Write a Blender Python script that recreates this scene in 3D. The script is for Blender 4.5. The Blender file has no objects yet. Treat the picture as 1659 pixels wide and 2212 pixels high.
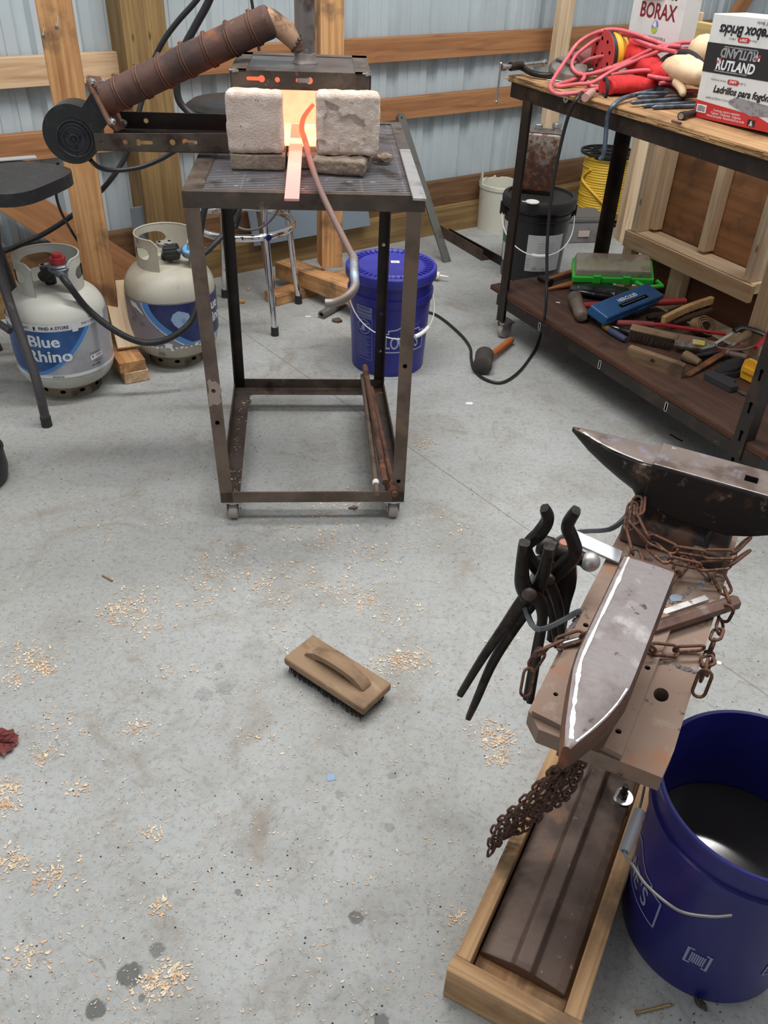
import bpy, bmesh, math, random
from mathutils import Vector as V, Matrix, Quaternion
from mathutils.geometry import tessellate_polygon
random.seed(7)
PI = math.pi
scene = bpy.context.scene
COL = scene.collection

# ------------------------------------------------------------------ camera
FPX, PITCH, ROLL, CH = 1830.0, math.radians(36.0), math.radians(2.6), 1.40
fwd = V((0, math.cos(PITCH), -math.sin(PITCH)))
_u = V((0, math.sin(PITCH), math.cos(PITCH)))
_r = V((1, 0, 0))
cr = _r * math.cos(ROLL) + _u * math.sin(ROLL)
cu = -_r * math.sin(ROLL) + _u * math.cos(ROLL)
CAM = V((0, 0, CH))
cam = bpy.data.cameras.new('camera')
camo = bpy.data.objects.new('camera', cam)
COL.objects.link(camo)
mw = Matrix((cr, cu, -fwd)).transposed().to_4x4()
mw.translation = CAM
camo.matrix_world = mw
cam.sensor_fit = 'HORIZONTAL'
cam.sensor_width = 36
cam.lens = 36 * FPX / 1659
cam.clip_start = .02
scene.camera = camo

# ------------------------------------------------------------------ view, world, lights
vs = scene.view_settings
vs.view_transform = 'Standard'
vs.look = 'None'
vs.exposure = 0.0
vs.gamma = 1
vs.use_curve_mapping = False
W = bpy.data.worlds.new('world')
scene.world = W
W.use_nodes = True
W.node_tree.nodes['Background'].inputs[0].default_value = (.94, .97, 1.0, 1)
W.node_tree.nodes['Background'].inputs[1].default_value = .31

def area(name, loc, target, sx, sy, power, col):
    l = bpy.data.lights.new(name, 'AREA')
    l.shape = 'RECTANGLE'; l.size = sx; l.size_y = sy; l.energy = power; l.color = col
    o = bpy.data.objects.new(name, l); COL.objects.link(o)
    o.location = loc
    o.rotation_euler = (V(target) - V(loc)).to_track_quat('-Z', 'Y').to_euler()
    return o

area('shop_light_strip', (.55, 2.55, 3.2), (.7, 2.9, 0), 3.4, .2, 98, (1, .98, .95)).rotation_euler[2] += .635
area('shop_light_strip', (1.1, 1.1, 3.3), (1.1, 1.3, 0), 2.4, .25, 30, (1, .97, .93))
area('shop_light_strip', (-1.2, 1.2, 3.3), (-1.2, 1.4, 0), 2.4, .25, 32, (1, .98, .95))
area('open_door_daylight', (-2.6, -2.2, 1.9), (.2, 1.4, .3), 2.6, 2.4, 13, (.88, .95, 1))

# ------------------------------------------------------------------ placing helpers
def ray(x, y): return fwd + cr * ((x - 829.5) / FPX) - cu * ((y - 1106) / FPX)
def F(x, y, z=0.0):
    """point of the place at height z that the photograph shows at pixel x, y"""
    d = ray(x, y); return CAM + d * ((z - CH) / d.z)
def P(x, y, p, n):
    """point on the upright plane through p with normal n"""
    d = ray(x, y); return CAM + d * ((V(p) - CAM).dot(V(n)) / d.dot(V(n)))
def R3(x=0, y=0, z=0): return Matrix.Rotation(z, 4, 'Z') @ Matrix.Rotation(y, 4, 'Y') @ Matrix.Rotation(x, 4, 'X')
def T(x, y=None, z=None):
    return Matrix.Translation(V(x) if y is None else V((x, y, z)))
def along(p, q, up=(0, 0, 1)):
    """frame at p with X towards q and Z near up"""
    x = (V(q) - V(p)).normalized(); u = V(up)
    if abs(x.dot(u)) > .999: u = V((0, 1, 0)) if abs(x.y) < .9 else V((1, 0, 0))
    y = u.cross(x).normalized(); z = x.cross(y)
    m = Matrix((x, y, z)).transposed().to_4x4(); m.translation = V(p); return m

# ------------------------------------------------------------------ mesh builder
class MB:
    def __init__(s): s.bm = bmesh.new()
    def vf(s, vs, fs, M=None):
        b = [s.bm.verts.new(M @ V(v) if M else V(v)) for v in vs]
        for f in fs:
            try: s.bm.faces.new([b[i] for i in f])
            except ValueError: pass
        return s
    def box(s, c, d, M=None, taper=1.0):
        x, y, z = d[0] / 2, d[1] / 2, d[2] / 2; t = taper
        vs = [(c[0] + a * x * (t if e > 0 else 1), c[1] + b * y * (t if e > 0 else 1), c[2] + e * z) for e in (-1, 1) for b in (-1, 1) for a in (-1, 1)]
        return s.vf(vs, [(0, 2, 3, 1), (4, 5, 7, 6), (0, 1, 5, 4), (2, 6, 7, 3), (0, 4, 6, 2), (1, 3, 7, 5)], M)
    def bar(s, p, q, w, h, up=(0, 0, 1)):
        m = along(p, q, up); L = (V(q) - V(p)).length
        return s.box((L / 2, 0, 0), (L, w, h), m)
    def tube(s, pts, r, n=8, closed=False, M=None, flat=1.0, cap=True):
        pts = [V(p) for p in pts]; k = len(pts)
        rs = r if isinstance(r, (list, tuple)) else [r] * k
        rings = []; nrm = None
        for i, p in enumerate(pts):
            if closed: t = (pts[(i + 1) % k] - pts[i - 1]).normalized()
            else: t = (pts[min(i + 1, k - 1)] - pts[max(i - 1, 0)]).normalized()
            if nrm is None:
                a = V((0, 0, 1)) if abs(t.z) < .9 else V((1, 0, 0))
                nrm = (a - t * a.dot(t)).normalized()
            else:
                nrm = (nrm - t * nrm.dot(t)); nrm = nrm.normalized() if nrm.length > 1e-6 else t.orthogonal().normalized()
            b = t.cross(nrm)
            rings.append([p + (nrm * math.cos(2 * PI * j / n) * flat + b * math.sin(2 * PI * j / n)) * rs[i] for j in range(n)])
        vs = [v for g in rings for v in g]; fs = []
        for i in range(k if closed else k - 1):
            a, b2 = i * n, ((i + 1) % k) * n
            for j in range(n): fs.append((a + j, a + (j + 1) % n, b2 + (j + 1) % n, b2 + j))
        if not closed and cap: fs += [tuple(range(n - 1, -1, -1)), tuple((k - 1) * n + j for j in range(n))]
        return s.vf(vs, fs, M)
    def cyl(s, p, q, r, n=16, r2=None): return s.tube([p, q], [r, r if r2 is None else r2], n)
    def lathe(s, prof, n=32, M=None, a0=0.0, a1=2 * PI):
        full = abs(a1 - a0 - 2 * PI) < 1e-6; m = n if full else n + 1
        vs = []; fs = []
        for (r, z) in prof:
            for j in range(m):
                a = a0 + (a1 - a0) * j / n; vs.append((r * math.cos(a), r * math.sin(a), z))
        for i in range(len(prof) - 1):
            for j in range(n):
                k = (j + 1) % m
                q = [i * m + j, i * m + k, (i + 1) * m + k, (i + 1) * m + j]
                fs.append(q)
        s.vf(vs, fs, M)
        return s
    def prism(s, loops, h, M=None, z0=0.0):
        """outer loop (and hole loops) in XY, h thick along Z"""
        if not isinstance(loops[0][0], (list, tuple)): loops = [loops]
        tri = tessellate_polygon([[V((p[0], p[1], 0)) for p in l] for l in loops])
        flat = [p for l in loops for p in l]; n = len(flat)
        vs = [(p[0], p[1], z0) for p in flat] + [(p[0], p[1], z0 + h) for p in flat]; fs = []
        for t in tri: fs += [tuple(t), tuple(n + i for i in reversed(t))]
        o = 0
        for l in loops:
            m = len(l)
            for j in range(m): fs.append((o + j, o + (j + 1) % m, n + o + (j + 1) % m, n + o + j))
            o += m
        return s.vf(vs, fs, M)
    def sphere(s, c, r, sc=(1, 1, 1), M=None, u=16, v=10):
        m = T(c) @ Matrix.Diagonal((sc[0], sc[1], sc[2], 1))
        bmesh.ops.create_uvsphere(s.bm, u_segments=u, v_segments=v, radius=r, matrix=(M @ m) if M else m); return s
    def ico(s, c, r, sc=(1, 1, 1), sub=2, jit=0.0, seed=0):
        g = bmesh.ops.create_icosphere(s.bm, subdivisions=sub, radius=r, matrix=T(c) @ Matrix.Diagonal((*sc, 1)))
        rr = random.Random(seed)
        if jit:
            for v in g['verts']: v.co += V((rr.uniform(-jit, jit), rr.uniform(-jit, jit), rr.uniform(-jit, jit)))
        return s
    def torus(s, R, r, M=None, n=32, m=8, a0=0, a1=2 * PI):
        full = abs(a1 - a0 - 2 * PI) < 1e-6
        pts = [(R * math.cos(a0 + (a1 - a0) * i / n), R * math.sin(a0 + (a1 - a0) * i / n), 0) for i in range(n if full else n + 1)]
        return s.tube(pts, r, m, closed=full, M=M)
    def sweep(s, prof, pts, up=(0, 0, 1), M=None):
        """extrude a YZ profile loop along pts"""
        n = len(prof); vs = []; fs = []; pts = [V(p) for p in pts]; k = len(pts)
        for i, p in enumerate(pts):
            t = (pts[min(i + 1, k - 1)] - pts[max(i - 1, 0)]).normalized()
            y = V(up).cross(t).normalized(); z = t.cross(y)
            vs += [p + y * a + z * b for a, b in prof]
        for i in range(k - 1):
            for j in range(n): fs.append((i * n + j, i * n + (j + 1) % n, (i + 1) * n + (j + 1) % n, (i + 1) * n + j))
        fs += [tuple(range(n - 1, -1, -1)), tuple((k - 1) * n + j for j in range(n))]
        return s.vf(vs, fs, M)
    def loft(s, secs, cap=True, M=None):
        n = len(secs[0]); vs = [p for q in secs for p in q]; fs = []
        for i in range(len(secs) - 1):
            for j in range(n): fs.append((i * n + j, i * n + (j + 1) % n, (i + 1) * n + (j + 1) % n, (i + 1) * n + j))
        if cap: fs += [tuple(range(n - 1, -1, -1)), tuple((len(secs) - 1) * n + j for j in range(n))]
        return s.vf(vs, fs, M)

MWD = {}
def obj(name, mb, mat, parent=None, M=None, world=False, smooth=0, bev=0, seg=2, sub=0, label=None, fix=True):
    """one mesh object. Coordinates are those of M (a place in the world), else of the parent, or the world's own (world=True)"""
    bm = mb.bm
    if fix: bmesh.ops.recalc_face_normals(bm, faces=bm.faces[:])
    PM = MWD[parent.name] if parent else Matrix()
    if world and parent: bm.transform(PM.inverted())
    me = bpy.data.meshes.new(name); bm.to_mesh(me); bm.free()
    me.materials.append(mat)
    o = bpy.data.objects.new(name, me); COL.objects.link(o)
    if parent: o.parent = parent
    if M is not None:
        o.matrix_local = PM.inverted() @ M; MWD[o.name] = M
    else: MWD[o.name] = PM
    if smooth:
        me.polygons.foreach_set('use_smooth', [True] * len(me.polygons))
        me.set_sharp_from_angle(angle=math.radians(smooth))
    if bev:
        b = o.modifiers.new('b', 'BEVEL'); b.width = bev; b.segments = seg; b.limit_method = 'ANGLE'; b.angle_limit = math.radians(40)
    if sub:
        b = o.modifiers.new('s', 'SUBSURF'); b.levels = sub; b.render_levels = sub
    if label: o['label'] = label
    return o
def thing(name, label, cat, M=None, group=None):
    o = bpy.data.objects.new(name, None); COL.objects.link(o); o.empty_display_size = .05
    M = Matrix() if M is None else (T(M) if isinstance(M, (V, tuple)) else M)
    o.matrix_world = M; MWD[o.name] = M
    tag(o, label, cat, group); return o
def tag(o, label, cat, group=None, kind=None):
    if label: o['label'] = label
    if cat: o['category'] = cat
    if group: o['group'] = group
    if kind: o['kind'] = kind
    return o
def one(name, mb, mat, label, cat, M=None, group=None, kind=None, base=None, **k):
    """a thing that is one mesh; world coordinates are moved to an origin at its foot"""
    if M is None:
        vs = [v.co for v in mb.bm.verts]
        c = V((sum(v.x for v in vs) / len(vs), sum(v.y for v in vs) / len(vs), min(v.z for v in vs)))
        M = T(c); mb.bm.transform(M.inverted())
    return tag(obj(name, mb, mat, None, M, **k), label, cat, group, kind)
def struct(name, mb, mat, M=None, **k):
    o = obj(name, mb, mat, None, M, **k); o['kind'] = 'structure'; return o
def dup(o, M, label=None, group=None):
    """copy of a thing with its parts and sub-parts, stood at M"""
    r = o.copy(); COL.objects.link(r); r.matrix_world = M; MWD[r.name] = M
    if label: r['label'] = label
    if group: r['group'] = group
    def kids(a, b):
        for ch in list(a.children):
            c = ch.copy(); COL.objects.link(c); c.parent = b; kids(ch, c)
    kids(o, r); return r

_tc = {}
def glyphs(s, size=1.0, bold=0.0, shear=0.0, align='CENTER', space=1.0):
    """outline letters as flat faces: (points, faces)"""
    key = (s, size, bold, shear, align, space)
    if key in _tc: return _tc[key]
    c = bpy.data.curves.new('t', 'FONT'); c.body = s; c.size = size; c.offset = bold * size; c.shear = shear
    c.align_x = align; c.align_y = 'CENTER'; c.resolution_u = 3; c.space_character = space
    o = bpy.data.objects.new('t', c); me = o.to_mesh()
    r = ([tuple(v.co) for v in me.vertices], [tuple(p.vertices) for p in me.polygons])
    o.to_mesh_clear(); bpy.data.objects.remove(o); bpy.data.curves.remove(c)
    _tc[key] = r; return r
def write(mb, s, size, at, fn, sx=1.0, rot=0.0, **k):
    """letters centred on at=(x, y) of a label surface; fn maps label coordinates to the surface"""
    vs, fs = glyphs(s, size, **k); c, n = math.cos(rot), math.sin(rot)
    mb.vf([fn(at[0] + (v[0] * sx) * c - v[1] * n, at[1] + (v[0] * sx) * n + v[1] * c) for v in vs], fs)
def patch(mb, poly, fn, nx=1, step=None):
    """a flat outline laid on a label surface, cut fine enough to follow it"""
    xs = [p[0] for p in poly]
    tri = tessellate_polygon([[V((p[0], p[1], 0)) for p in poly]])
    b = bmesh.new(); vv = [b.verts.new((p[0], p[1], 0)) for p in poly]
    for t in tri:
        try: b.faces.new([vv[i] for i in t])
        except ValueError: pass
    if step:
        x = math.floor(min(xs) / step) * step
        while x < max(xs):
            bmesh.ops.bisect_plane(b, geom=b.verts[:] + b.edges[:] + b.faces[:], plane_co=(x, 0, 0), plane_no=(1, 0, 0)); x += step
    b.verts.index_update()
    mb.vf([fn(v.co.x, v.co.y) for v in b.verts], [tuple(v.index for v in f.verts) for f in b.faces]); b.free()
def ring2(cx, cy, r, n=28, sx=1.0): return [(cx + r * sx * math.cos(2 * PI * i / n), cy + r * math.sin(2 * PI * i / n)) for i in range(n)]
def frame2(mb, poly, w, fn, step=None):
    """outline stroke of width w round poly"""
    n = len(poly)
    for i in range(n):
        a, b = V(poly[i]), V(poly[(i + 1) % n]); d = (b - a).normalized(); m = V((-d.y, d.x)) * w / 2
        a2, b2 = a - d * w / 2, b + d * w / 2
        patch(mb, [tuple(a2 - m), tuple(b2 - m), tuple(b2 + m), tuple(a2 + m)], fn, step=step)
def spline(pts, n=8, closed=False):
    pts = [V(p) for p in pts]; k = len(pts); out = []
    for i in range(k if closed else k - 1):
        g = (lambda j: pts[j % k]) if closed else (lambda j: pts[max(0, min(k - 1, j))])
        a, b, c, d = g(i - 1), g(i), g(i + 1), g(i + 2)
        for j in range(n):
            t = j / n
            out.append(.5 * ((2 * b) + (c - a) * t + (2 * a - 5 * b + 4 * c - d) * t * t + (3 * b - a - 3 * c + d) * t ** 3))
    if not closed: out.append(pts[-1])
    return out

# ------------------------------------------------------------------ materials
def C(r, g, b):
    f = lambda c: (c / 12.92 if c <= .04045 else ((c + .055) / 1.055) ** 2.4)
    return (f(r / 255), f(g / 255), f(b / 255), 1)
class NT:
    def __init__(s, name):
        s.m = bpy.data.materials.new(name); s.m.use_nodes = True; s.t = s.m.node_tree; s.n = s.t.nodes; s.l = s.t.links
        s.b = s.n['Principled BSDF']
    def node(s, typ, **k):
        o = s.n.new(typ)
        for a, v in k.items():
            if a[0] == 'i' and (a[1].isupper() or a[1].isdigit()):
                key = a[1:]; key = int(key) if key.isdigit() else key.replace('_', ' ')
                if hasattr(v, 'links') or isinstance(v, bpy.types.NodeSocket): s.l.new(v, o.inputs[key])
                else: o.inputs[key].default_value = v
            else: setattr(o, a, v)
        return o
    def coord(s, which='Object', sc=(1, 1, 1)):
        tc = s.node('ShaderNodeTexCoord')
        mp = s.node('ShaderNodeMapping', iScale=sc); s.l.new(tc.outputs[which], mp.inputs[0]); return mp.outputs[0]
    def noise(s, vec, scale, detail=4, rough=.6, dist=0.0):
        n = s.node('ShaderNodeTexNoise', iScale=scale, iDetail=detail, iRoughness=rough, iDistortion=dist); s.l.new(vec, n.inputs['Vector']); return n.outputs[0]
    def ramp(s, fac, lo, hi, a=0.0, b=1.0):
        r = s.node('ShaderNodeMapRange', interpolation_type='SMOOTHSTEP'); s.l.new(fac, r.inputs[0])
        r.inputs[1].default_value = lo; r.inputs[2].default_value = hi; r.inputs[3].default_value = a; r.inputs[4].default_value = b; return r.outputs[0]
    def mix(s, fac, a, b):
        m = s.node('ShaderNodeMix', data_type='RGBA')
        for i, v in ((0, fac), (6, a), (7, b)):
            if isinstance(v, bpy.types.NodeSocket): s.l.new(v, m.inputs[i])
            else: m.inputs[i].default_value = v
        return m.outputs[2]
    def math(s, op, a, b=0.0, c=0.0):
        m = s.node('ShaderNodeMath', operation=op)
        for i, v in enumerate((a, b, c)):
            if isinstance(v, bpy.types.NodeSocket): s.l.new(v, m.inputs[i])
            else: m.inputs[i].default_value = v
        return m.outputs[0]
    def bump(s, h, strength=.3, dist=.002):
        b = s.node('ShaderNodeBump', iStrength=strength, iDistance=dist); s.l.new(h, b.inputs['Height']); s.l.new(b.outputs[0], s.b.inputs['Normal'])
    def base(s, v):
        if isinstance(v, bpy.types.NodeSocket): s.l.new(v, s.b.inputs['Base Color'])
        else: s.b.inputs['Base Color'].default_value = v
def mat(name, col, rough=.5, metal=0.0, layers=(), bump=0.0, bscale=60, bdist=.002, sc=(1, 1, 1), emit=None, trans=0.0, alpha=1.0, coat=0.0, which='Object', rvar=0.0, spec=None):
    t = NT(name); b = t.b
    b.inputs['Roughness'].default_value = rough; b.inputs['Metallic'].default_value = metal
    c = col
    vec = t.coord(which, sc) if (layers or bump or rvar) else None
    for (c2, scale, lo, hi) in layers:
        c = t.mix(t.ramp(t.noise(vec, scale), lo, hi), c, c2)
    t.base(c)
    if bump: t.bump(t.noise(vec, bscale, 6), bump, bdist)
    if rvar: 
        t.l.new(t.ramp(t.noise(vec, 14, 5), .35, .65, rough - rvar, rough + rvar), b.inputs['Roughness'])
    if emit: b.inputs['Emission Color'].default_value = emit[0]; b.inputs['Emission Strength'].default_value = emit[1]
    if trans: b.inputs['Transmission Weight'].default_value = trans
    if alpha < 1: b.inputs['Alpha'].default_value = alpha
    if coat: b.inputs['Coat Weight'].default_value = coat
    if spec is not None: b.inputs['Specular IOR Level'].default_value = spec
    return t.m
def wood(name, light, dark, rough=.75, grain=1.0, knots=None, dirt=None):
    t = NT(name); t.b.inputs['Roughness'].default_value = rough
    v = t.coord('Object', (1.6, 22 * grain, 22 * grain))
    n1 = t.noise(v, 1.6, 4, .55, .6)
    v2 = t.coord('Object', (3, 120, 120)); n2 = t.noise(v2, 1.5, 3)
    v3 = t.coord('Object', (1, 1, 1)); n3 = t.noise(v3, 3.0, 3)
    w = t.node('ShaderNodeTexWave', wave_type='BANDS', bands_direction='Y', iScale=.9, iDistortion=9, iDetail=2); t.l.new(t.coord('Object', (1.2, 18 * grain, 18 * grain)), w.inputs['Vector'])
    c = t.mix(t.ramp(n1, .35, .7), light, dark)
    c = t.mix(t.ramp(w.outputs[1], .62, 1.0, 0, .45), c, dark)
    c = t.mix(t.ramp(n2, .45, .75, 0, .45), c, dark)
    c = t.mix(t.ramp(n3, .3, .7, 0, .35), c, light)
    if dirt:
        c = t.mix(t.ramp(t.noise(v3, 9, 6), .5, .72, 0, .8), c, dirt)
    if knots:
        vo = t.node('ShaderNodeTexVoronoi', iScale=1.0); t.l.new(t.coord('Object', (4.2, 11, 11)), vo.inputs['Vector'])
        c = t.mix(t.ramp(vo.outputs['Distance'], .02, .09, .8, 0), c, knots)
    t.base(c); t.bump(n2, .15, .001); return t.m
# ------------------------------------------------------------------ shared materials
m_pine = wood('pine', C(216, 186, 150), C(178, 138, 98), knots=C(96, 58, 34))
m_pine_pale = wood('pale pine', C(222, 202, 172), C(190, 158, 122), knots=C(110, 72, 46))
m_pine_orange = wood('amber pine', C(204, 158, 108), C(158, 106, 62), knots=C(84, 46, 22), dirt=C(104, 78, 56))
m_girt = wood('brown pine', C(176, 126, 84), C(136, 88, 54), knots=C(80, 46, 28))
m_treated = wood('treated pine', C(150, 122, 78), C(106, 82, 48), knots=C(70, 48, 28))
m_skirt = wood('treated brown board', C(126, 92, 62), C(84, 58, 36), knots=C(56, 36, 22))
m_oldwood = wood('grimy beech', C(140, 114, 90), C(104, 80, 60), dirt=C(64, 50, 40))
m_grimy = mat('grimy beech block', C(150, 124, 98), .85, 0, [(C(118, 94, 72), 13, .45, .65), (C(170, 146, 118), 22, .55, .72), (C(82, 64, 50), 34, .6, .74), (C(96, 76, 60), 5, .52, .72)], .35, 70, sc=(.5, 1, 1))
m_timber = wood('weathered fir', C(196, 158, 116), C(150, 110, 74), dirt=C(112, 92, 72), knots=C(92, 62, 40))
m_handle = wood('oiled hickory', C(176, 116, 68), C(130, 78, 42))
m_greywood = wood('worn grey wood', C(142, 116, 88), C(104, 82, 60), dirt=C(70, 54, 42))
m_ply_dark = wood('stained plywood', C(84, 56, 42), C(52, 34, 26), grain=.5, dirt=C(40, 27, 22))
m_ply_edge = wood('plywood edge', C(100, 62, 42), C(60, 36, 24))
m_ply_top = wood('worn plywood', C(176, 138, 96), C(112, 78, 50), grain=.6, dirt=C(60, 42, 32))
m_ply_brown = wood('brown plywood', C(160, 112, 72), C(112, 76, 48), grain=.35, dirt=C(98, 72, 54))
m_steel_dark = mat('dark mill steel', C(78, 68, 61), .5, .3, [(C(104, 90, 78), 9, .45, .7), (C(52, 34, 26), 16, .5, .72), (C(120, 108, 98), 30, .62, .75)], .25, 90, rvar=.15)
m_steel_leg = mat('bare angle steel', C(116, 101, 90), .46, .25, [(C(88, 74, 64), 7, .4, .65), (C(128, 100, 78), 12, .55, .75)], .2, 80)
m_steel_black = mat('black and shaded steel', C(36, 31, 29), .42, .3, [(C(58, 46, 40), 12, .5, .7)], .15, 80)
m_black_iron = mat('black forge scale', C(46, 41, 40), .42, .55, [(C(72, 62, 58), 18, .5, .75), (C(30, 26, 25), 40, .5, .7)], .35, 120)
m_rust = mat('rusty steel', C(112, 80, 64), .8, .2, [(C(84, 60, 52), 8, .4, .65), (C(150, 92, 58), 14, .55, .75), (C(64, 48, 44), 30, .55, .75)], .5, 120)
m_rust_pipe = mat('rusted pipe', C(98, 72, 64), .78, .25, [(C(70, 56, 54), 7, .42, .62), (C(132, 84, 60), 12, .55, .72), (C(146, 126, 112), 26, .66, .8)], .5, 110)
m_rust_plate = mat('rusty plate', C(142, 120, 106), .7, .25, [(C(158, 106, 70), 9, .54, .76), (C(112, 92, 82), 7, .5, .7), (C(176, 160, 146), 14, .56, .76), (C(74, 58, 50), 42, .62, .74)], .35, 100)
m_rust_beam = mat('brown scaled steel', C(122, 104, 94), .6, .3, [(C(92, 76, 69), 8, .45, .7), (C(140, 106, 84), 14, .58, .76), (C(58, 46, 41), 5, .58, .74), (C(176, 166, 156), 70, .68, .74)], .35, 120)
m_anvil_side = mat('black anvil iron', C(40, 36, 35), .5, .4, [(C(92, 66, 52), 14, .52, .64), (C(124, 112, 104), 26, .6, .68)], .5, 60)
m_anvil_top = mat('worked steel face', C(116, 104, 98), .45, .4, [(C(84, 68, 60), 12, .45, .62), (C(126, 124, 136), 18, .58, .72), (C(128, 92, 74), 8, .6, .76), (C(170, 164, 160), 46, .66, .74)], .2, 70)
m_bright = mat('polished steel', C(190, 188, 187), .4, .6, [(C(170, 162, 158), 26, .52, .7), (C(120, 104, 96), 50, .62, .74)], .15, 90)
m_face = mat('hammered rail face', C(124, 118, 118), .5, .45, [(C(98, 88, 86), 11, .45, .66), (C(158, 154, 154), 18, .58, .74), (C(140, 98, 80), 30, .63, .75), (C(72, 58, 54), 44, .61, .69)], .35, 90)
m_chain = mat('rusty chain', C(116, 82, 66), .75, .35, [(C(84, 62, 54), 40, .45, .6), (C(150, 104, 78), 70, .55, .7)], .4, 200)
m_chain_dark = mat('dark rusty chain', C(104, 76, 64), .8, .25, [(C(76, 56, 50), 40, .45, .6), (C(132, 98, 80), 70, .55, .7)], .4, 200)
m_zinc = mat('zinc plated steel', C(190, 190, 190), .3, .9, [(C(150, 150, 150), 60, .5, .7)])
m_chrome = mat('chrome', C(226, 226, 228), .1, 1.0, [(C(150, 132, 116), 18, .6, .72)], rvar=.08)
m_black_plastic = mat('black plastic', C(30, 30, 32), .42, 0, [(C(46, 46, 48), 30, .5, .7)], .1, 150)
m_black_rubber = mat('black rubber', C(36, 36, 38), .55, 0, [(C(54, 54, 56), 40, .55, .72)])
m_cord = mat('black cord', C(34, 34, 36), .45, 0)
m_hole = mat('dark bore', C(10, 9, 8), 1.0, spec=0.0)
m_white_plastic = mat('white plastic', C(228, 228, 222), .4)
m_red_glove = mat('red cotton', C(196, 42, 44), .9, 0, [(C(156, 30, 34), 30, .5, .7)], .4, 260)
m_letter_white = mat('white print', C(222, 226, 230), .5)
m_letter_black = mat('black print', C(28, 28, 34), .5)
m_letter_grey = mat('grey print', C(150, 152, 156), .5)
m_paper = mat('white paper', C(232, 232, 230), .7)

# ------------------------------------------------------------------ floor
def floor_material():
    t = NT('concrete'); t.b.inputs['Roughness'].default_value = .62
    v = t.coord('Object')
    big = t.noise(v, 1.6, 5, .6); mid = t.noise(v, 6, 6, .65, .4); fine = t.noise(v, 70, 5, .7); sp = t.noise(v, 150, 2, .5)
    c = t.mix(t.ramp(big, .35, .65), C(172, 175, 175), C(158, 160, 158))
    c = t.mix(t.ramp(mid, .45, .72, 0, .55), c, C(142, 138, 130))
    c = t.mix(t.ramp(t.noise(v, 3.4, 8, .72, 1.0), .52, .72, 0, .7), c, C(136, 124, 110))
    c = t.mix(t.ramp(t.noise(v, 11, 8, .75, .8), .55, .75, 0, .6), c, C(128, 120, 112))
    c = t.mix(t.ramp(fine, .48, .72, 0, .6), c, C(126, 122, 116))
    c = t.mix(t.ramp(fine, .25, .42, .35, 0), c, C(190, 192, 192))
    c = t.mix(t.ramp(sp, .63, .72, 0, .7), c, C(98, 90, 82))
    c = t.mix(t.ramp(t.noise(v, 90, 3, .6), .66, .73, 0, .55), c, C(206, 186, 156))
    # thin scuffs: stretched noise in two directions
    for rz, th in ((.6, .715), (2.1, .72), (1.3, .73), (2.8, .73)):
        mp = t.node('ShaderNodeMapping', iRotation=(0, 0, rz)); t.l.new(v, mp.inputs[0])
        m2 = t.node('ShaderNodeMapping', iScale=(7, 30, 1)); t.l.new(mp.outputs[0], m2.inputs[0])
        c = t.mix(t.ramp(t.noise(m2.outputs[0], 1.6, 6, .72, 2.2), th - .12, th - .02, 0, .55), c, C(118, 110, 102))
    sep = t.node('ShaderNodeSeparateXYZ'); t.l.new(v, sep.inputs[0]); X, Y = sep.outputs[0], sep.outputs[1]
    # sawn joint across the slab
    a, b = F(485, 690), F(1640, 1490); d = (b - a).normalized(); n = V((-d.y, d.x))
    dist = t.math('ADD', t.math('MULTIPLY', X, n.x), t.math('MULTIPLY', Y, n.y))
    dist = t.math('ABSOLUTE', t.math('SUBTRACT', dist, n.x * a.x + n.y * a.y))
    dist = t.math('ADD', dist, t.math('MULTIPLY', t.math('SUBTRACT', t.noise(v, 60, 3), .5), .002))
    c = t.mix(t.ramp(dist, .0008, .0022, .75, 0), c, C(112, 98, 78))
    # wet and oily drops with their own outline
    wob = t.math('MULTIPLY', t.math('SUBTRACT', t.noise(v, 55, 4, .7), .5), .022)
    for px, py, r, k in ((280, 2105, .020, .8), (338, 2052, .013, .6), (205, 2180, .016, .8), (770, 1981, .013, .72), (822, 2204, .012, .7), (512, 1930, .006, .6), (840, 1788, .010, .35), (733, 1718, .008, .35), (848, 1676, .008, .35),
                         (700, 1745, .006, .3), (305, 2155, .006, .6), (486, 1485, .02, .22), (440, 1500, .02, .2), (474, 1440, .012, .2), (1465, 1535, .012, .2)):
        q = F(px, py)
        e = t.math('SQRT', t.math('ADD', t.math('POWER', t.math('SUBTRACT', X, q.x), 2.0), t.math('POWER', t.math('SUBTRACT', Y, q.y), 2.0)))
        e = t.math('ADD', e, wob)
        c = t.mix(t.ramp(e, r * .8, r * 1.15, k, 0), c, C(66, 70, 68))
    t.base(c); t.bump(t.math('ADD', t.math('MULTIPLY', mid, .5), t.math('MULTIPLY', fine, .3)), .18, .004)
    t.l.new(t.ramp(mid, .3, .7, .5, .72), t.b.inputs['Roughness'])
    return t.m
struct('floor', MB().box((0.4, 2.4, -.05), (9, 9, .1)), floor_material())

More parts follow.
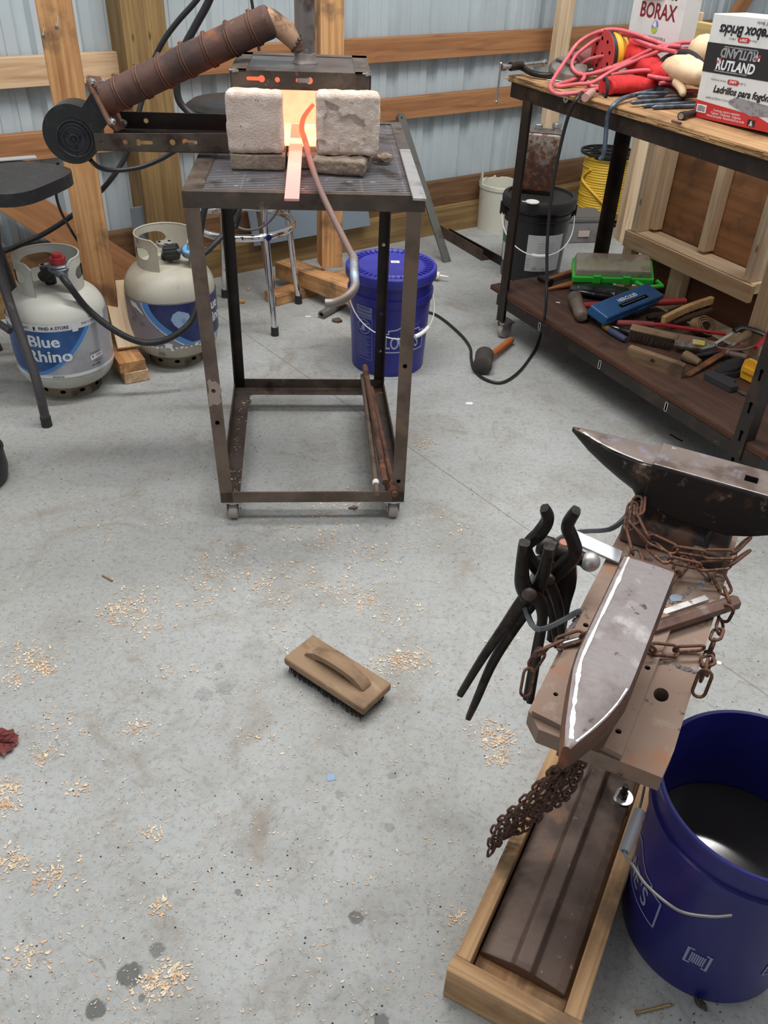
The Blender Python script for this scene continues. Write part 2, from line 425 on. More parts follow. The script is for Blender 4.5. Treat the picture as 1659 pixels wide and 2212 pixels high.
# ------------------------------------------------------------------ the metal wall and its timber
WA = .635
e1 = V((math.cos(WA), math.sin(WA), 0)); e2 = V((math.sin(WA), -math.cos(WA), 0))
WP = F(611, 573) - e2 * .10                     # a point on the inner face of the wall, on the floor
def wp(s, d, z): return WP + e1 * s + e2 * d + V((0, 0, z))   # s along the wall, d out from it
def wpix(x, y, d=0.0):
    q = P(x, y, WP + e2 * d, e2); return (q - WP).dot(e1), q.z
MWALL = Matrix((e1, -e2, V((0, 0, 1)))).transposed().to_4x4(); MWALL.translation = WP     # X along wall, Y outward, Z up
m_wall = mat('grey painted steel', C(184, 196, 202), .42, 0, [(C(174, 186, 192), 3, .4, .7), (C(190, 196, 198), 40, .62, .75)], .05, 8)
b = MB(); prof = []
s = -2.6
while s < 5.2:
    prof += [(s, .0), (s + .030, .0), (s + .046, .022), (s + .082, .022), (s + .098, 0), (s + .128, .0), (s + .130, .004), (s + .150, .004), (s + .152, 0), (s + .196, 0), (s + .198, .004), (s + .218, .004), (s + .220, 0)]
    s += .2286
n = len(prof); zs = (.06, 2.6)
vs_ = [(x, y + .012, z) for z in zs for x, y in prof]
b.vf(vs_, [(i, i + 1, n + i + 1, n + i) for i in range(n - 1)])
struct('wall_back', b, m_wall, MWALL)
tr = [0]
def board(name, p, q, w, h, m, up=(0, 0, 1), bev=.002, kind='structure', **k):
    """timber with its grain along p-q; w sideways, h towards up"""
    M_ = along(p, q, up); L = (V(q) - V(p)).length
    o = obj(name, MB().box((L / 2, 0, 0), (L, w, h)), m, None, M_, bev=bev, **k)
    if kind: o['kind'] = kind
    return o
def trim(*a, **k):
    tr[0] += 1; return board('trim_%d' % tr[0], *a, **k)
PS0, PS1 = -.63, -.465                            # the big post
for z0, z1 in ((.80, .897), (.555, .648)):
    zc, hh = (z0 + z1) / 2, z1 - z0
    trim(wp(-2.5, .019, zc), wp(PS0, .019, zc), .038, hh, m_pine if z0 > .7 else m_girt)
    trim(wp(PS1, .019, zc), wp(5.0, .019, zc), .038, hh, m_girt)
trim(wp((PS0 + PS1) / 2, .055, 0), wp((PS0 + PS1) / 2, .055, 2.6), PS1 - PS0, .15, m_treated, up=e2)
board('baseboard_back', wp(-2.5, .019, .17), wp(5.0, .019, .17), .038, .15, m_skirt)
board('baseboard_back', wp(-2.5, .062, .062), wp(5.0, .062, .062), .06, .124, m_treated)
# diagonal wind brace let in behind the left tank
bs = wpix(268, 600, .06); bt = wpix(-20, 380, .06)
trim(wp(bs[0] + .02, .085, max(bs[1], .09)), wp(bt[0] - .25, .085, bt[1] + .19), .03, .13, m_girt, up=(e1 * .6 + V((0, 0, .8))))
bs = wpix(1560, 60); bt = wpix(1610, -10)
trim(wp(bs[0] - .25, .055, bs[1] - .3), wp(bt[0] + .2, .055, bt[1] + .35), .03, .09, m_girt, up=(-e1 * .7 + V((0, 0, .7))))
# bolt and steel plate at the foot of the big post
q = wpix(293, 478, .15)
t = thing('post_bracket', 'grey galvanised bracket plate bolted to the foot of the large treated post', 'bracket', wp(PS0 - .004, .10, .27))
obj('plate', MB().box((0, 0, 0), (.10, .006, .17), M=Matrix.Rotation(WA, 4, 'Z')), mat('galvanised plate', C(128, 138, 148), .5, .5, [(C(108, 116, 124), 20, .5, .7)]), t, bev=.002)
b = MB(); b.cyl(e2 * .002, e2 * .012, .014, 6); b.cyl(e2 * .002, e2 * .02, .008, 12)
obj('bolt', b, m_zinc, t)
# grey sheet leaning on the boards behind the stool
a0 = wpix(590, 540, .09); a1 = wpix(700, 520, .09)
b = MB(); L = 1.0
M_ = Matrix((e1, (e2 * .25 + V((0, 0, 1))).normalized(), V((0, 0, 1)))).transposed().to_4x4()
sh0 = a0[0] - .12
bw = MB(); bw.vf([wp(sh0, .135, .125), wp(sh0 + .62, .135, .125), wp(sh0 + .62, .045, .42), wp(sh0, .045, .42), wp(sh0, .141, .127), wp(sh0 + .62, .141, .127), wp(sh0 + .62, .051, .423), wp(sh0, .051, .423)],
       [(0, 1, 2, 3), (4, 5, 6, 7), (0, 1, 5, 4), (1, 2, 6, 5), (2, 3, 7, 6), (3, 0, 4, 7)])
one('plastic_sheet', bw, mat('slate blue sheet', C(116, 128, 140), .5), 'flat slate grey sheet leaning on the wall boards behind the chrome stool', 'sheet')

# ------------------------------------------------------------------ loose timber stands in front of the wall
def stand_post(p, q, w, h, m, t, name='post', up=e2): 
    M_ = along(p, q, up); L = (V(q) - V(p)).length
    return obj(name, MB().box((L / 2, 0, 0), (L, w, h)), m, t, M_, bev=.002)
ps = F(222, 716); ps.z = 0
t = thing('timber_stand', 'upright amber two by four on a stacked lumber foot between the two gas tanks', 'stand', ps)
near = F(298, 826); near.z = 0
far = F(205, 690); far.z = 0
dv = (far - near).normalized()
sd = V((-dv.y, dv.x, 0))
stand_post(near + V((0, 0, .021)), near + dv * .48 + V((0, 0, .021)), .085, .04, m_pine, t, 'foot_board', (0, 0, 1))
stand_post(near + dv * .004 + sd * .008 + V((0, 0, .0605)), near + dv * .48 + sd * .008 + V((0, 0, .0605)), .09, .038, m_pine_orange, t, 'foot_board', (0, 0, 1))
pb = near + dv * .235 + sd * .02
pl = P(165, 300, pb, V((0, 1, 0)))
stand_post(V((pl.x, pb.y, .08)), V((pl.x, pb.y, 2.2)), .098, .05, m_pine_orange, t, 'post', (.25, -1, 0))
stand_post(near + dv * .10 - sd * .012 + V((0, 0, .085)), near + dv * .28 - sd * .03 + V((0, 0, .26)), .02, .085, m_pine_pale, t, 'brace', tuple(sd))
b = MB(); nx = V((pl.x, pb.y, 0))
for px, py, ln in ((125, 35, .05), (94, 62, .035)):
    h = P(px, py, nx + V((0, -.03, 0)), V((0, 1, 0)))
    b.cyl(h, h + V((.004, -ln * .7, -ln * .5)), .0022, 8); b.cyl(h + V((.004, -ln * .7, -ln * .5)), h + V((.0042, -ln * .72, -ln * .51)), .006, 12)
obj('nail', b, m_zinc, t, world=True)
# second stand, behind the forge cart
c0 = F(712, 588, .09); c0.z = 0
t = thing('timber_stand', 'upright pale two by four on crossed beams between the stool and blue lidded bucket', 'stand', c0)
stand_post(c0 + V((0, 0, .125)), c0 + V((0, 0, 2.2)), .088, .088, m_pine_orange, t, 'post', (.35, -1, 0))
A0 = F(612, 590, .045); A1 = F(775, 640, .085); A0.z = .07; A1.z = .09
dA = (A1 - A0).normalized(); 
stand_post(A0, A0 + dA * .62, .09, .07, m_pine_orange, t, 'cross_beam', (0, 0, 1))
B0 = F(585, 655, 0); B1 = F(760, 605, 0); dB = (B1 - B0).normalized()
stand_post(B0 + V((0, 0, .021)), B0 + dB * .62 + V((0, 0, .021)), .088, .04, m_pine_orange, t, 'foot_board', (0, 0, 1))
# pale studs stood up beyond the bench
sx = F(1160, 420, 0)
sp = wp(1.25, .22, 0)
def stud_at(px, py, s_, d_, w, h, label, z1=2.1, z0=0.0, yaw=0.0):
    q = P(px, py, wp(s_, d_, 0), e2); p0 = V((q.x, q.y, z0))
    u = Matrix.Rotation(yaw, 3, 'Z') @ e2
    o = board('stud', p0, V((q.x, q.y, z1)), w, h, m_pine_pale, up=tuple(u), kind=None)
    return tag(o, label, 'timber')
stud_at(1190, 240, 0, .16, .09, .038, 'tall pale stud standing at the wall behind the rusty metal can')
stud_at(1368, 420, 0, .62, .085, .085, 'pale square stud standing beside the yellow wire spool and plywood frame', z1=1.0, yaw=-.5)
# ------------------------------------------------------------------ forge cart
SY = math.radians(5)
MS = T(-.44, 1.85, 0) @ Matrix.Rotation(SY, 4, 'Z')
def s(u, v, z): return MS @ V((u, v, z))
def angle(mb, p, q, a, b, wa=.038, wb=.038, t=.004):
    """steel angle from p to q, flanges towards a and b"""
    p, q, a, b = V(p), V(q), V(a).normalized(), V(b).normalized()
    pr = [V(), a * wa, a * wa + b * t, a * t + b * t, a * t + b * wb, b * wb]
    return mb.loft([[p + c for c in pr], [q + c for c in pr]])
def keyhole(x, z, L=.03, r=.0075, w=.0042):
    """round hole of radius r with a slot of half height w running L to one side"""
    pts = []; ang = math.asin(w / r); sg = 1 if L > 0 else -1
    for i in range(15):
        a = ang + (2 * PI - 2 * ang) * i / 14; pts.append((x + sg * r * math.cos(a), z + r * math.sin(a)))
    for i in range(7):
        a = -PI / 2 + PI * i / 6; pts.append((x + L + sg * w * math.cos(a), z + w * math.sin(a)))
    return pts
def slotted(mb, outline, holes, M_, t=.004): mb.prism([outline] + holes, t, M=M_)
FACE = Matrix(((1, 0, 0, 0), (0, 0, 1, 0), (0, 1, 0, 0), (0, 0, 0, 1)))     # XY outline stood up facing -Y
cart = thing('forge_cart', 'tall welded angle steel cart on casters with slatted grate top carrying the glowing forge', 'cart', MS)
TZ, TV = .877, .735
U0, U1 = -.022, .502
X, Y, Z = V((1, 0, 0)), V((0, 1, 0)), V((0, 0, 1))
# top frame: flat ledges inwards, lips down
b = MB()
angle(b, (U0, 0, TZ), (U1, 0, TZ), Y, -Z, .022, .036)
angle(b, (U0, TV, TZ), (U1, TV, TZ), -Y, -Z, .03, .036)
angle(b, (U0, .022, TZ + .0005), (U0, TV - .03, TZ + .0005), X, -Z, .042, .036)
angle(b, (U1, .022, TZ + .0005), (U1, TV - .03, TZ + .0005), -X, -Z, .030, .036)
obj('top_frame', b, m_steel_dark, cart, bev=.0008)
b = MB()
k = 0
while .030 + k * .0135 < TV - .03:
    y = .030 + k * .0135; b.box(((U0 + U1) / 2, y, TZ - .0095), (U1 - U0 - .05, .0058, .015)); k += 1
for u in (.10, .22, .365, .46): b.box((u, TV / 2, TZ - .010), (.005, TV - .05, .013))
obj('grate', b, mat('scaled grate rod', C(136, 134, 138), .42, .4, [(C(92, 84, 80), 14, .5, .7), (C(190, 188, 192), 40, .6, .72), (C(122, 84, 62), 6, .6, .75)]), cart, smooth=40)
for (u, v, a, c) in ((0, 0, X, Y), (.495, 0, -X, Y), (-.014, .655, X, -Y), (.477, .655, -X, -Y)):
    b = MB(); rear = v > .3
    if not rear: angle(b, (u, v, .062), (u - (.02 if u < .3 else 0), v, TZ - .034), a, c, .033, .033)
    elif u > .3:      # drilled rear leg
        slotted(b, [(u - .032, .062), (u, .062), (u, TZ - .034), (u - .032, TZ - .034)], [ring2(u - .016, z, .0055, 14) for z in (.20, .33, .55)], T(0, v - .004, 0) @ FACE)
        b.box((u - .002, v - .018, (.062 + TZ - .034) / 2), (.004, .028, TZ - .096))
    else: angle(b, (u, v, .062), (u, v, TZ - .034), a, c, .032, .032)
    lg = obj('leg', b, m_steel_black if rear else m_steel_leg, cart)  # rear legs use darker steel: their shade is put into the colour
    if not rear:
        for z in ((.31, .40) if u < .1 else (.13, .47)):
            h = MB(); h.cyl((u + (.017 - .024 * z if u < .1 else -.018), -.0006, z), (u + (.017 - .024 * z if u < .1 else -.018), .0, z), .0055, 12); obj('bolt_hole', h, m_hole, lg)
# scorched mill-scale patch on the front left leg
lgp = MB(); lgp.prism([(0, 0), (.01, .008), (.022, .005), (.031, .016), (.028, .03), (.034, .045), (.03, .06), (.02, .072), (.012, .07), (.006, .078), (.0, .07), (.003, .05), (-.001, .03)], .0006, M=Matrix.Rotation(PI / 2, 4, 'X') @ T(-.006, .355, 0))
obj('bare_patch', lgp, mat('bright bare steel patch', C(168, 152, 142), .5, .4), [c for c in cart.children if c.name.startswith('leg')][0])
b = MB()
angle(b, (0, 0, .062), (.495, 0, .062), Y, Z, .038, .034); obj('bottom_rail', b, m_steel_leg, cart, bev=.0008)
b = MB(); angle(b, (-.014, .655, .062), (.477, .655, .062), -Y, Z, .045, .036); obj('bottom_rail', b, m_steel_dark, cart, bev=.0008)
m_flaky = mat('flaked dark steel', C(74, 62, 56), .7, .2, [(C(52, 42, 38), 10, .45, .65), (C(168, 152, 138), 60, .66, .72), (C(116, 84, 62), 30, .6, .7)], .3, 120)
b = MB(); angle(b, (0, .04, .063), (-.013, .615, .063), X, Z, .048, .036); obj('bottom_rail', b, m_flaky, cart)
b = MB(); angle(b, (.495, .04, .063), (.478, .615, .063), -X, Z, .048, .036); obj('bottom_rail', b, m_flaky, cart)
m_wheel = mat('grey caster rubber', C(160, 150, 142), .6)
for u, v in ((.03, .022), (.468, .022), (.018, .633), (.447, .633)):
    b = MB(); b.box((u, v, .0595), (.052, .044, .004)); b.cyl((u, v, .053), (u, v, .058), .02, 16)
    for e in (-1, 1): b.prism([(-.02, .054), (.02, .054), (.012, .02), (-.002, .016), (-.012, .02)], .002, M=T(u + e * .0165 - .001, v, 0) @ Matrix(((0, 0, 1, 0), (1, 0, 0, 0), (0, 1, 0, 0), (0, 0, 0, 1))))
    b.cyl((u - .02, v, .024), (u + .02, v, .024), .005, 8)
    c = obj('caster', b, m_zinc, cart)
    b = MB(); Mx = T(u, v, .024) @ Matrix.Rotation(PI / 2, 4, 'Y')
    b.lathe([(.004, -.012), (.020, -.013), (.024, -.009), (.0245, 0), (.024, .009), (.020, .013), (.004, .012)], 24, M=Mx)
    obj('wheel', b, m_wheel, c, smooth=40)
# two slotted angle arms carrying the fan
arm_f = MB()
slotted(arm_f, [(-.255, .888), (.055, .893), (.055, .934), (-.255, .926)], [keyhole(-.155, .909), ring2(-.075, .911, .007, 12), keyhole(-.045, .912, .024), ring2(-.24, .908, .005, 10), ring2(-.185, .909, .006, 10)], T(0, .275, 0) @ FACE)
arm_f.box((-.10, .297, .890), (.31, .04, .004))
obj('fan_arm', arm_f, m_steel_dark, cart)
arm_b = MB(); 
slotted(arm_b, [(-.235, .905), (.06, .905), (.06, .945), (-.235, .945)], [ring2(-.16, .925, .006, 10)], T(0, .43, 0) @ FACE)
arm_b.box((-.0875, .41, .905), (.295, .04, .004))
obj('fan_arm', arm_b, m_steel_black, cart)

# ------------------------------------------------------------------ forge
from mathutils import noise as mnoise
def rough_brick(d, seed, amp=.0025, cuts=14, edge=.012, chip=None):
    """fire brick: worn corners, pitted faces. d = size, origin at the middle of its foot"""
    mb = MB(); bm = mb.bm
    bmesh.ops.create_cube(bm, size=1.0)
    bmesh.ops.subdivide_edges(bm, edges=bm.edges[:], cuts=cuts, use_grid_fill=True)
    hx, hy, hz = d[0] / 2, d[1] / 2, d[2] / 2
    for v in bm.verts:
        p = V((v.co.x * d[0], v.co.y * d[1], v.co.z * d[2]))
        q = V((max(-hx + edge, min(hx - edge, p.x)), max(-hy + edge, min(hy - edge, p.y)), max(-hz + edge, min(hz - edge, p.z))))
        n = p - q
        if n.length > 1e-6: p = q + n.normalized() * min(n.length, edge)
        o = V((seed * 7.1, seed * 3.3, 1.7))
        k = mnoise.noise(p * 90 + o) * amp + mnoise.noise(p * 32 + o) * amp * 1.3
        p += n.normalized() * k if n.length > 1e-6 else V((0, 0, 0))
        if chip: p = chip(p, hx, hy, hz)
        v.co = p + V((0, 0, hz))
    return mb
m_brick = mat('cream fire brick', C(222, 206, 194), .9, 0, [(C(206, 184, 170), 16, .4, .65), (C(234, 222, 212), 30, .5, .7), (C(186, 128, 112), 11, .62, .78), (C(150, 128, 112), 60, .64, .72)], 1.0, 260, .004)
m_brick_grey = mat('grey fire brick', C(150, 134, 120), .95, 0, [(C(120, 106, 94), 20, .4, .65), (C(176, 158, 142), 40, .55, .72)], 1.0, 120, .004)
def mslab(u, v, z, yaw=0): return MS @ T(u, v, z) @ Matrix.Rotation(yaw, 4, 'Z')
BZ = TZ + .0008
one('fire_brick', rough_brick((.125, .22, .034), 1, .001, edge=.004), m_brick_grey, 'grey base brick lying on the grate under the smooth left front brick', 'brick', M=mslab(.130, .285, BZ), smooth=70)
one('fire_brick', rough_brick((.125, .24, .034), 2, .0035, edge=.010), m_brick_grey, 'broken grey brick with ragged edge on the grate under the cracked right brick', 'brick', M=mslab(.335, .262, BZ, -.18), smooth=70)
one('fire_brick', rough_brick((.07, .22, .030), 5, .001, edge=.004), m_brick_grey, 'grey base brick in the middle, under the glowing flat bar', 'brick', M=mslab(.231, .305, BZ), smooth=70)
one('fire_brick', rough_brick((.126, .062, .129), 3, .0018), m_brick, 'pale pitted fire brick closing the left side of the forge mouth', 'brick', M=mslab(.127, .205, BZ + .035), smooth=70)
def chip(p, hx, hy, hz):
    if p.y < -hy + .006:
        x, z = p.x / hx, p.z / hz
        e = mnoise.noise(V((x * 2.2, z * 2.2, 3.1))) * .35
        inside = (x < .55 + e * .5 and z < .75 + e and not (x < -.72 + e * .4)) and not (x > -.1 + e and z > .25 + e)
        if inside and z > -.55 + e: p.y += .005
        if z < -.55 + e and x < .1: p.y += .004
    if p.x > hx * .9 and p.z < -.82 * hz: p.x -= .004; p.z += .004
    return p
one('fire_brick', rough_brick((.143, .062, .131), 4, .0014, 44, chip=chip), m_brick, 'cracked pinkish fire brick closing the right side of the forge mouth', 'brick', M=mslab(.336, .204, BZ + .035, .02), smooth=60)
b = MB(); b.ico((0, 0, .011), .016, (1.5, 1, .7), 2, .003, 4)
one('clinker', b, m_brick_grey, 'small dark lump on the grate right of the cracked brick', 'clinker', M=mslab(.425, .27, BZ))
# hot chamber
forge = thing('gas_forge', 'steel box forge with orange glowing mouth, rusty ribbed air pipe and black fan', 'forge', MS @ T(.23, .35, TZ))
def glow(name, c, st, c2=None, st2=0):
    t = NT(name); t.base((.5, .3, .2, 1)); t.b.inputs['Roughness'].default_value = .9
    v = t.coord('Object'); n = t.ramp(t.noise(v, 14, 3), .35, .65)
    t.l.new(t.mix(n, c, c2 or c), t.b.inputs['Emission Color']); t.b.inputs['Emission Strength'].default_value = st
    return t.m
m_hot_back = glow('white hot lining', (1.0, .50, .28, 1), 1.1, (1.0, .60, .37, 1))
m_hot_floor = glow('hottest lining', (1.0, .72, .46, 1), 1.7, (1.0, .56, .32, 1))
m_hot_side = glow('red hot lining', (1.0, .16, .08, 1), .9, (1.0, .26, .12, 1))
b = MB(); b.box((.231, .482, .97), (.26, .03, .13))
lin = obj('lining', b, m_hot_back, forge, M=MS)
b = MB(); b.box((.231, .37, .9155), (.26, .20, .009)); obj('lining', b, m_hot_floor, forge, M=MS)
for u in (.09, .375):
    b = MB(); b.box((u, .357, .97), (.03, .215, .13)); obj('lining', b, m_hot_side, forge, M=MS)
# roof frame
b = MB()
FZ0, FZ1, FV0, FV1, FU0, FU1 = 1.037, 1.0745, .240, .505, .073, .389
slotted(b, [(FU0, FZ0), (FU1, FZ0), (FU1, FZ1), (FU0, FZ1)], [keyhole(.143, 1.058, -.030), ring2(.178, 1.057, .0058, 12), keyhole(.250, 1.057, -.026, .0075, .005)], T(0, FV0, 0) @ FACE)
angle(b, (FU0, FV0, FZ1), (FU0, FV1, FZ1), X, -Z, .036, .036); angle(b, (FU1, FV0, FZ1), (FU1, FV1, FZ1), -X, -Z, .036, .036)
angle(b, (FU0, FV1, FZ1), (FU1, FV1, FZ1), -Y, -Z, .036, .036)
b.box(((FU0 + FU1) / 2, FV0 + .012, FZ1 - .002), (FU1 - FU0, .02, .004))
obj('roof_frame', b, m_steel_dark, forge, M=MS, bev=.0006)
b = MB(); b.box((.231, .372, FZ1 - .0045), (.262, .250, .006)); obj('roof_plate', b, mat('satin grey plate', C(92, 88, 88), .4, .5, [(C(70, 62, 60), 10, .45, .65)], .1, 60), forge, M=MS)
b = MB(); b.box((.231, .378, FZ1 - .021), (.26, .225, .020)); obj('roof_insulation', b, m_hot_side, forge, M=MS)
for u, z in ((.157, 1.0655),): pass
b = MB(); b.box((.236, FV0 + .009, 1.057), (.028, .008, .010)); obj('wool_tuft', b, mat('white ceramic wool', C(216, 208, 208), .95), forge, M=MS)
m_wsil = mat('silver weld', C(150, 148, 150), .5, .4)
for u in (.082, .38):
    b = MB(); b.ico((u, FV0, FZ1 - .001), .007, (1.6, .5, .4), 2, .002, 3); obj('weld_bead', b, m_wsil, forge, M=MS)
# burner pipe
PV = .375
pc = (.239, PV, 1.076)
m_pipe = mat('scorched steel pipe', C(128, 122, 118), .45, .4, [(C(84, 70, 64), 14, .5, .68), (C(158, 154, 152), 22, .55, .7)], .1, 80)
b = MB(); b.lathe([(.0235, 1.073), (.0235, 1.30)], 24, M=T(pc[0], pc[1], 0)); b.lathe([(.0, 1.30), (.0235, 1.30)], 24, M=T(pc[0], pc[1], 0))
obj('burner_pipe', b, m_pipe, forge, M=MS, smooth=50)
b = MB(); b.lathe([(.030, 1.0735), (.0285, 1.078), (.0245, 1.083), (.0255, 1.091), (.0236, 1.097)], 24, M=T(pc[0], pc[1], 0))
for v in b.bm.verts: v.co += V((mnoise.noise(v.co * 90), mnoise.noise(v.co * 90 + V((5, 0, 0))), 0)) * .002
obj('weld_collar', b, mat('grey weld', C(142, 134, 130), .5, .5), forge, M=MS, smooth=60)
b = MB(); b.tube(spline([(.236, PV, 1.106), (.205, PV, 1.130), (.170, PV, 1.154), (.148, PV, 1.165)], 5), .024, 20)
obj('branch_pipe', b, mat('burnt tan pipe', C(190, 152, 122), .7, .1, [(C(92, 70, 58), 18, .42, .6), (C(222, 196, 168), 20, .55, .7), (C(120, 84, 62), 30, .58, .7)], .3, 90), forge, M=MS, smooth=50)
b = MB()
for i in range(16): a = 2 * PI * i / 16; b.ico((.222 + .012 * math.cos(a), PV + .025 * math.sin(a), 1.118 + .02 * math.cos(a)), .005, (1, 1, .8), 1, .001, i)
obj('weld_collar', b, m_steel_dark, forge, M=MS, smooth=60)
pa, pz = V((.165, PV, 1.160)), V((-.243, PV - .004, .979))
dirp = (pz - pa).normalized()
Mp = along(pa, pz); Lp = (pz - pa).length; Rp = .036
b = MB(); prof = [(0, 0), (.028, 0), (.034, .004), (Rp, .012)]
k = .012
while k < Lp: prof.append((Rp + mnoise.noise(V((k * 40, 0, 0))) * .0008, k)); k += .01
prof += [(Rp, Lp)]
Mzx = Matrix(((0, 0, 1, 0), (0, 1, 0, 0), (-1, 0, 0, 0), (0, 0, 0, 1)))   # lathe axis along X
b.lathe(prof, 28, M=Mzx)
ap = obj('air_pipe', b, m_rust_pipe, forge, M=MS @ Mp, smooth=50)
for i in range(7):
    x = .045 + i * (Lp - .06) / 6.6
    b = MB()
    for o in (-.003, .003): b.tube([(x + o + .006 * math.cos(a), (Rp + .0012) * math.cos(a), (Rp + .0012) * math.sin(a)) for a in [2 * PI * j / 32 for j in range(32)]], .0019, 6, closed=True)
    b.ico((x, -.008, Rp + .002), .006, (1, 1.3, .7), 1, .001, i)
    obj('wire_band', b, m_rust, ap, smooth=60)
# square flange and nuts
b = MB(); hs = .062
b.prism([[(-hs, -.056), (.03, -.066), (hs, -.05), (hs + .004, .03), (hs - .012, hs), (-hs + .012, hs), (-hs, .04)], ring2(0, 0, .03, 20)], .004, M=Matrix(((0, 0, 1, 0), (0, 1, 0, 0), (-1, 0, 0, 0), (0, 0, 0, 1))))
fl = obj('flange', b, m_rust, forge, M=MS @ Mp @ T(Lp - .004, 0, -.006) @ Matrix.Rotation(.2, 4, 'X'))
for (y_, z_) in ((.045, .045), (-.045, .045), (-.045, -.05), (.045, -.045)):
    b = MB(); b.cyl((-.012, y_, z_), (.006, y_, z_), .0045, 10); b.cyl((-.008, y_, z_), (.0, y_, z_), .0085, 6)
    obj('bolt', b, m_zinc, fl)
# snail fan
fc = V((-.323, PV + .0, .906))
fan = obj('fan_housing', MB().box((0, 0, 0), (.001, .001, .001)), m_black_plastic, forge, M=MS @ T(fc))
b = MB(); pts = []
R0 = .062
for i in range(40):
    a = math.radians(62) + math.radians(300) * i / 39
    pts.append(((R0 + .010 * (1 - i / 39)) * math.cos(a), (R0 + .010 * (1 - i / 39)) * math.sin(a)))
ex = (pz - fc); n_ = V((-dirp.z, dirp.x)); d2 = V((dirp.x, dirp.z))
o1 = V((ex.x, ex.z)) - d2 * .006
pts += [tuple(o1 - V((d2.y, -d2.x)) * .036), tuple(o1 + V((d2.y, -d2.x)) * .036)]
# order: outlet sits between the scroll's end and start
pts = pts[:-2] + sorted(pts[-2:], key=lambda p: math.atan2(p[1], p[0]))
b.prism([pts], .07, M=T(0, .035, 0) @ Matrix.Rotation(PI / 2, 4, 'X'))
fan.data.clear_geometry(); tmp = bpy.data.meshes.new('fan_housing'); bmesh.ops.recalc_face_normals(b.bm, faces=b.bm.faces[:]); b.bm.to_mesh(tmp); b.bm.free(); tmp.materials.append(m_black_plastic); fan.data = tmp
bv = fan.modifiers.new('b', 'BEVEL'); bv.width = .007; bv.segments = 3; bv.angle_limit = math.radians(35); tmp.polygons.foreach_set('use_smooth', [True] * len(tmp.polygons)); tmp.set_sharp_from_angle(angle=math.radians(60))
FM = MS @ T(fc + V((.006, -.036, -.006))) @ Matrix.Rotation(PI / 2, 4, 'X')
b = MB(); b.lathe([(.041, 0), (.044, .003), (.040, .0035), (.037, .001)], 32); obj('intake_ring', b, m_black_plastic, fan, M=FM, smooth=40)
b = MB(); b.lathe([(0, .0005), (.037, .0005)], 32); obj('intake', b, mat('dark fan rotor', C(44, 46, 54), .35, .1), fan, M=FM)
b = MB()
for i in range(3): b.bar((.012 * math.cos(i * 2.09 + .5), .012 * math.sin(i * 2.09 + .5), .003), (.04 * math.cos(i * 2.09 + .5), .04 * math.sin(i * 2.09 + .5), .003), .002, .0025)
b.torus(.026, .0012, n=28, m=6, M=T(0, 0, .003)); b.torus(.0345, .001, n=28, m=6, M=T(0, 0, .003)); 
obj('intake_grille', b, m_black_plastic, fan, M=FM)
b = MB(); b.lathe([(.005, .002), (.012, .002), (.013, .007), (.009, .008), (.008, .0055), (.005, .0055)], 24); b.lathe([(0, .009), (.004, .008), (.004, .002)], 12); obj('hub', b, m_black_plastic, fan, M=FM, smooth=40)
b = MB(); b.lathe([(0, -.035), (.03, -.035), (.034, -.03), (.034, 0), (0, 0)], 24); obj('motor', b, m_black_plastic, fan, M=MS @ T(fc + V((0, .035, 0))) @ Matrix.Rotation(PI / 2, 4, 'X'), smooth=40)

# ------------------------------------------------------------------ steel on the cart
def hot_bar(name, x0, x1, steel, hot, st, side=1):
    """steel heated at one end: gives off its own light from object x0 (cold) to x1 (hottest)"""
    t = NT(name); t.b.inputs['Metallic'].default_value = .2; t.b.inputs['Roughness'].default_value = .6; t.base(steel)
    sp = t.node('ShaderNodeSeparateXYZ'); t.l.new(t.coord('Object'), sp.inputs[0])
    f = t.ramp(sp.outputs[0], x0, x1); f2 = t.math('POWER', f, 1.6)
    t.l.new(t.mix(f2, (.9, .12, .05, 1), hot), t.b.inputs['Emission Color']); t.l.new(t.math('MULTIPLY', f2, st), t.b.inputs['Emission Strength']); return t.m
p, q = s(.214, -.073, .8805), s(.2165, .42, .9235)
M_ = along(p, q); L = (q - p).length
one('flat_bar', MB().box((L / 2, 0, .003), (L, .031, .006)), hot_bar('glowing flat bar', -.15, .33, C(196, 160, 154), (1, .34, .20, 1), 1.0), 'glowing orange flat steel bar lying out of the forge mouth over the front rail', 'steel bar', M=M_, bev=.001)
# poker with a hooked tip and a bent handle
pk = thing('hooked_poker', 'long round steel poker, hot hooked tip in the forge, curled handle out front', 'poker', s(.27, 0, TZ))
tip = [s(.243, .36, .970), s(.232, .345, .955), s(.229, .315, .938)]
shaft = [s(.229, .315, .938), s(.27, .0, .892), s(.336, -.30, .842)]
M_ = along(shaft[2], shaft[0]); Li = (shaft[0] - shaft[2]).length
inv = M_.inverted()
pts = [inv @ p for p in [shaft[2], shaft[1] , shaft[0]]]
hp = spline([inv @ shaft[2], inv @ shaft[1], inv @ (shaft[1].lerp(shaft[0], .8)), inv @ tip[2], inv @ tip[1], inv @ tip[0], inv @ s(.257, .37, .984)], 8)
rr = [.0066 - .002 * max(0, (i - 26)) / 22 for i in range(len(hp))]
b = MB(); b.tube(hp, rr, 10)
obj('rod', b, hot_bar('poker steel', .28, Li + .02, C(122, 98, 92), (1, .20, .09, 1), .8), pk, M=M_, smooth=60)
hd = spline([shaft[2].lerp(shaft[1], .06), shaft[2], P(765, 590, s(0, -.36, 0), MS.to_3x3() @ Y), P(766, 620, s(0, -.385, 0), MS.to_3x3() @ Y), P(748, 642, s(0, -.40, 0), MS.to_3x3() @ Y), P(722, 654, s(0, -.40, 0), MS.to_3x3() @ Y), P(702, 655, s(0, -.40, 0), MS.to_3x3() @ Y)], 6)
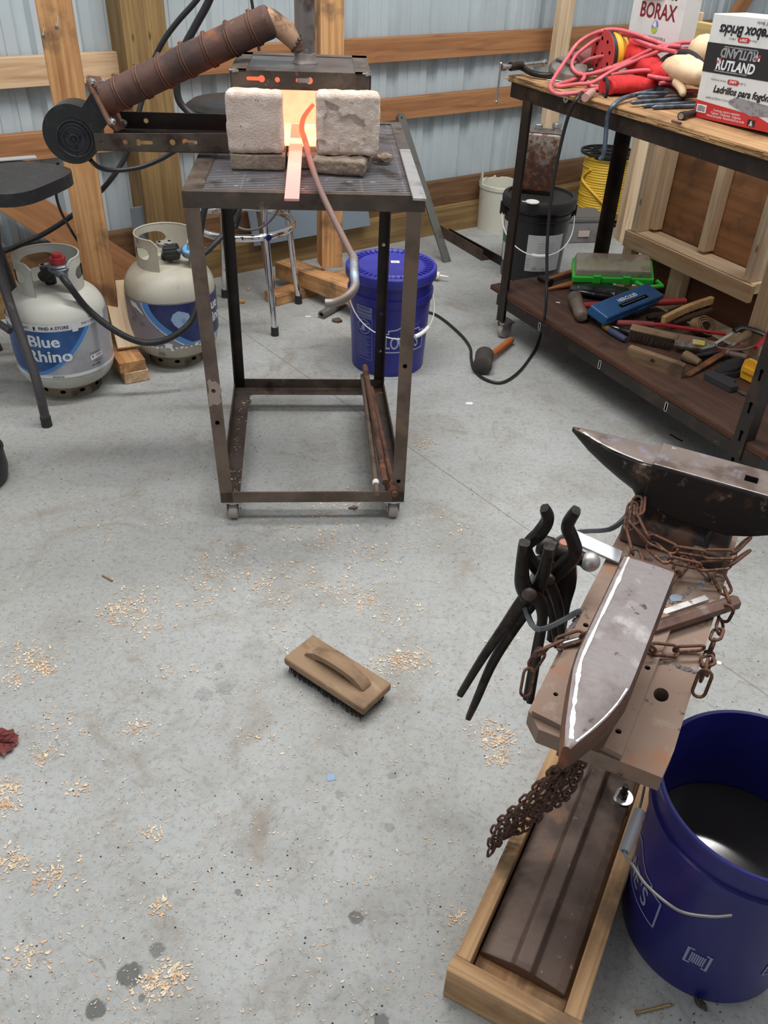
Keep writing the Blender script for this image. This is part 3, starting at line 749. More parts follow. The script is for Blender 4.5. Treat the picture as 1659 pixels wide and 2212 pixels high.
b = MB(); b.tube(hd, [.0068 + .0015 * min(1, i / 6) for i in range(len(hd))], 10); obj('handle', b, mat('heat blued pipe', C(136, 122, 114), .5, .5, [(C(150, 166, 184), 12, .5, .68), (C(120, 84, 66), 20, .55, .7)], .3, 100), pk, world=True, smooth=60, label='blued curved handle end')
p, q = s(.484, -.045, TZ + .0042), s(.486, .385, TZ + .0042)
M_ = along(p, q); L = .43
one('flat_bar', MB().prism([(0, -.0145), (L, -.0135), (L, .0135), (.004, .0145)], .006, z0=-.003), mat('ground flat bar', C(206, 200, 198), .32, .8, [(C(170, 158, 152), 14, .5, .7), (C(130, 116, 110), 40, .62, .74)], .2, 60), 'bright hammered flat bar along the right edge of the cart top', 'steel bar', M=M_, bev=.001)
# rods on the cart's bottom right rail
def rod(p, q, r, m, label, end=None, name='steel_rod', kink=None):
    t = thing(name, label, 'rod', V(p).lerp(V(q), .5) - Z * r, group='rods on the bottom rail of the forge cart')
    b = MB(); b.tube([p, V(p).lerp(V(q), .5) + V((0, 0, .001)), q], r, 10); obj('shaft', b, m, t, world=True, smooth=50)
    if end: end(t)
    return t
def tape(t):
    p, q = s(.4185, .028, .099), s(.419, .045, .0995)
    b = MB(); b.cyl(p, q, .0093, 12); obj('tape_band', b, m_paper, t, world=True, label='white tape band')
def knot(t):
    b = MB()
    for k in (0, .008, .03): b.torus(.009, .005, M=T(s(.4645, -.012 + k, .105)) @ Matrix.Rotation(PI / 2, 4, 'X') @ Matrix.Rotation(.3, 4, 'Y'), n=16)
    obj('twisted_collar', b, m_rust, t, world=True, smooth=60)
rod(s(.420, -.012, .098), s(.408, .66, .108), .0085, mat('grey rod', C(120, 104, 92), .6, .4, [(C(90, 76, 66), 20, .5, .7)]), 'plain grey steel rod with white tape band, leftmost on the cart bottom rail', tape)
rod(s(.443, .02, .112), s(.416, .70, .122), .0095, m_rust, 'thick rust orange rod on top of its neighbours on the cart bottom rail')
rod(s(.466, -.03, .106), s(.432, .58, .105), .0075, m_rust, 'thin rusty rod with a twisted knotted end, rightmost on the cart bottom rail', knot)
# ------------------------------------------------------------------ propane tanks
def cyl_fn(c, R, a0, e=.0008, taper=0.0):
    """label surface round an upright cylinder; x runs along the girth, y is height"""
    def fn(x, y):
        r = R + taper * y + e; a = a0 + x / R
        return V((c[0] + r * math.cos(a), c[1] + r * math.sin(a), y))
    return fn
m_tank = mat('cream grey tank paint', C(190, 190, 182), .42, 0, [(C(174, 172, 162), 5, .45, .68), (C(120, 112, 98), 16, .66, .78)], .03, 30)
m_tank2 = mat('soiled tank paint', C(182, 178, 164), .45, 0, [(C(162, 154, 136), 5, .42, .66), (C(104, 96, 82), 14, .62, .76)], .04, 30)
m_lab_grey = mat('silver label film', C(176, 176, 182), .35, .15, [(C(158, 158, 166), 8, .45, .65)], .15, 18)
m_lab_white = mat('white label film', C(214, 216, 220), .4)
m_lab_blue = mat('blue label film', C(36, 76, 128), .35, 0, [(C(48, 92, 150), 9, .45, .65)], .12, 18)
m_lab_navy = mat('navy label film', C(36, 42, 84), .35, 0, [(C(46, 56, 104), 9, .45, .65)], .12, 18)
m_lab_sky = mat('sky blue label film', C(78, 132, 196), .35, 0, [], .1, 18)
m_ring_rust = mat('dirty foot ring', C(128, 118, 100), .7, .1, [(C(84, 70, 56), 16, .45, .62)], .2, 60)
def tank(c, label, yaw, m, collar_mat):
    t = thing('propane_tank', label, 'gas tank', T(c) @ Matrix.Rotation(yaw, 4, 'Z'))
    R = .155
    b = MB()
    pr = [(0, .034), (.06, .036), (.098, .042)]
    for i in range(9): a = -PI / 2 + .55 + i * (PI / 2 - .55) / 8; pr.append((.085 + .07 * math.cos(a), .105 + .068 * math.sin(a)))
    pr += [(R, .15), (R, .20), (R, .25)]
    for i in range(11): a = i * (PI / 2 - .12) / 10; pr.append((.070 + .085 * math.cos(a), .268 + .088 * math.sin(a)))
    pr += [(.05, .3605), (.02, .362), (0, .362)]
    b.lathe(pr, 56); obj('body', b, m, t, smooth=60)
    b = MB(); b.lathe([(.1005, .0), (.1005, .05), (.097, .05), (.097, 0), (.1005, 0)], 48)
    fr = obj('foot_ring', b, m_ring_rust, t, smooth=40)
    for k in range(10):
        a = k * 2 * PI / 10
        h = MB(); h.prism(ring2(0, 0, .006, 10, 1.6), .0006, M=Matrix.Rotation(a, 4, 'Z') @ T(.1008, 0, .024) @ Matrix(((0, 0, 1, 0), (1, 0, 0, 0), (0, 1, 0, 0), (0, 0, 0, 1)))); obj('drain_slot', h, m_hole, fr)
    # collar: curled plate with hand holes and an opening
    b = MB(); rc, z0, z1 = .1, .345, .455; n = 120; a0, a1 = math.radians(-58), math.radians(238)
    def open_at(a):   # (lower, upper) of the cut out at this angle in degrees, or None
        d = math.degrees(a)
        for c_, hw, lo, hi in ((-20, 20, .385, .425), (110, 38, .385, .43), (200, 20, .385, .425)):
            x = abs(d - c_) / hw
            if x < 1: k = math.sqrt(max(0, 1 - x ** 4)); m_ = (lo + hi) / 2; return (m_ - (m_ - lo) * k, m_ + (hi - m_) * k)
        return None
    def topz(a):
        e = min(a - a0, a1 - a); return z1 - .02 * max(0, 1 - e / .25) ** 2
    def quad(p, q, zl, zh):
        for r_ in (rc, rc - .003): b.vf([(r_ * math.cos(p), r_ * math.sin(p), zl[0]), (r_ * math.cos(q), r_ * math.sin(q), zl[1]), (r_ * math.cos(q), r_ * math.sin(q), zh[1]), (r_ * math.cos(p), r_ * math.sin(p), zh[0])], [(0, 1, 2, 3)])
    for i in range(n):
        p, q = a0 + (a1 - a0) * i / n, a0 + (a1 - a0) * (i + 1) / n
        op, oq = open_at(p), open_at(q)
        if op or oq:
            mid = ((op or oq)[0] + (op or oq)[1]) / 2
            op = op or (mid, mid); oq = oq or (mid, mid)
            quad(p, q, (z0, z0), (op[0], oq[0])); quad(p, q, (op[1], oq[1]), (topz(p), topz(q)))
        else: quad(p, q, (z0, z0), (topz(p), topz(q)))
    b.tube([((rc - .0015) * math.cos(a0 + (a1 - a0) * i / n), (rc - .0015) * math.sin(a0 + (a1 - a0) * i / n), topz(a0 + (a1 - a0) * i / n)) for i in range(n + 1)], .0028, 6)
    obj('collar', b, collar_mat, t, smooth=40, fix=False)
    b = MB(); b.lathe([(.018, .36), (.018, .378), (.012, .38), (.012, .405), (.0, .407)], 16); b.cyl((0, -.01, .392), (0, -.045, .392), .013, 12)
    v = obj('valve', b, m_black_iron, t, smooth=40)
    b = MB(); b.prism([ring2(0, 0, .026, 24, 1.0)], .012, z0=.408); 
    for k in range(3): a = k * 2.094 + .4; b.cyl((.022 * math.cos(a), .022 * math.sin(a), .408), (.022 * math.cos(a), .022 * math.sin(a), .42), .009, 12)
    obj('handwheel', b, mat('cast grey knob', C(150, 146, 138), .6, .2), v, bev=.002)
    return t
T1, T2 = V((-1.095, 2.59, 0)), V((-.787, 2.852, 0))
t1 = tank(T1, 'cream gas tank with clean blue label at the left edge under a red knobbed regulator', math.radians(-67 + 90 + 0), m_tank, m_tank)
t2 = tank(T2, 'soiled gas tank with torn navy label standing behind the forge cart left leg', math.radians(-74 + 90 + 15), m_tank2, m_tank2)
LR = .1552
def lab(c, face, e): return cyl_fn(c, LR, math.radians(face), e)
def band(t, c, z0, z1, m, name='label_wrap', e=.0006, a0=0, a1=2 * PI, rag=0.0, seed=1):
    n = 96; vs = []; fs = []
    for i in range(n + 1):
        a = a0 + (a1 - a0) * i / n; r = LR + e
        lo = z0 + rag * mnoise.noise(V((i * .35, seed, 0))); hi = z1 + rag * .5 * mnoise.noise(V((i * .22, seed + 4, 0)))
        wr = .0008 * mnoise.noise(V((i * .5, seed, 2)))
        for k in range(5): vs.append((c.x + (r + wr) * math.cos(a), c.y + (r + wr) * math.sin(a), lo + (hi - lo) * k / 4))
    for i in range(n):
        for k in range(4): fs.append((i * 5 + k, i * 5 + 5 + k, i * 5 + 6 + k, i * 5 + 1 + k))
    b = MB(); b.vf(vs, fs); return obj(name, b, m, t, world=True, smooth=60, fix=False)
# first tank's label
wrap = band(t1, T1, .105, .285, m_lab_grey)
def part(fnlist, name, m, par):
    b = MB(); fnlist(b); return obj(name, b, m, par, world=True, fix=False)
f0 = lab(T1, -76, .0012); f1 = lab(T1, -76, .0018); f2 = lab(T1, -76, .0026)
deg = LR * PI / 180
def white_band(b):
    patch(b, [(-80 * deg, .263), (70 * deg, .263), (70 * deg, .286), (-80 * deg, .286)], f0, step=.012)
    patch(b, [(-80 * deg, .103), (100 * deg, .103), (100 * deg, .114), (-80 * deg, .114)], f0, step=.012)
part(white_band, 'white_strip', m_lab_white, wrap)
def sweepcurve(x0, x1, zt, zb, n=14, k=.62):
    """right hand edge of the blue field, bowing in towards the foot"""
    return [(x0 + (x1 - x0) * (1 - (i / n)) ** k, zt + (zb - zt) * i / n) for i in range(n + 1)]
def shape(off, zt=.262, zb=.112):
    r = sweepcurve(-40 * deg, 40 * deg + off, zt, zb + (-.008 if off > .001 else 0), 16, .5)
    return [(-78 * deg, zt)] + r + [(-58 * deg, zb + .008), (-78 * deg, zb + .04)]
part(lambda b: patch(b, shape(.011), f0, step=.008), 'white_swoosh', m_lab_white, wrap)
part(lambda b: patch(b, shape(.008, zb=.113), f1, step=.008), 'sky_swoosh', m_lab_sky, wrap)
part(lambda b: patch(b, shape(-.010, zb=.118), lab(T1, -76, .0022), step=.008), 'blue_field', m_lab_blue, wrap)
def words(b):
    write(b, 'Blue', .052, (-.036, .228), f2, bold=.024, sx=1.1); write(b, 'Rhino', .054, (-.026, .178), f2, bold=.024, sx=1.1)
part(words, 'lettering', m_letter_white, wrap)
def words(b):
    write(b, 'FIND A STORE', .014, (.004, .274), f2, bold=.02); write(b, 'PROPANE', .008, (-.01, .1075), f2, bold=.01); write(b, 'FIND A STORE', .009, (.118, .276), f2, bold=.01)
    write(b, 'DELIVERY', .010, (-.095, .274), f2, bold=.01)
    patch(b, [(-.058, .268), (-.052, .268), (-.052, .28), (-.058, .28)], f2)
    for i in range(4): write(b, ('CO', 'LP', 'UL', 'DOT')[i], .007, (.105 + i * .008, .168), f2)
    write(b, 'cylinder use', .007, (.128, .138), f2); write(b, 'use safely', .009, (.118, .128), f2, bold=.02)
part(words, 'lettering', m_letter_black, wrap)
part(lambda b: patch(b, [(.100, .144), (.148, .149), (.148, .166), (.100, .161)], lab(T1, -76, .0024), step=.008), 'sticker', m_letter_white, wrap)
part(lambda b: (patch(b, [(.105, .156), (.109, .151), (.113, .157), (.111, .159), (.109, .1575), (.107, .159)], lab(T1, -76, .003)), write(b, 'propane', .006, (.131, .158), lab(T1, -76, .003), bold=.02)), 'sticker_heart', mat('red print', C(190, 40, 48), .5), wrap)
part(lambda b: patch(b, [(.058, .256), (.076, .256), (.076, .28), (.058, .28)], lab(T1, -76, .003)), 'price_sticker', m_lab_white, wrap)
# second tank's torn label
wrap2 = band(t2, T2, .105, .262, mat('weathered label film', C(134, 128, 136), .5, .1, [(C(162, 158, 164), 9, .5, .7), (C(96, 86, 84), 14, .6, .74)], .3, 25), rag=.006, seed=5)
g0 = lab(T2, -76, .0012); g1 = lab(T2, -76, .0018); g2 = lab(T2, -76, .0026)
def shape2(off, zb=.112):
    l = [(-36 * deg - off + (22 * deg) * (i / 14.0) ** 1.7 * 2.3, .259 + (zb - .259) * i / 14) for i in range(15)]
    return [(110 * deg, .259)] + l + [(110 * deg, zb)]
part(lambda b: patch(b, shape2(.010, .108), g0, step=.008), 'white_swoosh', m_lab_white, wrap2)
part(lambda b: patch(b, shape2(.006), g1, step=.008), 'sky_swoosh', m_lab_sky, wrap2)
part(lambda b: patch(b, shape2(-.020, .118), lab(T2, -76, .0022), step=.008), 'navy_field', m_lab_navy, wrap2)
def blob(b):
    # pale worn picture patch, of no particular figure
    patch(b, [(.002, .225), (.02, .236), (.04, .23), (.056, .222), (.062, .2), (.05, .178), (.034, .17), (.03, .152), (.022, .15), (.018, .172), (.004, .186), (-.006, .206)], g2, step=.008)
part(blob, 'pale_picture', mat('pale blue print', C(150, 172, 204), .5, 0, [(C(122, 146, 186), 40, .5, .62)]), wrap2)
def words(b):
    write(b, 'Blue', .05, (.160, .222), g2, bold=.024); write(b, 'Rhino', .052, (.163, .176), g2, bold=.024)
part(words, 'lettering', m_letter_white, wrap2)
part(lambda b: write(b, 'NET WEIGHT', .007, (.05, .109), g2), 'lettering', m_letter_black, wrap2)
def torn(b):
    rr = random.Random(4)
    for i in range(26):
        x = -.19 + i * .017; z = .106 + rr.uniform(-.004, .004)
        patch(b, [(x, z), (x + rr.uniform(.006, .016), z + .003), (x + rr.uniform(.006, .014), z - rr.uniform(.002, .009)), (x + .003, z - rr.uniform(.001, .006))], g2)
    patch(b, [(-.036, .118), (-.02, .122), (-.008, .116), (-.012, .108), (-.006, .092), (-.014, .09), (-.02, .102), (-.034, .106)], g2)
    patch(b, [(-.16, .255), (-.13, .252), (-.118, .238), (-.105, .225), (-.10, .212), (-.112, .222), (-.128, .232), (-.15, .238)], g2, step=.01)
part(torn, 'torn_shreds', m_lab_white, wrap2)

# regulators and hoses
m_reg = mat('cast zinc', C(108, 114, 120), .4, .6)
def local(c, a, r, z): return V((c.x + r * math.cos(math.radians(a)), c.y + r * math.sin(math.radians(a)), z))
rp = P(127, 577, T1 + V((-.0, -.045, 0)), V((0, 1, 0)))
h1 = thing('gas_regulator', 'red knobbed zinc gas regulator with black hose on the tank at the left edge', 'regulator', rp - Z * .03)
b = MB(); b.lathe([(0, -.022), (.016, -.022), (.024, -.012), (.033, -.008), (.034, 0), (.03, .004), (.034, .007), (.03, .012), (.018, .014), (0, .014)], 28, M=T(rp)); obj('body', b, m_reg, h1, world=True, smooth=40)
b = MB(); n = 24; pr = [((.022 + (.0025 if (i // 2) % 2 else 0)) * math.cos(2 * PI * i / n), (.022 + (.0025 if (i // 2) % 2 else 0)) * math.sin(2 * PI * i / n)) for i in range(n)]
b.prism([pr], .02, M=T(rp + Z * .013)); b.cyl(rp + Z * .033, rp + Z * .044, .015, 20)
obj('adjusting_knob', b, mat('red plastic knob', C(150, 36, 40), .45), h1, world=True, bev=.002)
b = MB(); q = T1 + V((-.012, -.03, .392)); b.tube([q, q.lerp(rp, .5), rp], [.017, .019, .016], 14); b.cyl(q.lerp(rp, .2) + Z * .0, q.lerp(rp, .2) + Z * .028, .012, 12); obj('coupling', b, m_black_plastic, h1, world=True, smooth=50)
def pth(pts): return [P(x, y, (0, d, 0), (0, 1, 0)) for x, y, d in pts]
hs1 = pth([(131, 592, rp.y - .028), (150, 618, rp.y - .05), (190, 668, 2.52), (245, 712, 2.52), (300, 738, 2.53), (345, 738, 2.55), (385, 720, 2.57), (412, 695, 2.6), (426, 660, 2.63), (432, 610, 2.68), (430, 540, 2.72), (438, 470, 2.74), (455, 400, 2.74), (468, 335, 2.70)])
b = MB(); b.tube(spline(hs1, 8), .0105, 12); obj('hose', b, m_black_rubber, h1, world=True, smooth=60)
b = MB(); b.tube([rp + V((.0, -.018, -.012)), hs1[0], hs1[1]], [.013, .013, .0115], 12); obj('hose_fitting', b, m_reg, h1, world=True, smooth=50)
rp2 = P(410, 540, T2 + V((0, -.03, 0)), V((0, 1, 0)))
h2 = thing('gas_regulator', 'gas regulator with sky blue disc on the soiled tank behind the cart leg', 'regulator', rp2 - Z * .03)
cn = T2 + V((-.006, -.028, .392))
b = MB(); 
M_ = along(cn, rp2); L = (rp2 - cn).length
n = 36; pr = [((.024 + (.003 if i % 3 else 0)) * math.cos(2 * PI * i / n), (.024 + (.003 if i % 3 else 0)) * math.sin(2 * PI * i / n)) for i in range(n)]
b.prism([pr], .044, M=M_ @ T(.012, 0, 0) @ Matrix(((0, 0, 1, 0), (0, 1, 0, 0), (-1, 0, 0, 0), (0, 0, 0, 1)))); obj('ribbed_nut', b, m_black_plastic, h2, world=True, bev=.003)
b = MB(); b.lathe([(0, -.02), (.02, -.02), (.03, -.01), (.031, .002), (.026, .008), (0, .008)], 28, M=T(rp2) @ Matrix.Rotation(.5, 4, 'X')); b.cyl(cn, rp2, .009, 12); obj('body', b, m_reg, h2, world=True, smooth=40)
b = MB(); b.lathe([(0, .0095), (.021, .0095), (.0225, .0075)], 28, M=T(rp2) @ Matrix.Rotation(.5, 4, 'X')); obj('disc', b, mat('sky blue disc', C(96, 170, 226), .4), h2, world=True)
b = MB(); b.tube(spline([rp2 + V((.02, 0, -.005)), *pth([(440, 548, rp2.y + .02), (470, 520, rp2.y + .06), (500, 486, 2.95), (516, 455, 2.97), (520, 420, 2.98), (500, 370, 2.96), (470, 320, 2.92)])], 8), .0095, 12); obj('hose', b, m_black_rubber, h2, world=True, smooth=60)

# ------------------------------------------------------------------ cords and hoses in front of the wall
def cord(name, label, cat, pts, r, m=None, n=8, extra=None):
    b = MB(); b.tube(spline(pts, 8), r, 8)
    return one(name, b, m or m_cord, label, cat, smooth=60)
cord('air_hose', 'thick black hose hanging in a bend behind the rusty air pipe', 'hose', pth([(470, -60, 2.9), (452, 0, 2.9), (420, 60, 2.9), (392, 115, 2.9), (382, 170, 2.9), (386, 215, 2.9), (408, 242, 2.9), (440, 262, 2.88), (470, 285, 2.84)]), .0115)
cord('gas_hose', 'long black hose sweeping from top down past the big post to the left edge', 'hose', pth([(450, -40, 3.0), (425, 0, 3.0), (385, 45, 3.0), (355, 85, 3.0), (332, 130, 3.0), (318, 175, 2.98), (303, 230, 2.95), (290, 280, 2.93), (272, 335, 2.92), (245, 380, 2.9), (205, 425, 2.9), (150, 470, 2.88), (95, 505, 2.86), (40, 530, 2.82), (-30, 560, 2.8)]), .0085)
cord('fan_cord', 'thin black cord looping under the fan from its motor back to the cart', 'cord', pth([(195, 345, 2.22), (215, 362, 2.24), (250, 368, 2.26), (300, 362, 2.3), (345, 345, 2.33), (380, 325, 2.34), (405, 312, 2.32)]), .006)
cord('power_cord', 'thin black cord dropping from behind the black seat down past the diagonal brace', 'cord', pth([(126, 350, 2.72), (120, 385, 2.73), (122, 425, 2.74), (133, 460, 2.76), (152, 495, 2.86), (178, 540, 2.9), (200, 600, 2.95), (222, 665, 2.86), (250, 700, 2.80), (268, 718, 2.79)]), .0045)
cord('cable', 'thin black cable hanging from above just left of the burner pipe', 'cable', pth([(536, -60, 3.0), (540, -20, 3.0), (545, 10, 3.0), (552, 60, 3.0), (560, 110, 3.0)]), .0048)
cord('cable', 'thin grey cable drooping in front of the chrome stool legs', 'cable', pth([(508, 488, 3.06), (530, 496, 3.06), (560, 493, 3.05), (585, 475, 3.04), (602, 450, 3.03), (612, 420, 3.02), (615, 380, 3.0)]), .0045, mat('grey cable', C(96, 92, 92), .5))
cord('cable', 'black looped cable hanging behind the cart beside the stool ring', 'cable', pth([(506, 400, 2.99), (514, 450, 2.99), (518, 470, 2.99), (510, 492, 2.98), (502, 478, 2.98), (508, 450, 2.97), (520, 410, 2.97)]), .0055)

# ------------------------------------------------------------------ chrome stool behind the cart
SC = V((-.585, 3.245, 0))
st = thing('bar_stool', 'chrome bar stool with foot ring and black seat standing behind the forge cart', 'stool', SC)
feet = []
fa, fb = F(594, 724, 0), F(645, 655, 0)
for f in (fa, fb, SC * 2 - fa, SC * 2 - fb): feet.append(V((f.x, f.y, 0)))
SH = .765
for f in feet:
    d = (f - SC); top = SC + d * .66 + Z * (SH - .02); kn = SC + d * .93 + Z * .15
    b = MB(); b.tube([f + Z * .03, kn, top], .0125, 14)
    lg = obj('leg', b, m_chrome, st, world=True, smooth=60)
    b = MB(); b.tube([f, f + Z * .035], [.0155, .0145], 14); obj('rubber_foot', b, m_black_rubber, lg, world=True, smooth=60)
rz = .375
rad = (feet[0] - SC).length * .85
b = MB(); b.torus(rad, .0135, M=T(SC + Z * rz), n=64, m=12); obj('foot_ring', b, m_chrome, st, world=True, smooth=60)
b = MB()
for f in feet:
    d = (f - SC).normalized(); b.cyl(SC + d * (rad + .008) + Z * rz, SC + d * (rad + .016) + Z * rz, .012, 12)
obj('rivet', b, m_chrome, st, world=True, smooth=40)
b = MB(); b.lathe([(0, SH - .02), (.165, SH - .02), (.178, SH - .005), (.176, SH + .02), (.155, SH + .034), (0, SH + .036)], 48, M=T(SC)); obj('seat', b, m_black_plastic, st, world=True, smooth=40)
# rusty angle bar propped beside it
p, q = F(582, 650, 0), P(552, 452, (0, 3.62, 0), (0, 1, 0))
b = MB(); angle(b, p, p + (q - p) * 1.35, (1, .2, 0), (.2, 1, 0), .03, .03)
one('angle_bar', b, mat('dull brown angle', C(84, 62, 52), .7, .2, [(C(60, 44, 38), 14, .45, .65)], .2, 80), 'brown rusty angle bar leaning up behind the chrome stool front leg', 'steel bar')

# ------------------------------------------------------------------ black stool at the left edge
sz = .70
sr = F(124, 388, sz)
cs = V((sr.x - .19, sr.y + .02, 0))
ch = thing('folding_stool', 'black padded stool with tube legs cut off by the left edge', 'stool', cs)
pl_ = []
for i in range(48):
    a = 2 * PI * i / 48; c_, s_ = math.cos(a), math.sin(a); k = 1 / (abs(c_) ** 4 + abs(s_) ** 4) ** .25
    pl_.append((.19 * c_ * k, .17 * s_ * k))
Ms = T(cs + Z * (sz - .036)) @ Matrix.Rotation(-.25, 4, 'Z')
b = MB(); b.prism([pl_], .036); obj('seat', b, m_black_plastic, ch, M=Ms, smooth=40, bev=.010, seg=4)
ft = F(102, 920, 0)
lt = P(0, 585, (0, 2.46, 0), (0, 1, 0))
kn = P(72, 800, (0, 2.345, 0), (0, 1, 0))
tops = lt + (lt - kn) * .6
m_tube = mat('dark grey tube', C(70, 66, 68), .4, .3, [(C(96, 92, 92), 20, .55, .72)])
b = MB(); b.tube(spline([ft + Z * .02, ft + Z * .06 + (kn - ft) * .2, kn, lt, V((cs.x + .02, cs.y - .08, sz - .04))], 6), .0145, 14); lg = obj('leg', b, m_tube, ch, world=True, smooth=60)
b = MB(); b.cyl(ft, ft + Z * .028 + (kn - ft) * .03, .0165, 14); obj('rubber_foot', b, m_black_rubber, lg, world=True, smooth=60)
f2_ = ft + V((-.46, .05, 0))
b = MB(); b.tube(spline([f2_ + Z * .02, f2_ + Z * .1 + V((.05, .04, 0)), V((cs.x - .03, cs.y - .08, sz - .04))], 6), .0145, 14); lg = obj('leg', b, m_tube, ch, world=True, smooth=60)
f3_ = ft + V((.1, .62, 0)); f3_.x = cs.x + .03
for dx in (-.12, -.26):
    b = MB(); b.tube([V((cs.x + dx, cs.y + .28, 0)), V((cs.x + dx, cs.y + .10, sz - .04))], .0145, 14); obj('leg', b, m_tube, ch, world=True, smooth=60)
br = P(22, 715, (0, 2.40, 0), (0, 1, 0))
b = MB(); b.tube([br, P(-40, 672, (0, 2.46, 0), (0, 1, 0)), V((f2_.x + .1, f2_.y + .1, br.z + .04))], .011, 12); obj('brace', b, m_tube, ch, world=True, smooth=60)
ra, rb = F(78, 339, sz + .004), F(-90, 352, sz + .004)
M_ = along(ra, rb); L = (rb - ra).length
ru = one('steel_rule', MB().box((L / 2, 0, 0), (L, .034, .004)), mat('brushed alloy', C(202, 202, 204), .35, .6), 'silver metal rule lying on the black stool seat', 'ruler', M=M_, bev=.0006)
b = MB(); b.bar((.002, .009, .0021), (L, .009, .0021), .002, .0004); obj('groove', b, m_letter_grey, ru, M=M_)
q = F(2, 1055, 0)
b = MB(); pr = [(0, .0), (.075, .0), (.09, .01), (.096, .04), (.094, .09), (.088, .105), (.078, .108), (.08, .09), (.078, .02), (.0, .015)]
b.lathe(pr, 48, M=T(q + V((-.085, .03, 0)))); b.torus(.093, .004, M=T(q + V((-.085, .03, .1))), n=40)
one('plastic_pan', b, m_black_plastic, 'black plastic pan just showing at the left edge of the concrete floor', 'pan', smooth=40)

# ------------------------------------------------------------------ five gallon buckets
m_blue = mat('royal blue plastic', C(36, 36, 128), .36, 0, [(C(46, 46, 140), 6, .45, .7)], .02, 30)
m_blue_lid = mat('royal blue lid', C(50, 50, 150), .42, 0, [(C(62, 62, 160), 8, .45, .7)], .02, 30)
def bucket_wall(mb, c, Rb, Rt, H, hoops, rim=.006, inner=True, open_top=True):
    rr = lambda z: Rb + (Rt - Rb) * z / H
    pr = [(0, .004), (Rb - .006, .004), (Rb, .0), (Rb + .001, .004)]
    z = .02
    pr.append((rr(z), z))
    for (h0, h1, o) in hoops: pr += [(rr(h0), h0), (rr(h0) + o, h0 + .002), (rr(h1) + o, h1 - .002), (rr(h1), h1)]
    pr += [(rr(H - .012), H - .012), (Rt + rim, H - .010), (Rt + rim, H - .002), (Rt + rim * .5, H)]
    if open_top: pr += [(Rt - .003, H - .001), (Rt - .004, H - .01), (Rb - .002, .006), (0, .006)]
    return mb.lathe(pr, 72, M=T(c))
def bail(mb, c, R, z, drop, face, ang=0.0, n=30, r=.0022, span=PI):
    """wire handle hanging against the side; face = direction (radians) it hangs towards"""
    pts = []
    for i in range(n + 1):
        a = face - span / 2 + span * i / n
        k = math.sin(PI * i / n)
        rr_ = R + .004 + .012 * k
        pts.append(V((c.x + rr_ * math.cos(a), c.y + rr_ * math.sin(a), z - drop * k ** .8)))
    mb.tube(pts, r, 8); return pts
B1 = V((-.013, 2.885, 0))
bk = thing('plastic_bucket', 'lidded royal blue bucket with white print standing behind the forge cart', 'bucket', B1)
Rb, Rt, H = .131, .149, .355
b = MB(); bucket_wall(b, B1, Rb, Rt, H, [(.262, .292, .006)], open_top=False); obj('body', b, m_blue, bk, world=True, smooth=35)
b = MB(); b.lathe([(.158, .335), (.160, .339), (.159, .366), (.155, .371), (.148, .371), (.143, .3655), (.118, .3655), (.114, .369), (.108, .3665), (.0, .3665)], 72, M=T(B1))
ld = obj('lid', b, m_blue_lid, bk, world=True, smooth=35)
b = MB()
for i in range(44):
    a = 2 * PI * i / 44; d = V((math.cos(a), math.sin(a), 0)); b.bar(B1 + d * .120 + Z * .368, B1 + d * .146 + Z * .369, .005, .005)
obj('lid_ribs', b, m_blue_lid, ld, world=True)
b = MB(); q = F(845, 568, .3675); b.prism([(0, 0), (.03, 0), (.03, .022), (0, .022)], .0006, M=T(q) @ Matrix.Rotation(.1, 4, 'Z')); sk = obj('lid_sticker', b, m_paper, ld, world=True)
b = MB(); [b.prism([(.006 + i * .0025, .006), (.0075 + i * .0025, .006), (.0075 + i * .0025, .016), (.006 + i * .0025, .016)], .0003, M=T(q + Z * .0006) @ Matrix.Rotation(.1, 4, 'Z')) for i in range(6)]; obj('bar_marks', b, m_letter_grey, ld, world=True)
def bfn(c, a0, e=.0008):
    def fn(x, y):
        r = Rb + (Rt - Rb) * y / H + e; a = math.radians(a0) + x / .14
        return V((c.x + r * math.cos(a), c.y + r * math.sin(a), y))
    return fn
def bucket_print(par, c, face, m):
    g = bfn(c, face)
    dg = .14 * PI / 180
    def logo(b):
        frame2(b, [(-.085, .098), (.085, .098), (.085, .168), (.060, .168), (.060, .180), (.038, .180), (.0, .205), (-.030, .185), (-.060, .180), (-.060, .168), (-.085, .168)], .0045, g, .006)
        for i, ch in enumerate("LOWE'S"):
            write(b, ch, .066, (-.064 + (0, .026, .058, .083, .1005, .1145)[i], .131), g, sx=.62, bold=.012)
    part(logo, 'lettering', m, par)
bucket_print(bk, B1, -65, mat('pale blue print', C(176, 186, 214), .5))
g = bfn(B1, -128)
part(lambda b: patch(b, [(-.034, .216), (.034, .216), (.034, .258), (-.034, .258)], g, step=.006), 'warning_label', mat('pale label', C(120, 124, 168), .5), bk)
def warn(b):
    frame2(b, [(-.034, .058), (.034, .058), (.034, .214), (-.034, .214)], .0012, g, .006)
    n = 30; pr = ring2(0, .182, .026, n); frame2(b, pr, .003, g)
    patch(b, [(-.02, .166), (-.018, .164), (.02, .198), (.018, .2)], g)
    patch(b, [(-.012, .166), (.006, .166), (.004, .184), (.014, .192), (.008, .198), (-.004, .19), (-.012, .178)], g)
    for k in range(14): patch(b, [(-.028, .146 - k * .0058), (.028 - (k * 7 % 5) * .004, .146 - k * .0058), (.028 - (k * 7 % 5) * .004, .1475 - k * .0058), (-.028, .1475 - k * .0058)], g, step=.008)
part(warn, 'warning_print', mat('pale blue print', C(140, 148, 192), .5), bk)
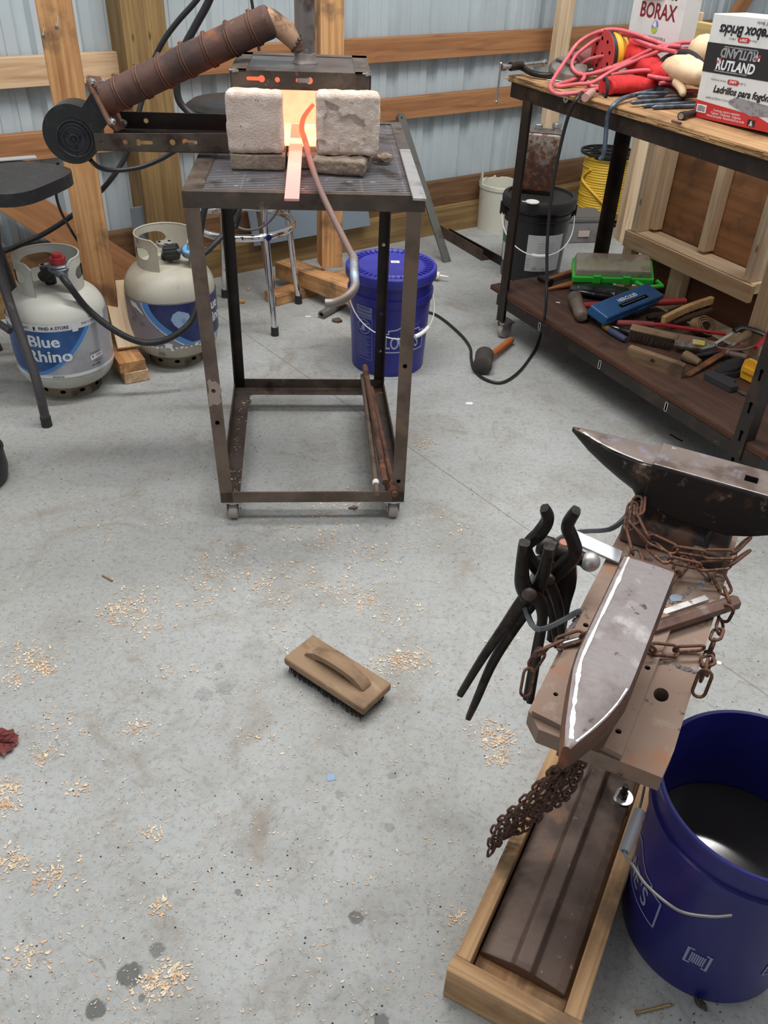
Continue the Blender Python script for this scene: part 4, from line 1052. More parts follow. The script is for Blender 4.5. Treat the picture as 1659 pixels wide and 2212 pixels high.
part(lambda b: [write(b, s_, .010, (0, .248 - i * .013), bfn(B1, -128, .0014)) for i, s_ in enumerate(('WARNING', 'AVERTISSEMENT', 'ADVERTENCIA'))], 'warning_words', m_lab_navy, bk)
b = MB(); hp_ = bail(b, B1, .150, .276, .115, math.radians(-68)); hn = obj('wire_handle', b, m_white_plastic, bk, world=True, smooth=60)
b = MB(); b.tube(hp_[17:22], .0075, 12); obj('grip', b, m_white_plastic, hn, world=True, smooth=60)
# white nozzle bottle behind it
q = F(943, 606, .02)
t = thing('glue_bottle', 'white bottle with long nozzle lying behind the lidded blue bucket', 'bottle', V((q.x, q.y + .05, 0)))
Mq = T(q.x - .005, q.y + .05, .026) @ Matrix.Rotation(-.25, 4, 'Z') @ Matrix.Rotation(PI / 2, 4, 'Y')
b = MB(); b.lathe([(0, -.10), (.026, -.10), (.026, -.01), (.014, 0), (0, 0)], 24); obj('body', b, m_white_plastic, t, M=Mq, smooth=40)
b = MB(); b.lathe([(0, 0), (.017, 0), (.017, .02), (.006, .022), (.0035, .062), (0, .062)], 20); obj('nozzle', b, m_white_plastic, t, M=Mq, smooth=40)
# grey pipe on the floor
p, q = F(694, 682, .013), F(800, 622, .013)
M_ = along(p, q); L = (q - p).length
b = MB(); b.lathe([(.010, 0), (.0165, 0), (.0165, L), (.010, L), (.010, 0)], 24, M=Mzx)
one('steel_pipe', b, mat('grey conduit', C(126, 122, 116), .45, .5, [(C(98, 92, 86), 14, .5, .7)]), 'short grey pipe on the floor, open end under the curled poker handle', 'pipe', M=M_ @ T(0, 0, .0035), smooth=40)
# ------------------------------------------------------------------ steel bench on the right
BA = math.radians(-60.5)
MBN = T(.415, 3.156, 0) @ Matrix.Rotation(BA, 4, 'Z')          # X along the front edge, Y towards the back
def bn(x, y, z): return MBN @ V((x, y, z))
def bl(px, py, z): q = MBN.inverted() @ F(px, py, z); return q.x, q.y
BL_, BD = 1.228, .47
bench = thing('steel_bench', 'black angle steel workbench with splintered plywood top, lower shelf and caster', 'workbench', MBN)
m_bench = mat('worn black angle steel', C(44, 38, 35), .4, .35, [(C(66, 52, 44), 10, .5, .68), (C(90, 78, 70), 34, .64, .76)], .15, 80)
b = MB()
ov = .02
top_out = [(-.17, -.02 + .06), (-.10, -.01), (.3, -.004), (.7, -.008), (1.34, 0), (1.34, BD + .02), (-.17, BD + .02)]
b.prism([(-.105, -.006), (1.40, -.006), (1.40, BD + .03), (-.105, BD + .03)], .02, z0=.900)
tp = obj('top', b, m_ply_top, bench, M=MBN, bev=.002)
b = MB(); rr = random.Random(11)
for i in range(60):
    x = rr.uniform(-.1, 1.3); L = rr.uniform(.03, .16); z = rr.uniform(.902, .919)
    b.box((x, -.007, z), (L, .004, rr.uniform(.001, .003)))
obj('splinters', b, wood('splintered edge', C(206, 168, 116), C(86, 54, 34), grain=.8), tp, M=MBN)
b = MB(); angle(b, (-.09, 0, .899), (1.40, 0, .899), Y, -Z, .04, .046); obj('top_rail', b, m_bench, bench, M=MBN, bev=.0008)
b = MB(); angle(b, (-.02, BD, .899), (1.40, BD, .899), -Y, -Z, .04, .046); obj('top_rail', b, m_bench, bench, M=MBN)
b = MB(); angle(b, (0, .0, .8985), (0, BD, .8985), X, -Z, .04, .046); obj('top_rail', b, m_bench, bench, M=MBN)
def slotted_leg(x, y, a, c, slots):
    b = MB(); angle(b, (x, y, .07 if slots != 'R' else .07), (x, y, .86), a, c, .042, .042); o = obj('leg', b, m_bench, bench, M=MBN, bev=.0008)
    if slots:
        for z in (.12, .21, .30, .40):
            h = MB(); h.prism([ring2(0, 0, .006, 14)], .0008, M=T(x + a.x * .02, y - .0006, z) @ FACE); h.prism([[(-.0035, 0), (.0035, 0), (.0035, .026), (-.0035, .026)]], .0008, M=T(x + a.x * .02, y - .0006, z - .028) @ FACE)
            obj('keyhole', h, m_hole, o, M=MBN)
    return o
slotted_leg(0, -.0098, X, Y, None); slotted_leg(BL_, -.0098, -X, Y, 'R'); slotted_leg(0, BD, X, -Y, None); slotted_leg(BL_, BD, -X, -Y, None)
SZ = .185
b = MB(); b.box((BL_ / 2, BD / 2 - .005, SZ - .009), (BL_ + .15, BD - .01, .018), M=None); sh = obj('shelf', b, m_ply_dark, bench, M=MBN, bev=.001)
b = MB()
for k, z in enumerate((.1695, .1745, .1795)): b.box((BL_ / 2, -.0008, z), (BL_ + .148, .003, .003))
obj('edge_plies', b, m_ply_edge, sh, M=MBN)
b = MB()
slots = [[(x + .005 * math.cos(a), .145 + (.011 if math.sin(a) > 0 else -.011) * 1 + .004 * math.sin(a)) for a in [2 * PI * i / 16 for i in range(16)]] for x in (.26, .60, .92)]
slotted(b, [(-.02, .125), (BL_ + .06, .125), (BL_ + .06, .166), (-.02, .166)], slots, T(0, -.004, 0) @ FACE, .004)
b.box((BL_ / 2, .018, .1265), (BL_, .04, .003)); obj('shelf_rail', b, m_bench, bench, M=MBN)
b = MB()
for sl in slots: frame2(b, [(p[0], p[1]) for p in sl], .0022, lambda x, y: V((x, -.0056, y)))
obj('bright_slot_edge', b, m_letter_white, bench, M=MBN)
b = MB(); angle(b, (-.02, BD, .166), (BL_, BD, .166), -Y, -Z, .04, .04); obj('shelf_rail', b, m_bench, bench, M=MBN)
for x, y in ((.02, .02), (BL_ - .02, .02), (.02, BD - .02), (BL_ - .02, BD - .02)):
    b = MB(); b.box((x, y, .068), (.06, .05, .004)); b.cyl((x, y, .055), (x, y, .068), .022, 16)
    for e in (-1, 1): b.prism([(-.024, .06), (.024, .06), (.014, .022), (-.014, .022)], .002, M=T(x + e * .018 - .001, y, 0) @ Matrix(((0, 0, 1, 0), (1, 0, 0, 0), (0, 1, 0, 0), (0, 0, 0, 1))))
    c = obj('caster', b, m_zinc, bench, M=MBN)
    b = MB(); b.lathe([(.005, -.013), (.024, -.014), (.028, -.009), (.0285, 0), (.028, .009), (.024, .014), (.005, .013)], 24, M=T(x, y, .0287) @ Matrix.Rotation(PI / 2, 4, 'Y')); obj('wheel', b, m_wheel, c, M=MBN, smooth=40)

# ------------------------------------------------------------------ plywood frame behind the bench
fy = .60
fr = thing('plywood_frame', 'pale two by four frame with brown plywood back standing behind the bench', 'frame', MBN @ T(.3, fy, 0))
def fboard(p, q, w, h, m=None, up=(0, 0, 1), name='stud'):
    p, q = bn(*p), bn(*q); u = MBN.to_3x3() @ V(up); M_ = along(p, q, tuple(u)); L = (q - p).length
    return obj(name, MB().box((L / 2, 0, 0), (L, w, h)), m or m_pine_pale, fr, M_, bev=.0015)
FW = .62
b = MB(); b.box((FW / 2, 0, 0), (FW, .72, .012))
obj('plywood_panel', b, m_ply_brown, fr, M=MBN @ T(0, fy + .12, .35 + .31) @ Matrix.Rotation(PI / 2, 4, 'X'))
b = MB(); b.box((FW / 2 + .02, 0, 0), (FW + .06, .36, .012)); obj('plywood_panel', b, wood('dark brown plywood', C(108, 68, 44), C(72, 44, 30), grain=.35), fr, M=MBN @ T(0, fy + .13, .17) @ Matrix.Rotation(PI / 2, 4, 'X'))
fboard((.018, fy + .055, .35), (.018, fy + .055, 1.11), .036, .10, up=Y); fboard((.052, fy + .085, .36), (.052, fy + .085, 1.0), .03, .04, up=Y)
fboard((.325, fy + .085, .36), (.325, fy + .085, .98), .034, .05, up=Y)
fboard((.605, fy + .055, .35), (.605, fy + .055, .98), .036, .10, up=Y)
fboard((-.01, fy + .05, .33), (FW + .02, fy + .05, .33), .115, .038, name='ledge')
fboard((-.01, fy - .006, .318), (FW + .03, fy - .006, .318), .02, .062, m_pine, name='ledge')
fboard((.0, fy + .03, 0), (.0, fy + .03, .31), .05, .045, up=Y)
fboard((.23, fy + .09, .10), (.23, fy + .09, .31), .07, .045, up=Y)
fboard((.03, fy + .05, .10), (FW + .1, fy + .05, .10), .12, .04, name='bottom_rail')
fboard((FW + .12, fy - .02, 0), (FW + .12, fy - .02, .62), .075, .05, m_pine, up=Y)
fboard((.05, fy + .07, 1.06), (.6, fy + .07, 1.06), .04, .05, wood('yellow lumber', C(204, 182, 128), C(168, 142, 92)), name='top_rail')

# ------------------------------------------------------------------ boxes on the bench top
TOPZ = .921
m_card_white = mat('printed white card', C(214, 216, 216), .55, 0, [(C(200, 202, 200), 12, .5, .7)])
m_card_black = mat('printed black card', C(40, 39, 42), .5)
m_card_red = mat('printed red card', C(188, 48, 48), .5)
m_kraft = mat('kraft card', C(160, 128, 96), .8)
x0, y0 = bl(1497, 251, TOPZ); y0 = max(y0, .05)
fl_ = P(1497, 251, bn(0, y0, 0), MBN.to_3x3() @ Y); x0 = (MBN.inverted() @ fl_).x
flt = P(1527, 26, bn(0, y0, 0), MBN.to_3x3() @ Y); BXH = flt.z - TOPZ
MRX = MBN @ T(x0, y0, TOPZ) @ Matrix.Rotation(-.04, 4, 'Y')
bx = thing('brick_carton', 'white, black and red carton of fire bricks on the bench at the right edge', 'box', MRX)
BXW, BXD = .30, .125
obj('carton', MB().box((BXW / 2, BXD / 2, BXH / 2), (BXW, BXD, BXH)), m_card_white, bx, bev=.002)
def cf(e=.0008): return lambda x, y: V((x, -e, y))
def cpart(f, name, m): b = MB(); f(b); return obj(name, b, m, bx, fix=False)
h = BXH
cpart(lambda b: patch(b, [(0, .455 * h), (BXW, .455 * h), (BXW, .735 * h), (0, .735 * h)], cf()), 'black_band', m_card_black)
cpart(lambda b: patch(b, [(0, 0), (BXW, 0), (BXW, .05 * h), (.2, .15 * h), (.175, .135 * h), (0, .175 * h)], cf()), 'red_band', m_card_red)
def grey_brick(b): patch(b, [(.118, .225 * h), (.14, .265 * h), (.27, .235 * h), (.27, .15 * h), (.2, .115 * h), (.118, .195 * h)], cf(.0012))
cpart(grey_brick, 'brick_picture', mat('grey brick print', C(142, 142, 148), .5, 0, [(C(120, 120, 126), 60, .5, .6)]))
def w1(b):
    write(b, 'Ladrillos para fogón', .0245, (.150, .305 * h), cf(.0012), bold=.03, shear=.25, sx=.98)
    write(b, 'Firebox Bricks', .0355, (.130, .865 * h), cf(.0012), bold=.03, shear=.2, rot=PI, sx=.92)
    write(b, 'Clasificación de hasta', .0065, (.066, .395 * h), cf(.0012)); write(b, '(1482°C)', .0065, (.15, .395 * h), cf(.0012))
    write(b, 'Ladrillos de 22.8 cm x 11.4 cm x 3.2 cm', .0085, (.085, .215 * h), cf(.0012), sx=.75)
    write(b, 'Rated up to', .0065, (.15, .79 * h), cf(.0012), rot=PI); write(b, '(1482°C)', .0065, (.083, .79 * h), cf(.0012), rot=PI)
    write(b, '9" x 4.5" x 1.25" Bricks', .010, (.2, .955 * h), cf(.0012), rot=PI)
cpart(w1, 'lettering', m_letter_black)
def w2(b):
    write(b, 'RUTLAND', .033, (.112, .535 * h), cf(.0014), bold=.035, shear=.15, sx=.88)
    write(b, 'Trusted in the home and by professionals for over 135 years', .0052, (.10, .48 * h), cf(.0014), sx=.9)
    write(b, 'Trusted in the home and by professionals for over 135 years', .0052, (.12, .71 * h), cf(.0014), rot=PI, sx=.9)
    for (x, y) in ((.046, .575), (.0545, .548)): patch(b, [(x, y * h), (x + .006, y * h), (x + .006, y * h + .007), (x, y * h + .007)], cf(.0014))
    for (x, y) in ((.183, .618), (.1745, .645)): patch(b, [(x, y * h), (x + .006, y * h), (x + .006, y * h + .007), (x, y * h + .007)], cf(.0014))
    write(b, 'Construya, repare o reemplace', .0095, (.118, .105 * h), cf(.0014), sx=.8); write(b, 'Fogones · Chimeneas · Hogueras', .0095, (.118, .075 * h), cf(.0014), sx=.85)
    write(b, 'Hornos para pizza · Revestimientos de estufa', .0095, (.118, .045 * h), cf(.0014), sx=.78)
    for (x, y) in ((.106, .393), (.115, .792)): pass
    patch(b, [(.008, .055 * h), (.044, .055 * h), (.044, .135 * h), (.008, .135 * h)], cf(.0012))
cpart(w2, 'lettering', m_letter_white)
def w2b(b): write(b, 'RUTLAND', .031, (.118, .66 * h), cf(.0014), bold=.035, shear=.15, rot=PI, sx=.88)
cpart(w2b, 'lettering', m_letter_grey)
def w3(b):
    for c_, y in ((.118, .395), (.122, .79)):
        pr = [(c_ + (.014 if math.cos(a) > 0 else -.014) + .006 * math.cos(a), y * h + .006 * math.sin(a)) for a in [2 * PI * i / 20 for i in range(20)]]
        patch(b, pr, cf(.0012))
    for (x, y) in ((.0545, .575), (.046, .548)): patch(b, [(x, y * h), (x + .007, y * h), (x + .007, y * h + .008), (x, y * h + .008)], cf(.0014))
    for (x, y) in ((.1745, .618), (.183, .645)): patch(b, [(x, y * h), (x + .007, y * h), (x + .007, y * h + .008), (x, y * h + .008)], cf(.0014))
cpart(w3, 'red_marks', m_card_red)
def w4(b): write(b, '2700°F', .0085, (.118, .395 * h), cf(.0018), bold=.03); write(b, '2700°F', .0085, (.122, .79 * h), cf(.0018), bold=.03, rot=PI)
cpart(w4, 'lettering', m_letter_white)
def w5(b):
    patch(b, [(.196, .02 * h), (.222, .02 * h), (.222, .085 * h), (.196, .085 * h)], cf(.0012))
    for k in range(4): patch(b, [(.012, (.07 + k * .014) * h), (.024, (.073 + k * .014) * h), (.040, (.066 + k * .014) * h), (.040, (.072 + k * .014) * h), (.024, (.08 + k * .014) * h), (.012, (.077 + k * .014) * h)], cf(.0016))
cpart(w5, 'black_marks', m_card_black)
cpart(lambda b: (write(b, '6', .016, (.209, .05 * h), cf(.0018), bold=.03), write(b, 'BRICKS', .0045, (.209, .03 * h), cf(.0018))), 'lettering', m_letter_white)
b = MB(); b.prism([ring2(0, 0, .0035, 8)], .035, M=MBN @ T(x0 + .045, -.003, TOPZ + .004) @ Matrix.Rotation(PI / 2, 4, 'Y'))
one('punch', b, m_rust, 'little grey steel pin lying on the plywood edge under the brick carton', 'pin')
# borax box
by = .37
MBY = MBN.to_3x3() @ Y
l0 = MBN.inverted() @ P(1357, 66, bn(0, by, 0), MBY); l1 = MBN.inverted() @ P(1463, 93, bn(0, by, 0), MBY)
xw = l1.x - l0.x
MBX = MBN @ T(l0.x, by, TOPZ)
bo = thing('borax_box', 'tall white box with dark red BORAX print standing at the back of the bench', 'box', MBX)
BH = .30
obj('carton', MB().box((xw / 2, .035, BH / 2), (xw, .07, BH)), m_card_white, bo, bev=.0015)
def bpart(f, name, m, par=None): b = MB(); f(b); return obj(name, b, m, bo, fix=False)
zb = l0.z - TOPZ
zt = (MBN.inverted() @ P(1415, 25, bn(0, by, 0), MBY)).z - TOPZ
ze = (MBN.inverted() @ P(1412, 57, bn(0, by, 0), MBY)).z - TOPZ
zl = (MBN.inverted() @ P(1420, 84, bn(0, by, 0), MBY)).z - TOPZ
bpart(lambda b: write(b, 'BORAX', .061, (xw * .52, zt), cf(), bold=.02, sx=.8), 'lettering', mat('maroon print', C(126, 26, 44), .5))
bpart(lambda b: (write(b, '20 MULE TEAM', .024, (xw * .55, zt + .062), cf(), bold=.02, sx=.9)), 'lettering', m_card_red)
bpart(lambda b: (write(b, 'DETERGENT BOOSTER &', .013, (xw * .52, zl), cf(), sx=.8), write(b, 'MULTI-PURPOSE CLEANER', .013, (xw * .52, zl - .015), cf(), sx=.75), write(b, 'since 1891', .009, (xw * .5, zt + .042), cf())), 'lettering', m_lab_navy)
bpart(lambda b: [patch(b, [(xw * .66 + i * .016, zt + .038), (xw * .66 + .01 + i * .016, zt + .038), (xw * .66 + .012 + i * .016, zt + .048), (xw * .66 + .003 + i * .016, zt + .046)], cf()) for i in range(3)], 'black_marks', m_letter_black)
bpart(lambda b: patch(b, ring2(xw * .52, ze, .019, 28, .8), cf()), 'blue_oval', mat('blue white print', C(112, 134, 184), .5, 0, [(C(222, 228, 238), 40, .45, .55)]))
bpart(lambda b: patch(b, [(xw * .52 + .019 * .8 * math.cos(a), ze + .019 * math.sin(a)) for a in [PI + .25 + (PI - .5) * i / 14 for i in range(15)]], cf(.0012)), 'green_oval', mat('lime print', C(166, 196, 60), .5))
b = MB()
for k in range(22): b.vf([(-.0008, .062, .06 + k * .0105), (-.0008, .012 + (k * 7 % 4) * .004, .06 + k * .0105), (-.0008, .012 + (k * 7 % 4) * .004, .064 + k * .0105), (-.0008, .062, .064 + k * .0105)], [(0, 1, 2, 3)])
obj('side_print', b, m_letter_grey, bo)
b = MB(); b.vf([(xw * .22, -.001, zt + .052), (xw * .22, -.02, zt + .040), (xw * .62, -.018, zt + .05), (xw * .62, -.001, zt + .09), (xw * .22, -.001, zt + .09)], [(0, 1, 2, 3), (0, 3, 4)]); obj('torn_flap', b, m_paper, bo)

# ------------------------------------------------------------------ tools on the bench top
def tp_(px, py, h=0.0): return F(px, py, TOPZ + h)
def tv_(px, py, d): return P(px, py, bn(0, d, 0), MBY)     # d back from the bench front
cl = thing('c_clamp', 'black C-clamp with steel screw and dangling tee bar on the left end of the bench', 'clamp', tp_(1150, 158))
q0, q1 = tp_(1083, 146, .03), tp_(1172, 136, .03)
b = MB(); b.cyl(q0, q1, .0075, 12); b.cyl(q1, q1 + (q1 - q0).normalized() * .012, .012, 14); b.cyl(q0, q0 + (q1 - q0).normalized() * .02, .0105, 14); obj('screw', b, m_zinc, cl, world=True, smooth=50)
b = MB(); d_ = (q0 - q1).normalized(); h0 = q0 + d_ * .004; b.cyl(h0 + Z * .01, P(1072, 220, h0, (0, 1, 0)), .0034, 8); b.ico(P(1072, 220, h0, (0, 1, 0)), .006, sub=1); b.ico(h0 + Z * .012, .006, sub=1); obj('tee_bar', b, m_zinc, cl, world=True, smooth=50)
b = MB(); b.tube(spline([q0.lerp(q1, .35), tp_(1130, 147, .022), tp_(1150, 158, .014), tp_(1180, 163, .012), tp_(1215, 160, .012), tp_(1235, 150, .012)], 6), .012, 10, flat=.8); b.cyl(q0.lerp(q1, .22), q0.lerp(q1, .48), .014, 14)
obj('frame', b, m_black_iron, cl, world=True, smooth=50)
pp = MB(); qs = [tp_(1180, 172, .0008), tp_(1188, 162, .0008), tp_(1240, 170, .0008), tp_(1232, 178, .0008)]; pp.vf(qs + [q + Z * .0006 for q in qs], [(0, 1, 2, 3), (4, 5, 6, 7), (0, 1, 5, 4), (1, 2, 6, 5), (2, 3, 7, 6), (3, 0, 4, 7)])
one('paper_slip', pp, m_paper, 'white paper slip under the pink cord loop on the bench', 'paper')
# angle grinder
g = thing('angle_grinder', 'dusty grey angle grinder with round guard lying behind the pink cord loop', 'grinder', tp_(1232, 158))
gc = tp_(1228, 150, .028)
m_dusty = mat('dusty grey metal', C(116, 108, 102), .7, .2, [(C(88, 80, 74), 14, .45, .65)], .2, 60)
b = MB(); b.lathe([(0, -.012), (.066, -.012), (.068, .0), (.06, .014), (.02, .02), (.02, .03), (0, .03)], 32, M=T(gc) @ Matrix.Rotation(.35, 4, 'X')); obj('guard', b, m_dusty, g, world=True, smooth=40)
b = MB(); ge = tp_(1300, 118, .045); b.tube(spline([gc + Z * .022, gc.lerp(ge, .35) + Z * .012, ge, ge + (ge - gc) * .6], 5), [.02, .022, .026, .028, .03, .031, .032, .032, .031, .029, .027, .026, .027, .029, .03, .028][:16], 16); obj('body', b, mat('dusty maroon casing', C(124, 72, 72), .6), g, world=True, smooth=50)
b = MB(); b.cyl(gc + V((-.04, .02, .02)), gc + V((-.02, -.005, .015)), .009, 12); obj('side_knob', b, m_black_plastic, g, world=True)
# orbital sander on its side, red disc facing out
sc_ = tp_(1297, 172); sc_ = tv_(1301, 116, .22)
nd = V((-.93, -.36, -.06)).normalized()
zq = nd.to_track_quat('Z', 'Y').to_matrix().to_4x4()
MD = T(sc_) @ zq
sd_ = thing('orbital_sander', 'yellow and black orbital sander on its side showing a red sanding disc', 'sander', sc_ - Z * .063)
b = MB(); b.lathe([(0, -.002), (.062, -.002), (.0625, .0), (0, .001)], 40, M=MD @ Matrix.Diagonal((1.13, 1.13, 1.13, 1))); dk = obj('sanding_disc', b, mat('red abrasive', C(190, 66, 66), .9), sd_, world=True)
b = MB()
for k in range(8): a = k * PI / 4 + .2; b.lathe([(0, .0012), (.0048, .0012)], 10, M=MD @ Matrix.Diagonal((1.13, 1.13, 1.13, 1)) @ T(.04 * math.cos(a), .04 * math.sin(a), 0))
b.lathe([(0, .0012), (.004, .0012)], 10, M=MD @ Matrix.Diagonal((1.13, 1.13, 1.13, 1))); obj('dust_holes', b, m_hole, dk, world=True)
b = MB(); b.lathe([(.061, -.002), (.061, -.014), (.052, -.02), (0, -.02)], 40, M=MD @ Matrix.Diagonal((1.13, 1.13, 1.13, 1))); obj('pad', b, m_black_rubber, sd_, world=True, smooth=40)
b = MB(); b.lathe([(.056, -.018), (.06, -.022), (.06, -.034), (.05, -.045), (.046, -.062), (0, -.062)], 40, M=MD @ Matrix.Diagonal((1.13, 1.13, 1.13, 1))); obj('skirt', b, mat('yellow casing', C(226, 172, 50), .45), sd_, world=True, smooth=40)
b = MB(); b.lathe([(.044, -.06), (.042, -.09), (.036, -.115), (.02, -.125), (0, -.127)], 32, M=MD @ Matrix.Diagonal((1.13, 1.13, 1.13, 1))); obj('motor', b, m_black_plastic, sd_, world=True, smooth=40)
# gloves
def cloth_blob(mb, secs, seed, amp=.004, n=20):
    """soft tube through (centre, half width, half height) sections, crumpled"""
    ss = []; k = len(secs)
    for i, (c, a, h_) in enumerate(secs):
        t = (V(secs[min(i + 1, k - 1)][0]) - V(secs[max(i - 1, 0)][0])).normalized(); y = Z.cross(t).normalized(); z = t.cross(y)
        ring = []
        for j in range(n):
            an = 2 * PI * j / n; p = V(c) + y * math.cos(an) * a + z * math.sin(an) * h_
            p += (y * math.cos(an) + z * math.sin(an)) * (mnoise.noise(p * 55 + V((seed, 0, 0))) * amp + mnoise.noise(p * 130 + V((seed, 3, 0))) * amp * .4)
            ring.append(p)
        ss.append(ring)
    return mb.loft(ss)
def interp(secs, m=4):
    out = []
    cs = spline([q[0] for q in secs], m)
    for i, c in enumerate(cs):
        f = i / m; k = min(int(f), len(secs) - 2); t = f - k
        out.append((c, secs[k][1] * (1 - t) + secs[k + 1][1] * t, secs[k][2] * (1 - t) + secs[k + 1][2] * t))
    return out
m_glove_black = mat('black knit', C(38, 36, 40), .9)
m_leather = mat('tan leather', C(222, 194, 160), .75, 0, [(C(200, 168, 134), 12, .45, .65)], .3, 80)
g = thing('work_glove', 'red work glove with black cuff lying flat at the front, nearest the steel rods', 'glove', tp_(1370, 196), group=None)
b = MB(); cloth_blob(b, interp([(tp_(1309, 188, .024), .03, .024), (tp_(1330, 184, .026), .038, .026), (tp_(1365, 182, .026), .04, .027), (tp_(1400, 186, .022), .034, .021), (tp_(1420, 190, .016), .024, .013)]), 1); obj('back', b, m_red_glove, g, world=True, smooth=70)
b = MB(); b.torus(.033, .005, M=T(tp_(1308, 189, .025)) @ Matrix.Rotation(1.45, 4, 'Y') @ Matrix.Diagonal((.8, 1.05, 1, 1)), n=24); obj('cuff', b, m_glove_black, g, world=True, smooth=60)
for k, (x1, y1, x2, y2) in enumerate(((1440, 182, 1478, 200), (1445, 192, 1490, 208), (1436, 198, 1478, 214))):
    b = MB(); b.tube(spline([tp_(1412, 188 + k * 2, .014), tp_(x1, y1, .02), tp_(x2, y2, .012)], 5), [.013] * 9 + [.010, .006], 10); obj('finger', b, m_red_glove if k < 2 else m_glove_black, g, world=True, smooth=60)
g = thing('work_glove', 'red work glove with dark mouth propped up between the sander and borax box', 'glove', tp_(1385, 168))
b = MB(); cloth_blob(b, interp([(tv_(1352, 98, 0.30), .022, .03), (tv_(1364, 116, 0.30), .036, .04), (tv_(1388, 132, 0.29), .042, .042), (tv_(1415, 150, 0.27), .038, .03), (tv_(1440, 165, 0.25), .028, .02)]), 2); obj('back', b, m_red_glove, g, world=True, smooth=70)
b = MB(); q = tv_(1352, 97, 0.29); MQ_ = T(q) @ Matrix.Rotation(.35, 4, 'Z') @ Matrix.Rotation(1.1, 4, 'X') @ Matrix.Rotation(-.5, 4, 'Y'); b.torus(.030, .006, M=MQ_ @ Matrix.Diagonal((1.0, .75, 1, 1)), n=24); b.lathe([(0, 0), (.030, 0)], 20, M=MQ_ @ Matrix.Diagonal((1.0, .75, 1, 1))); obj('cuff', b, m_glove_black, g, world=True, smooth=60)
g = thing('work_glove', 'tan leather palmed work glove with black knit back beside the brick carton', 'glove', tp_(1480, 192))
b = MB(); cloth_blob(b, interp([(tv_(1436, 152, 0.26), .022, .02), (tv_(1455, 146, 0.26), .040, .034), (tv_(1480, 150, 0.26), .052, .04), (tv_(1503, 158, 0.25), .048, .034), (tv_(1522, 166, 0.24), .03, .02)]), 6, .003); obj('palm', b, m_leather, g, world=True, smooth=70)
b = MB(); b.tube(spline([tv_(1462, 176, 0.23), tv_(1472, 190, 0.22), tv_(1476, 206, 0.21)], 5), [.016, .016, .015, .015, .014, .014, .013, .012, .011, .009, .006], 10); obj('thumb', b, m_leather, g, world=True, smooth=60)
b = MB(); b.tube(spline([tv_(1415, 150, 0.26), tv_(1440, 126, 0.28), tv_(1475, 114, 0.29), tv_(1500, 122, 0.28), tv_(1522, 146, 0.26)], 6), [.011] * 25, 10); obj('knit_edge', b, m_glove_black, g, world=True, smooth=60)
b = MB(); cloth_blob(b, interp([(tv_(1412, 164, 0.23), .018, .014), (tv_(1434, 158, 0.24), .026, .02), (tv_(1452, 162, 0.24), .020, .014)]), 9, .004); obj('red_gusset', b, m_red_glove, g, world=True, smooth=70)
q = tv_(1520, 108, 0.36); b = MB(); b.ico(q, .05, (1, .8, .9), 2)
one('leather_pouch', b, m_leather, 'pale tan leather bulge half hidden by the brick carton and pink cord', 'pouch', smooth=60, M=None)
# pink extension cord
m_pink = mat('pink cord sheath', C(196, 92, 100), .55, 0, [(C(212, 120, 124), 20, .5, .7), (C(150, 62, 70), 30, .6, .75)])
def cp(l): return [tv_(x, y, d) for x, y, d in l]
ec = thing('extension_cord', 'pink red extension cord coiled loosely over the tools on the bench top', 'cord', tp_(1350, 175))
def strand(l, r=.0062): b = MB(); b.tube(spline(cp(l), 9), r, 10); obj('strand', b, m_pink, ec, world=True, smooth=60)
strand([(1560, 118, .36), (1500, 112, .34), (1440, 98, .30), (1380, 76, .27), (1330, 64, .24), (1290, 70, .21), (1250, 92, .17), (1222, 130, .11), (1199, 165, .04), (1188, 188, -.03), (1202, 202, -.065), (1235, 202, -.03), (1275, 195, .06), (1312, 190, .13)])
strand([(1555, 98, .36), (1510, 92, .34), (1460, 94, .31), (1420, 112, .27), (1370, 133, .24), (1320, 155, .19), (1280, 178, .12), (1245, 182, .075), (1212, 187, .01), (1202, 184, .015), (1245, 170, .14), (1300, 152, .20), (1360, 130, .24), (1420, 102, .28), (1470, 100, .31)])
strand([(1430, 104, .30), (1380, 82, .28), (1330, 74, .25), (1295, 82, .22), (1262, 104, .18), (1240, 125, .15), (1236, 145, .13), (1252, 160, .14), (1285, 158, .17), (1330, 145, .21), (1372, 128, .25), (1415, 110, .29), (1450, 108, .32), (1500, 104, .34), (1560, 98, .36)])
strand([(1322, 162, .18), (1360, 155, .20), (1400, 152, .23), (1450, 158, .25), (1500, 166, .27), (1560, 172, .30)])
strand([(1255, 176, .10), (1262, 165, .14), (1248, 150, .17), (1268, 130, .20), (1320, 118, .23)])
strand([(1400, 164, .20), (1440, 170, .22), (1500, 172, .26), (1560, 184, .28)])
strand([(1370, 85, .27), (1395, 95, .27), (1430, 106, .27), (1460, 112, .26)])
strand([(1425, 180, .20), (1450, 180, .24), (1475, 195, .25), (1500, 197, .27), (1560, 202, .29)])
strand([(1270, 177, .14), (1280, 187, .11), (1300, 187, .12), (1312, 186, .13)])
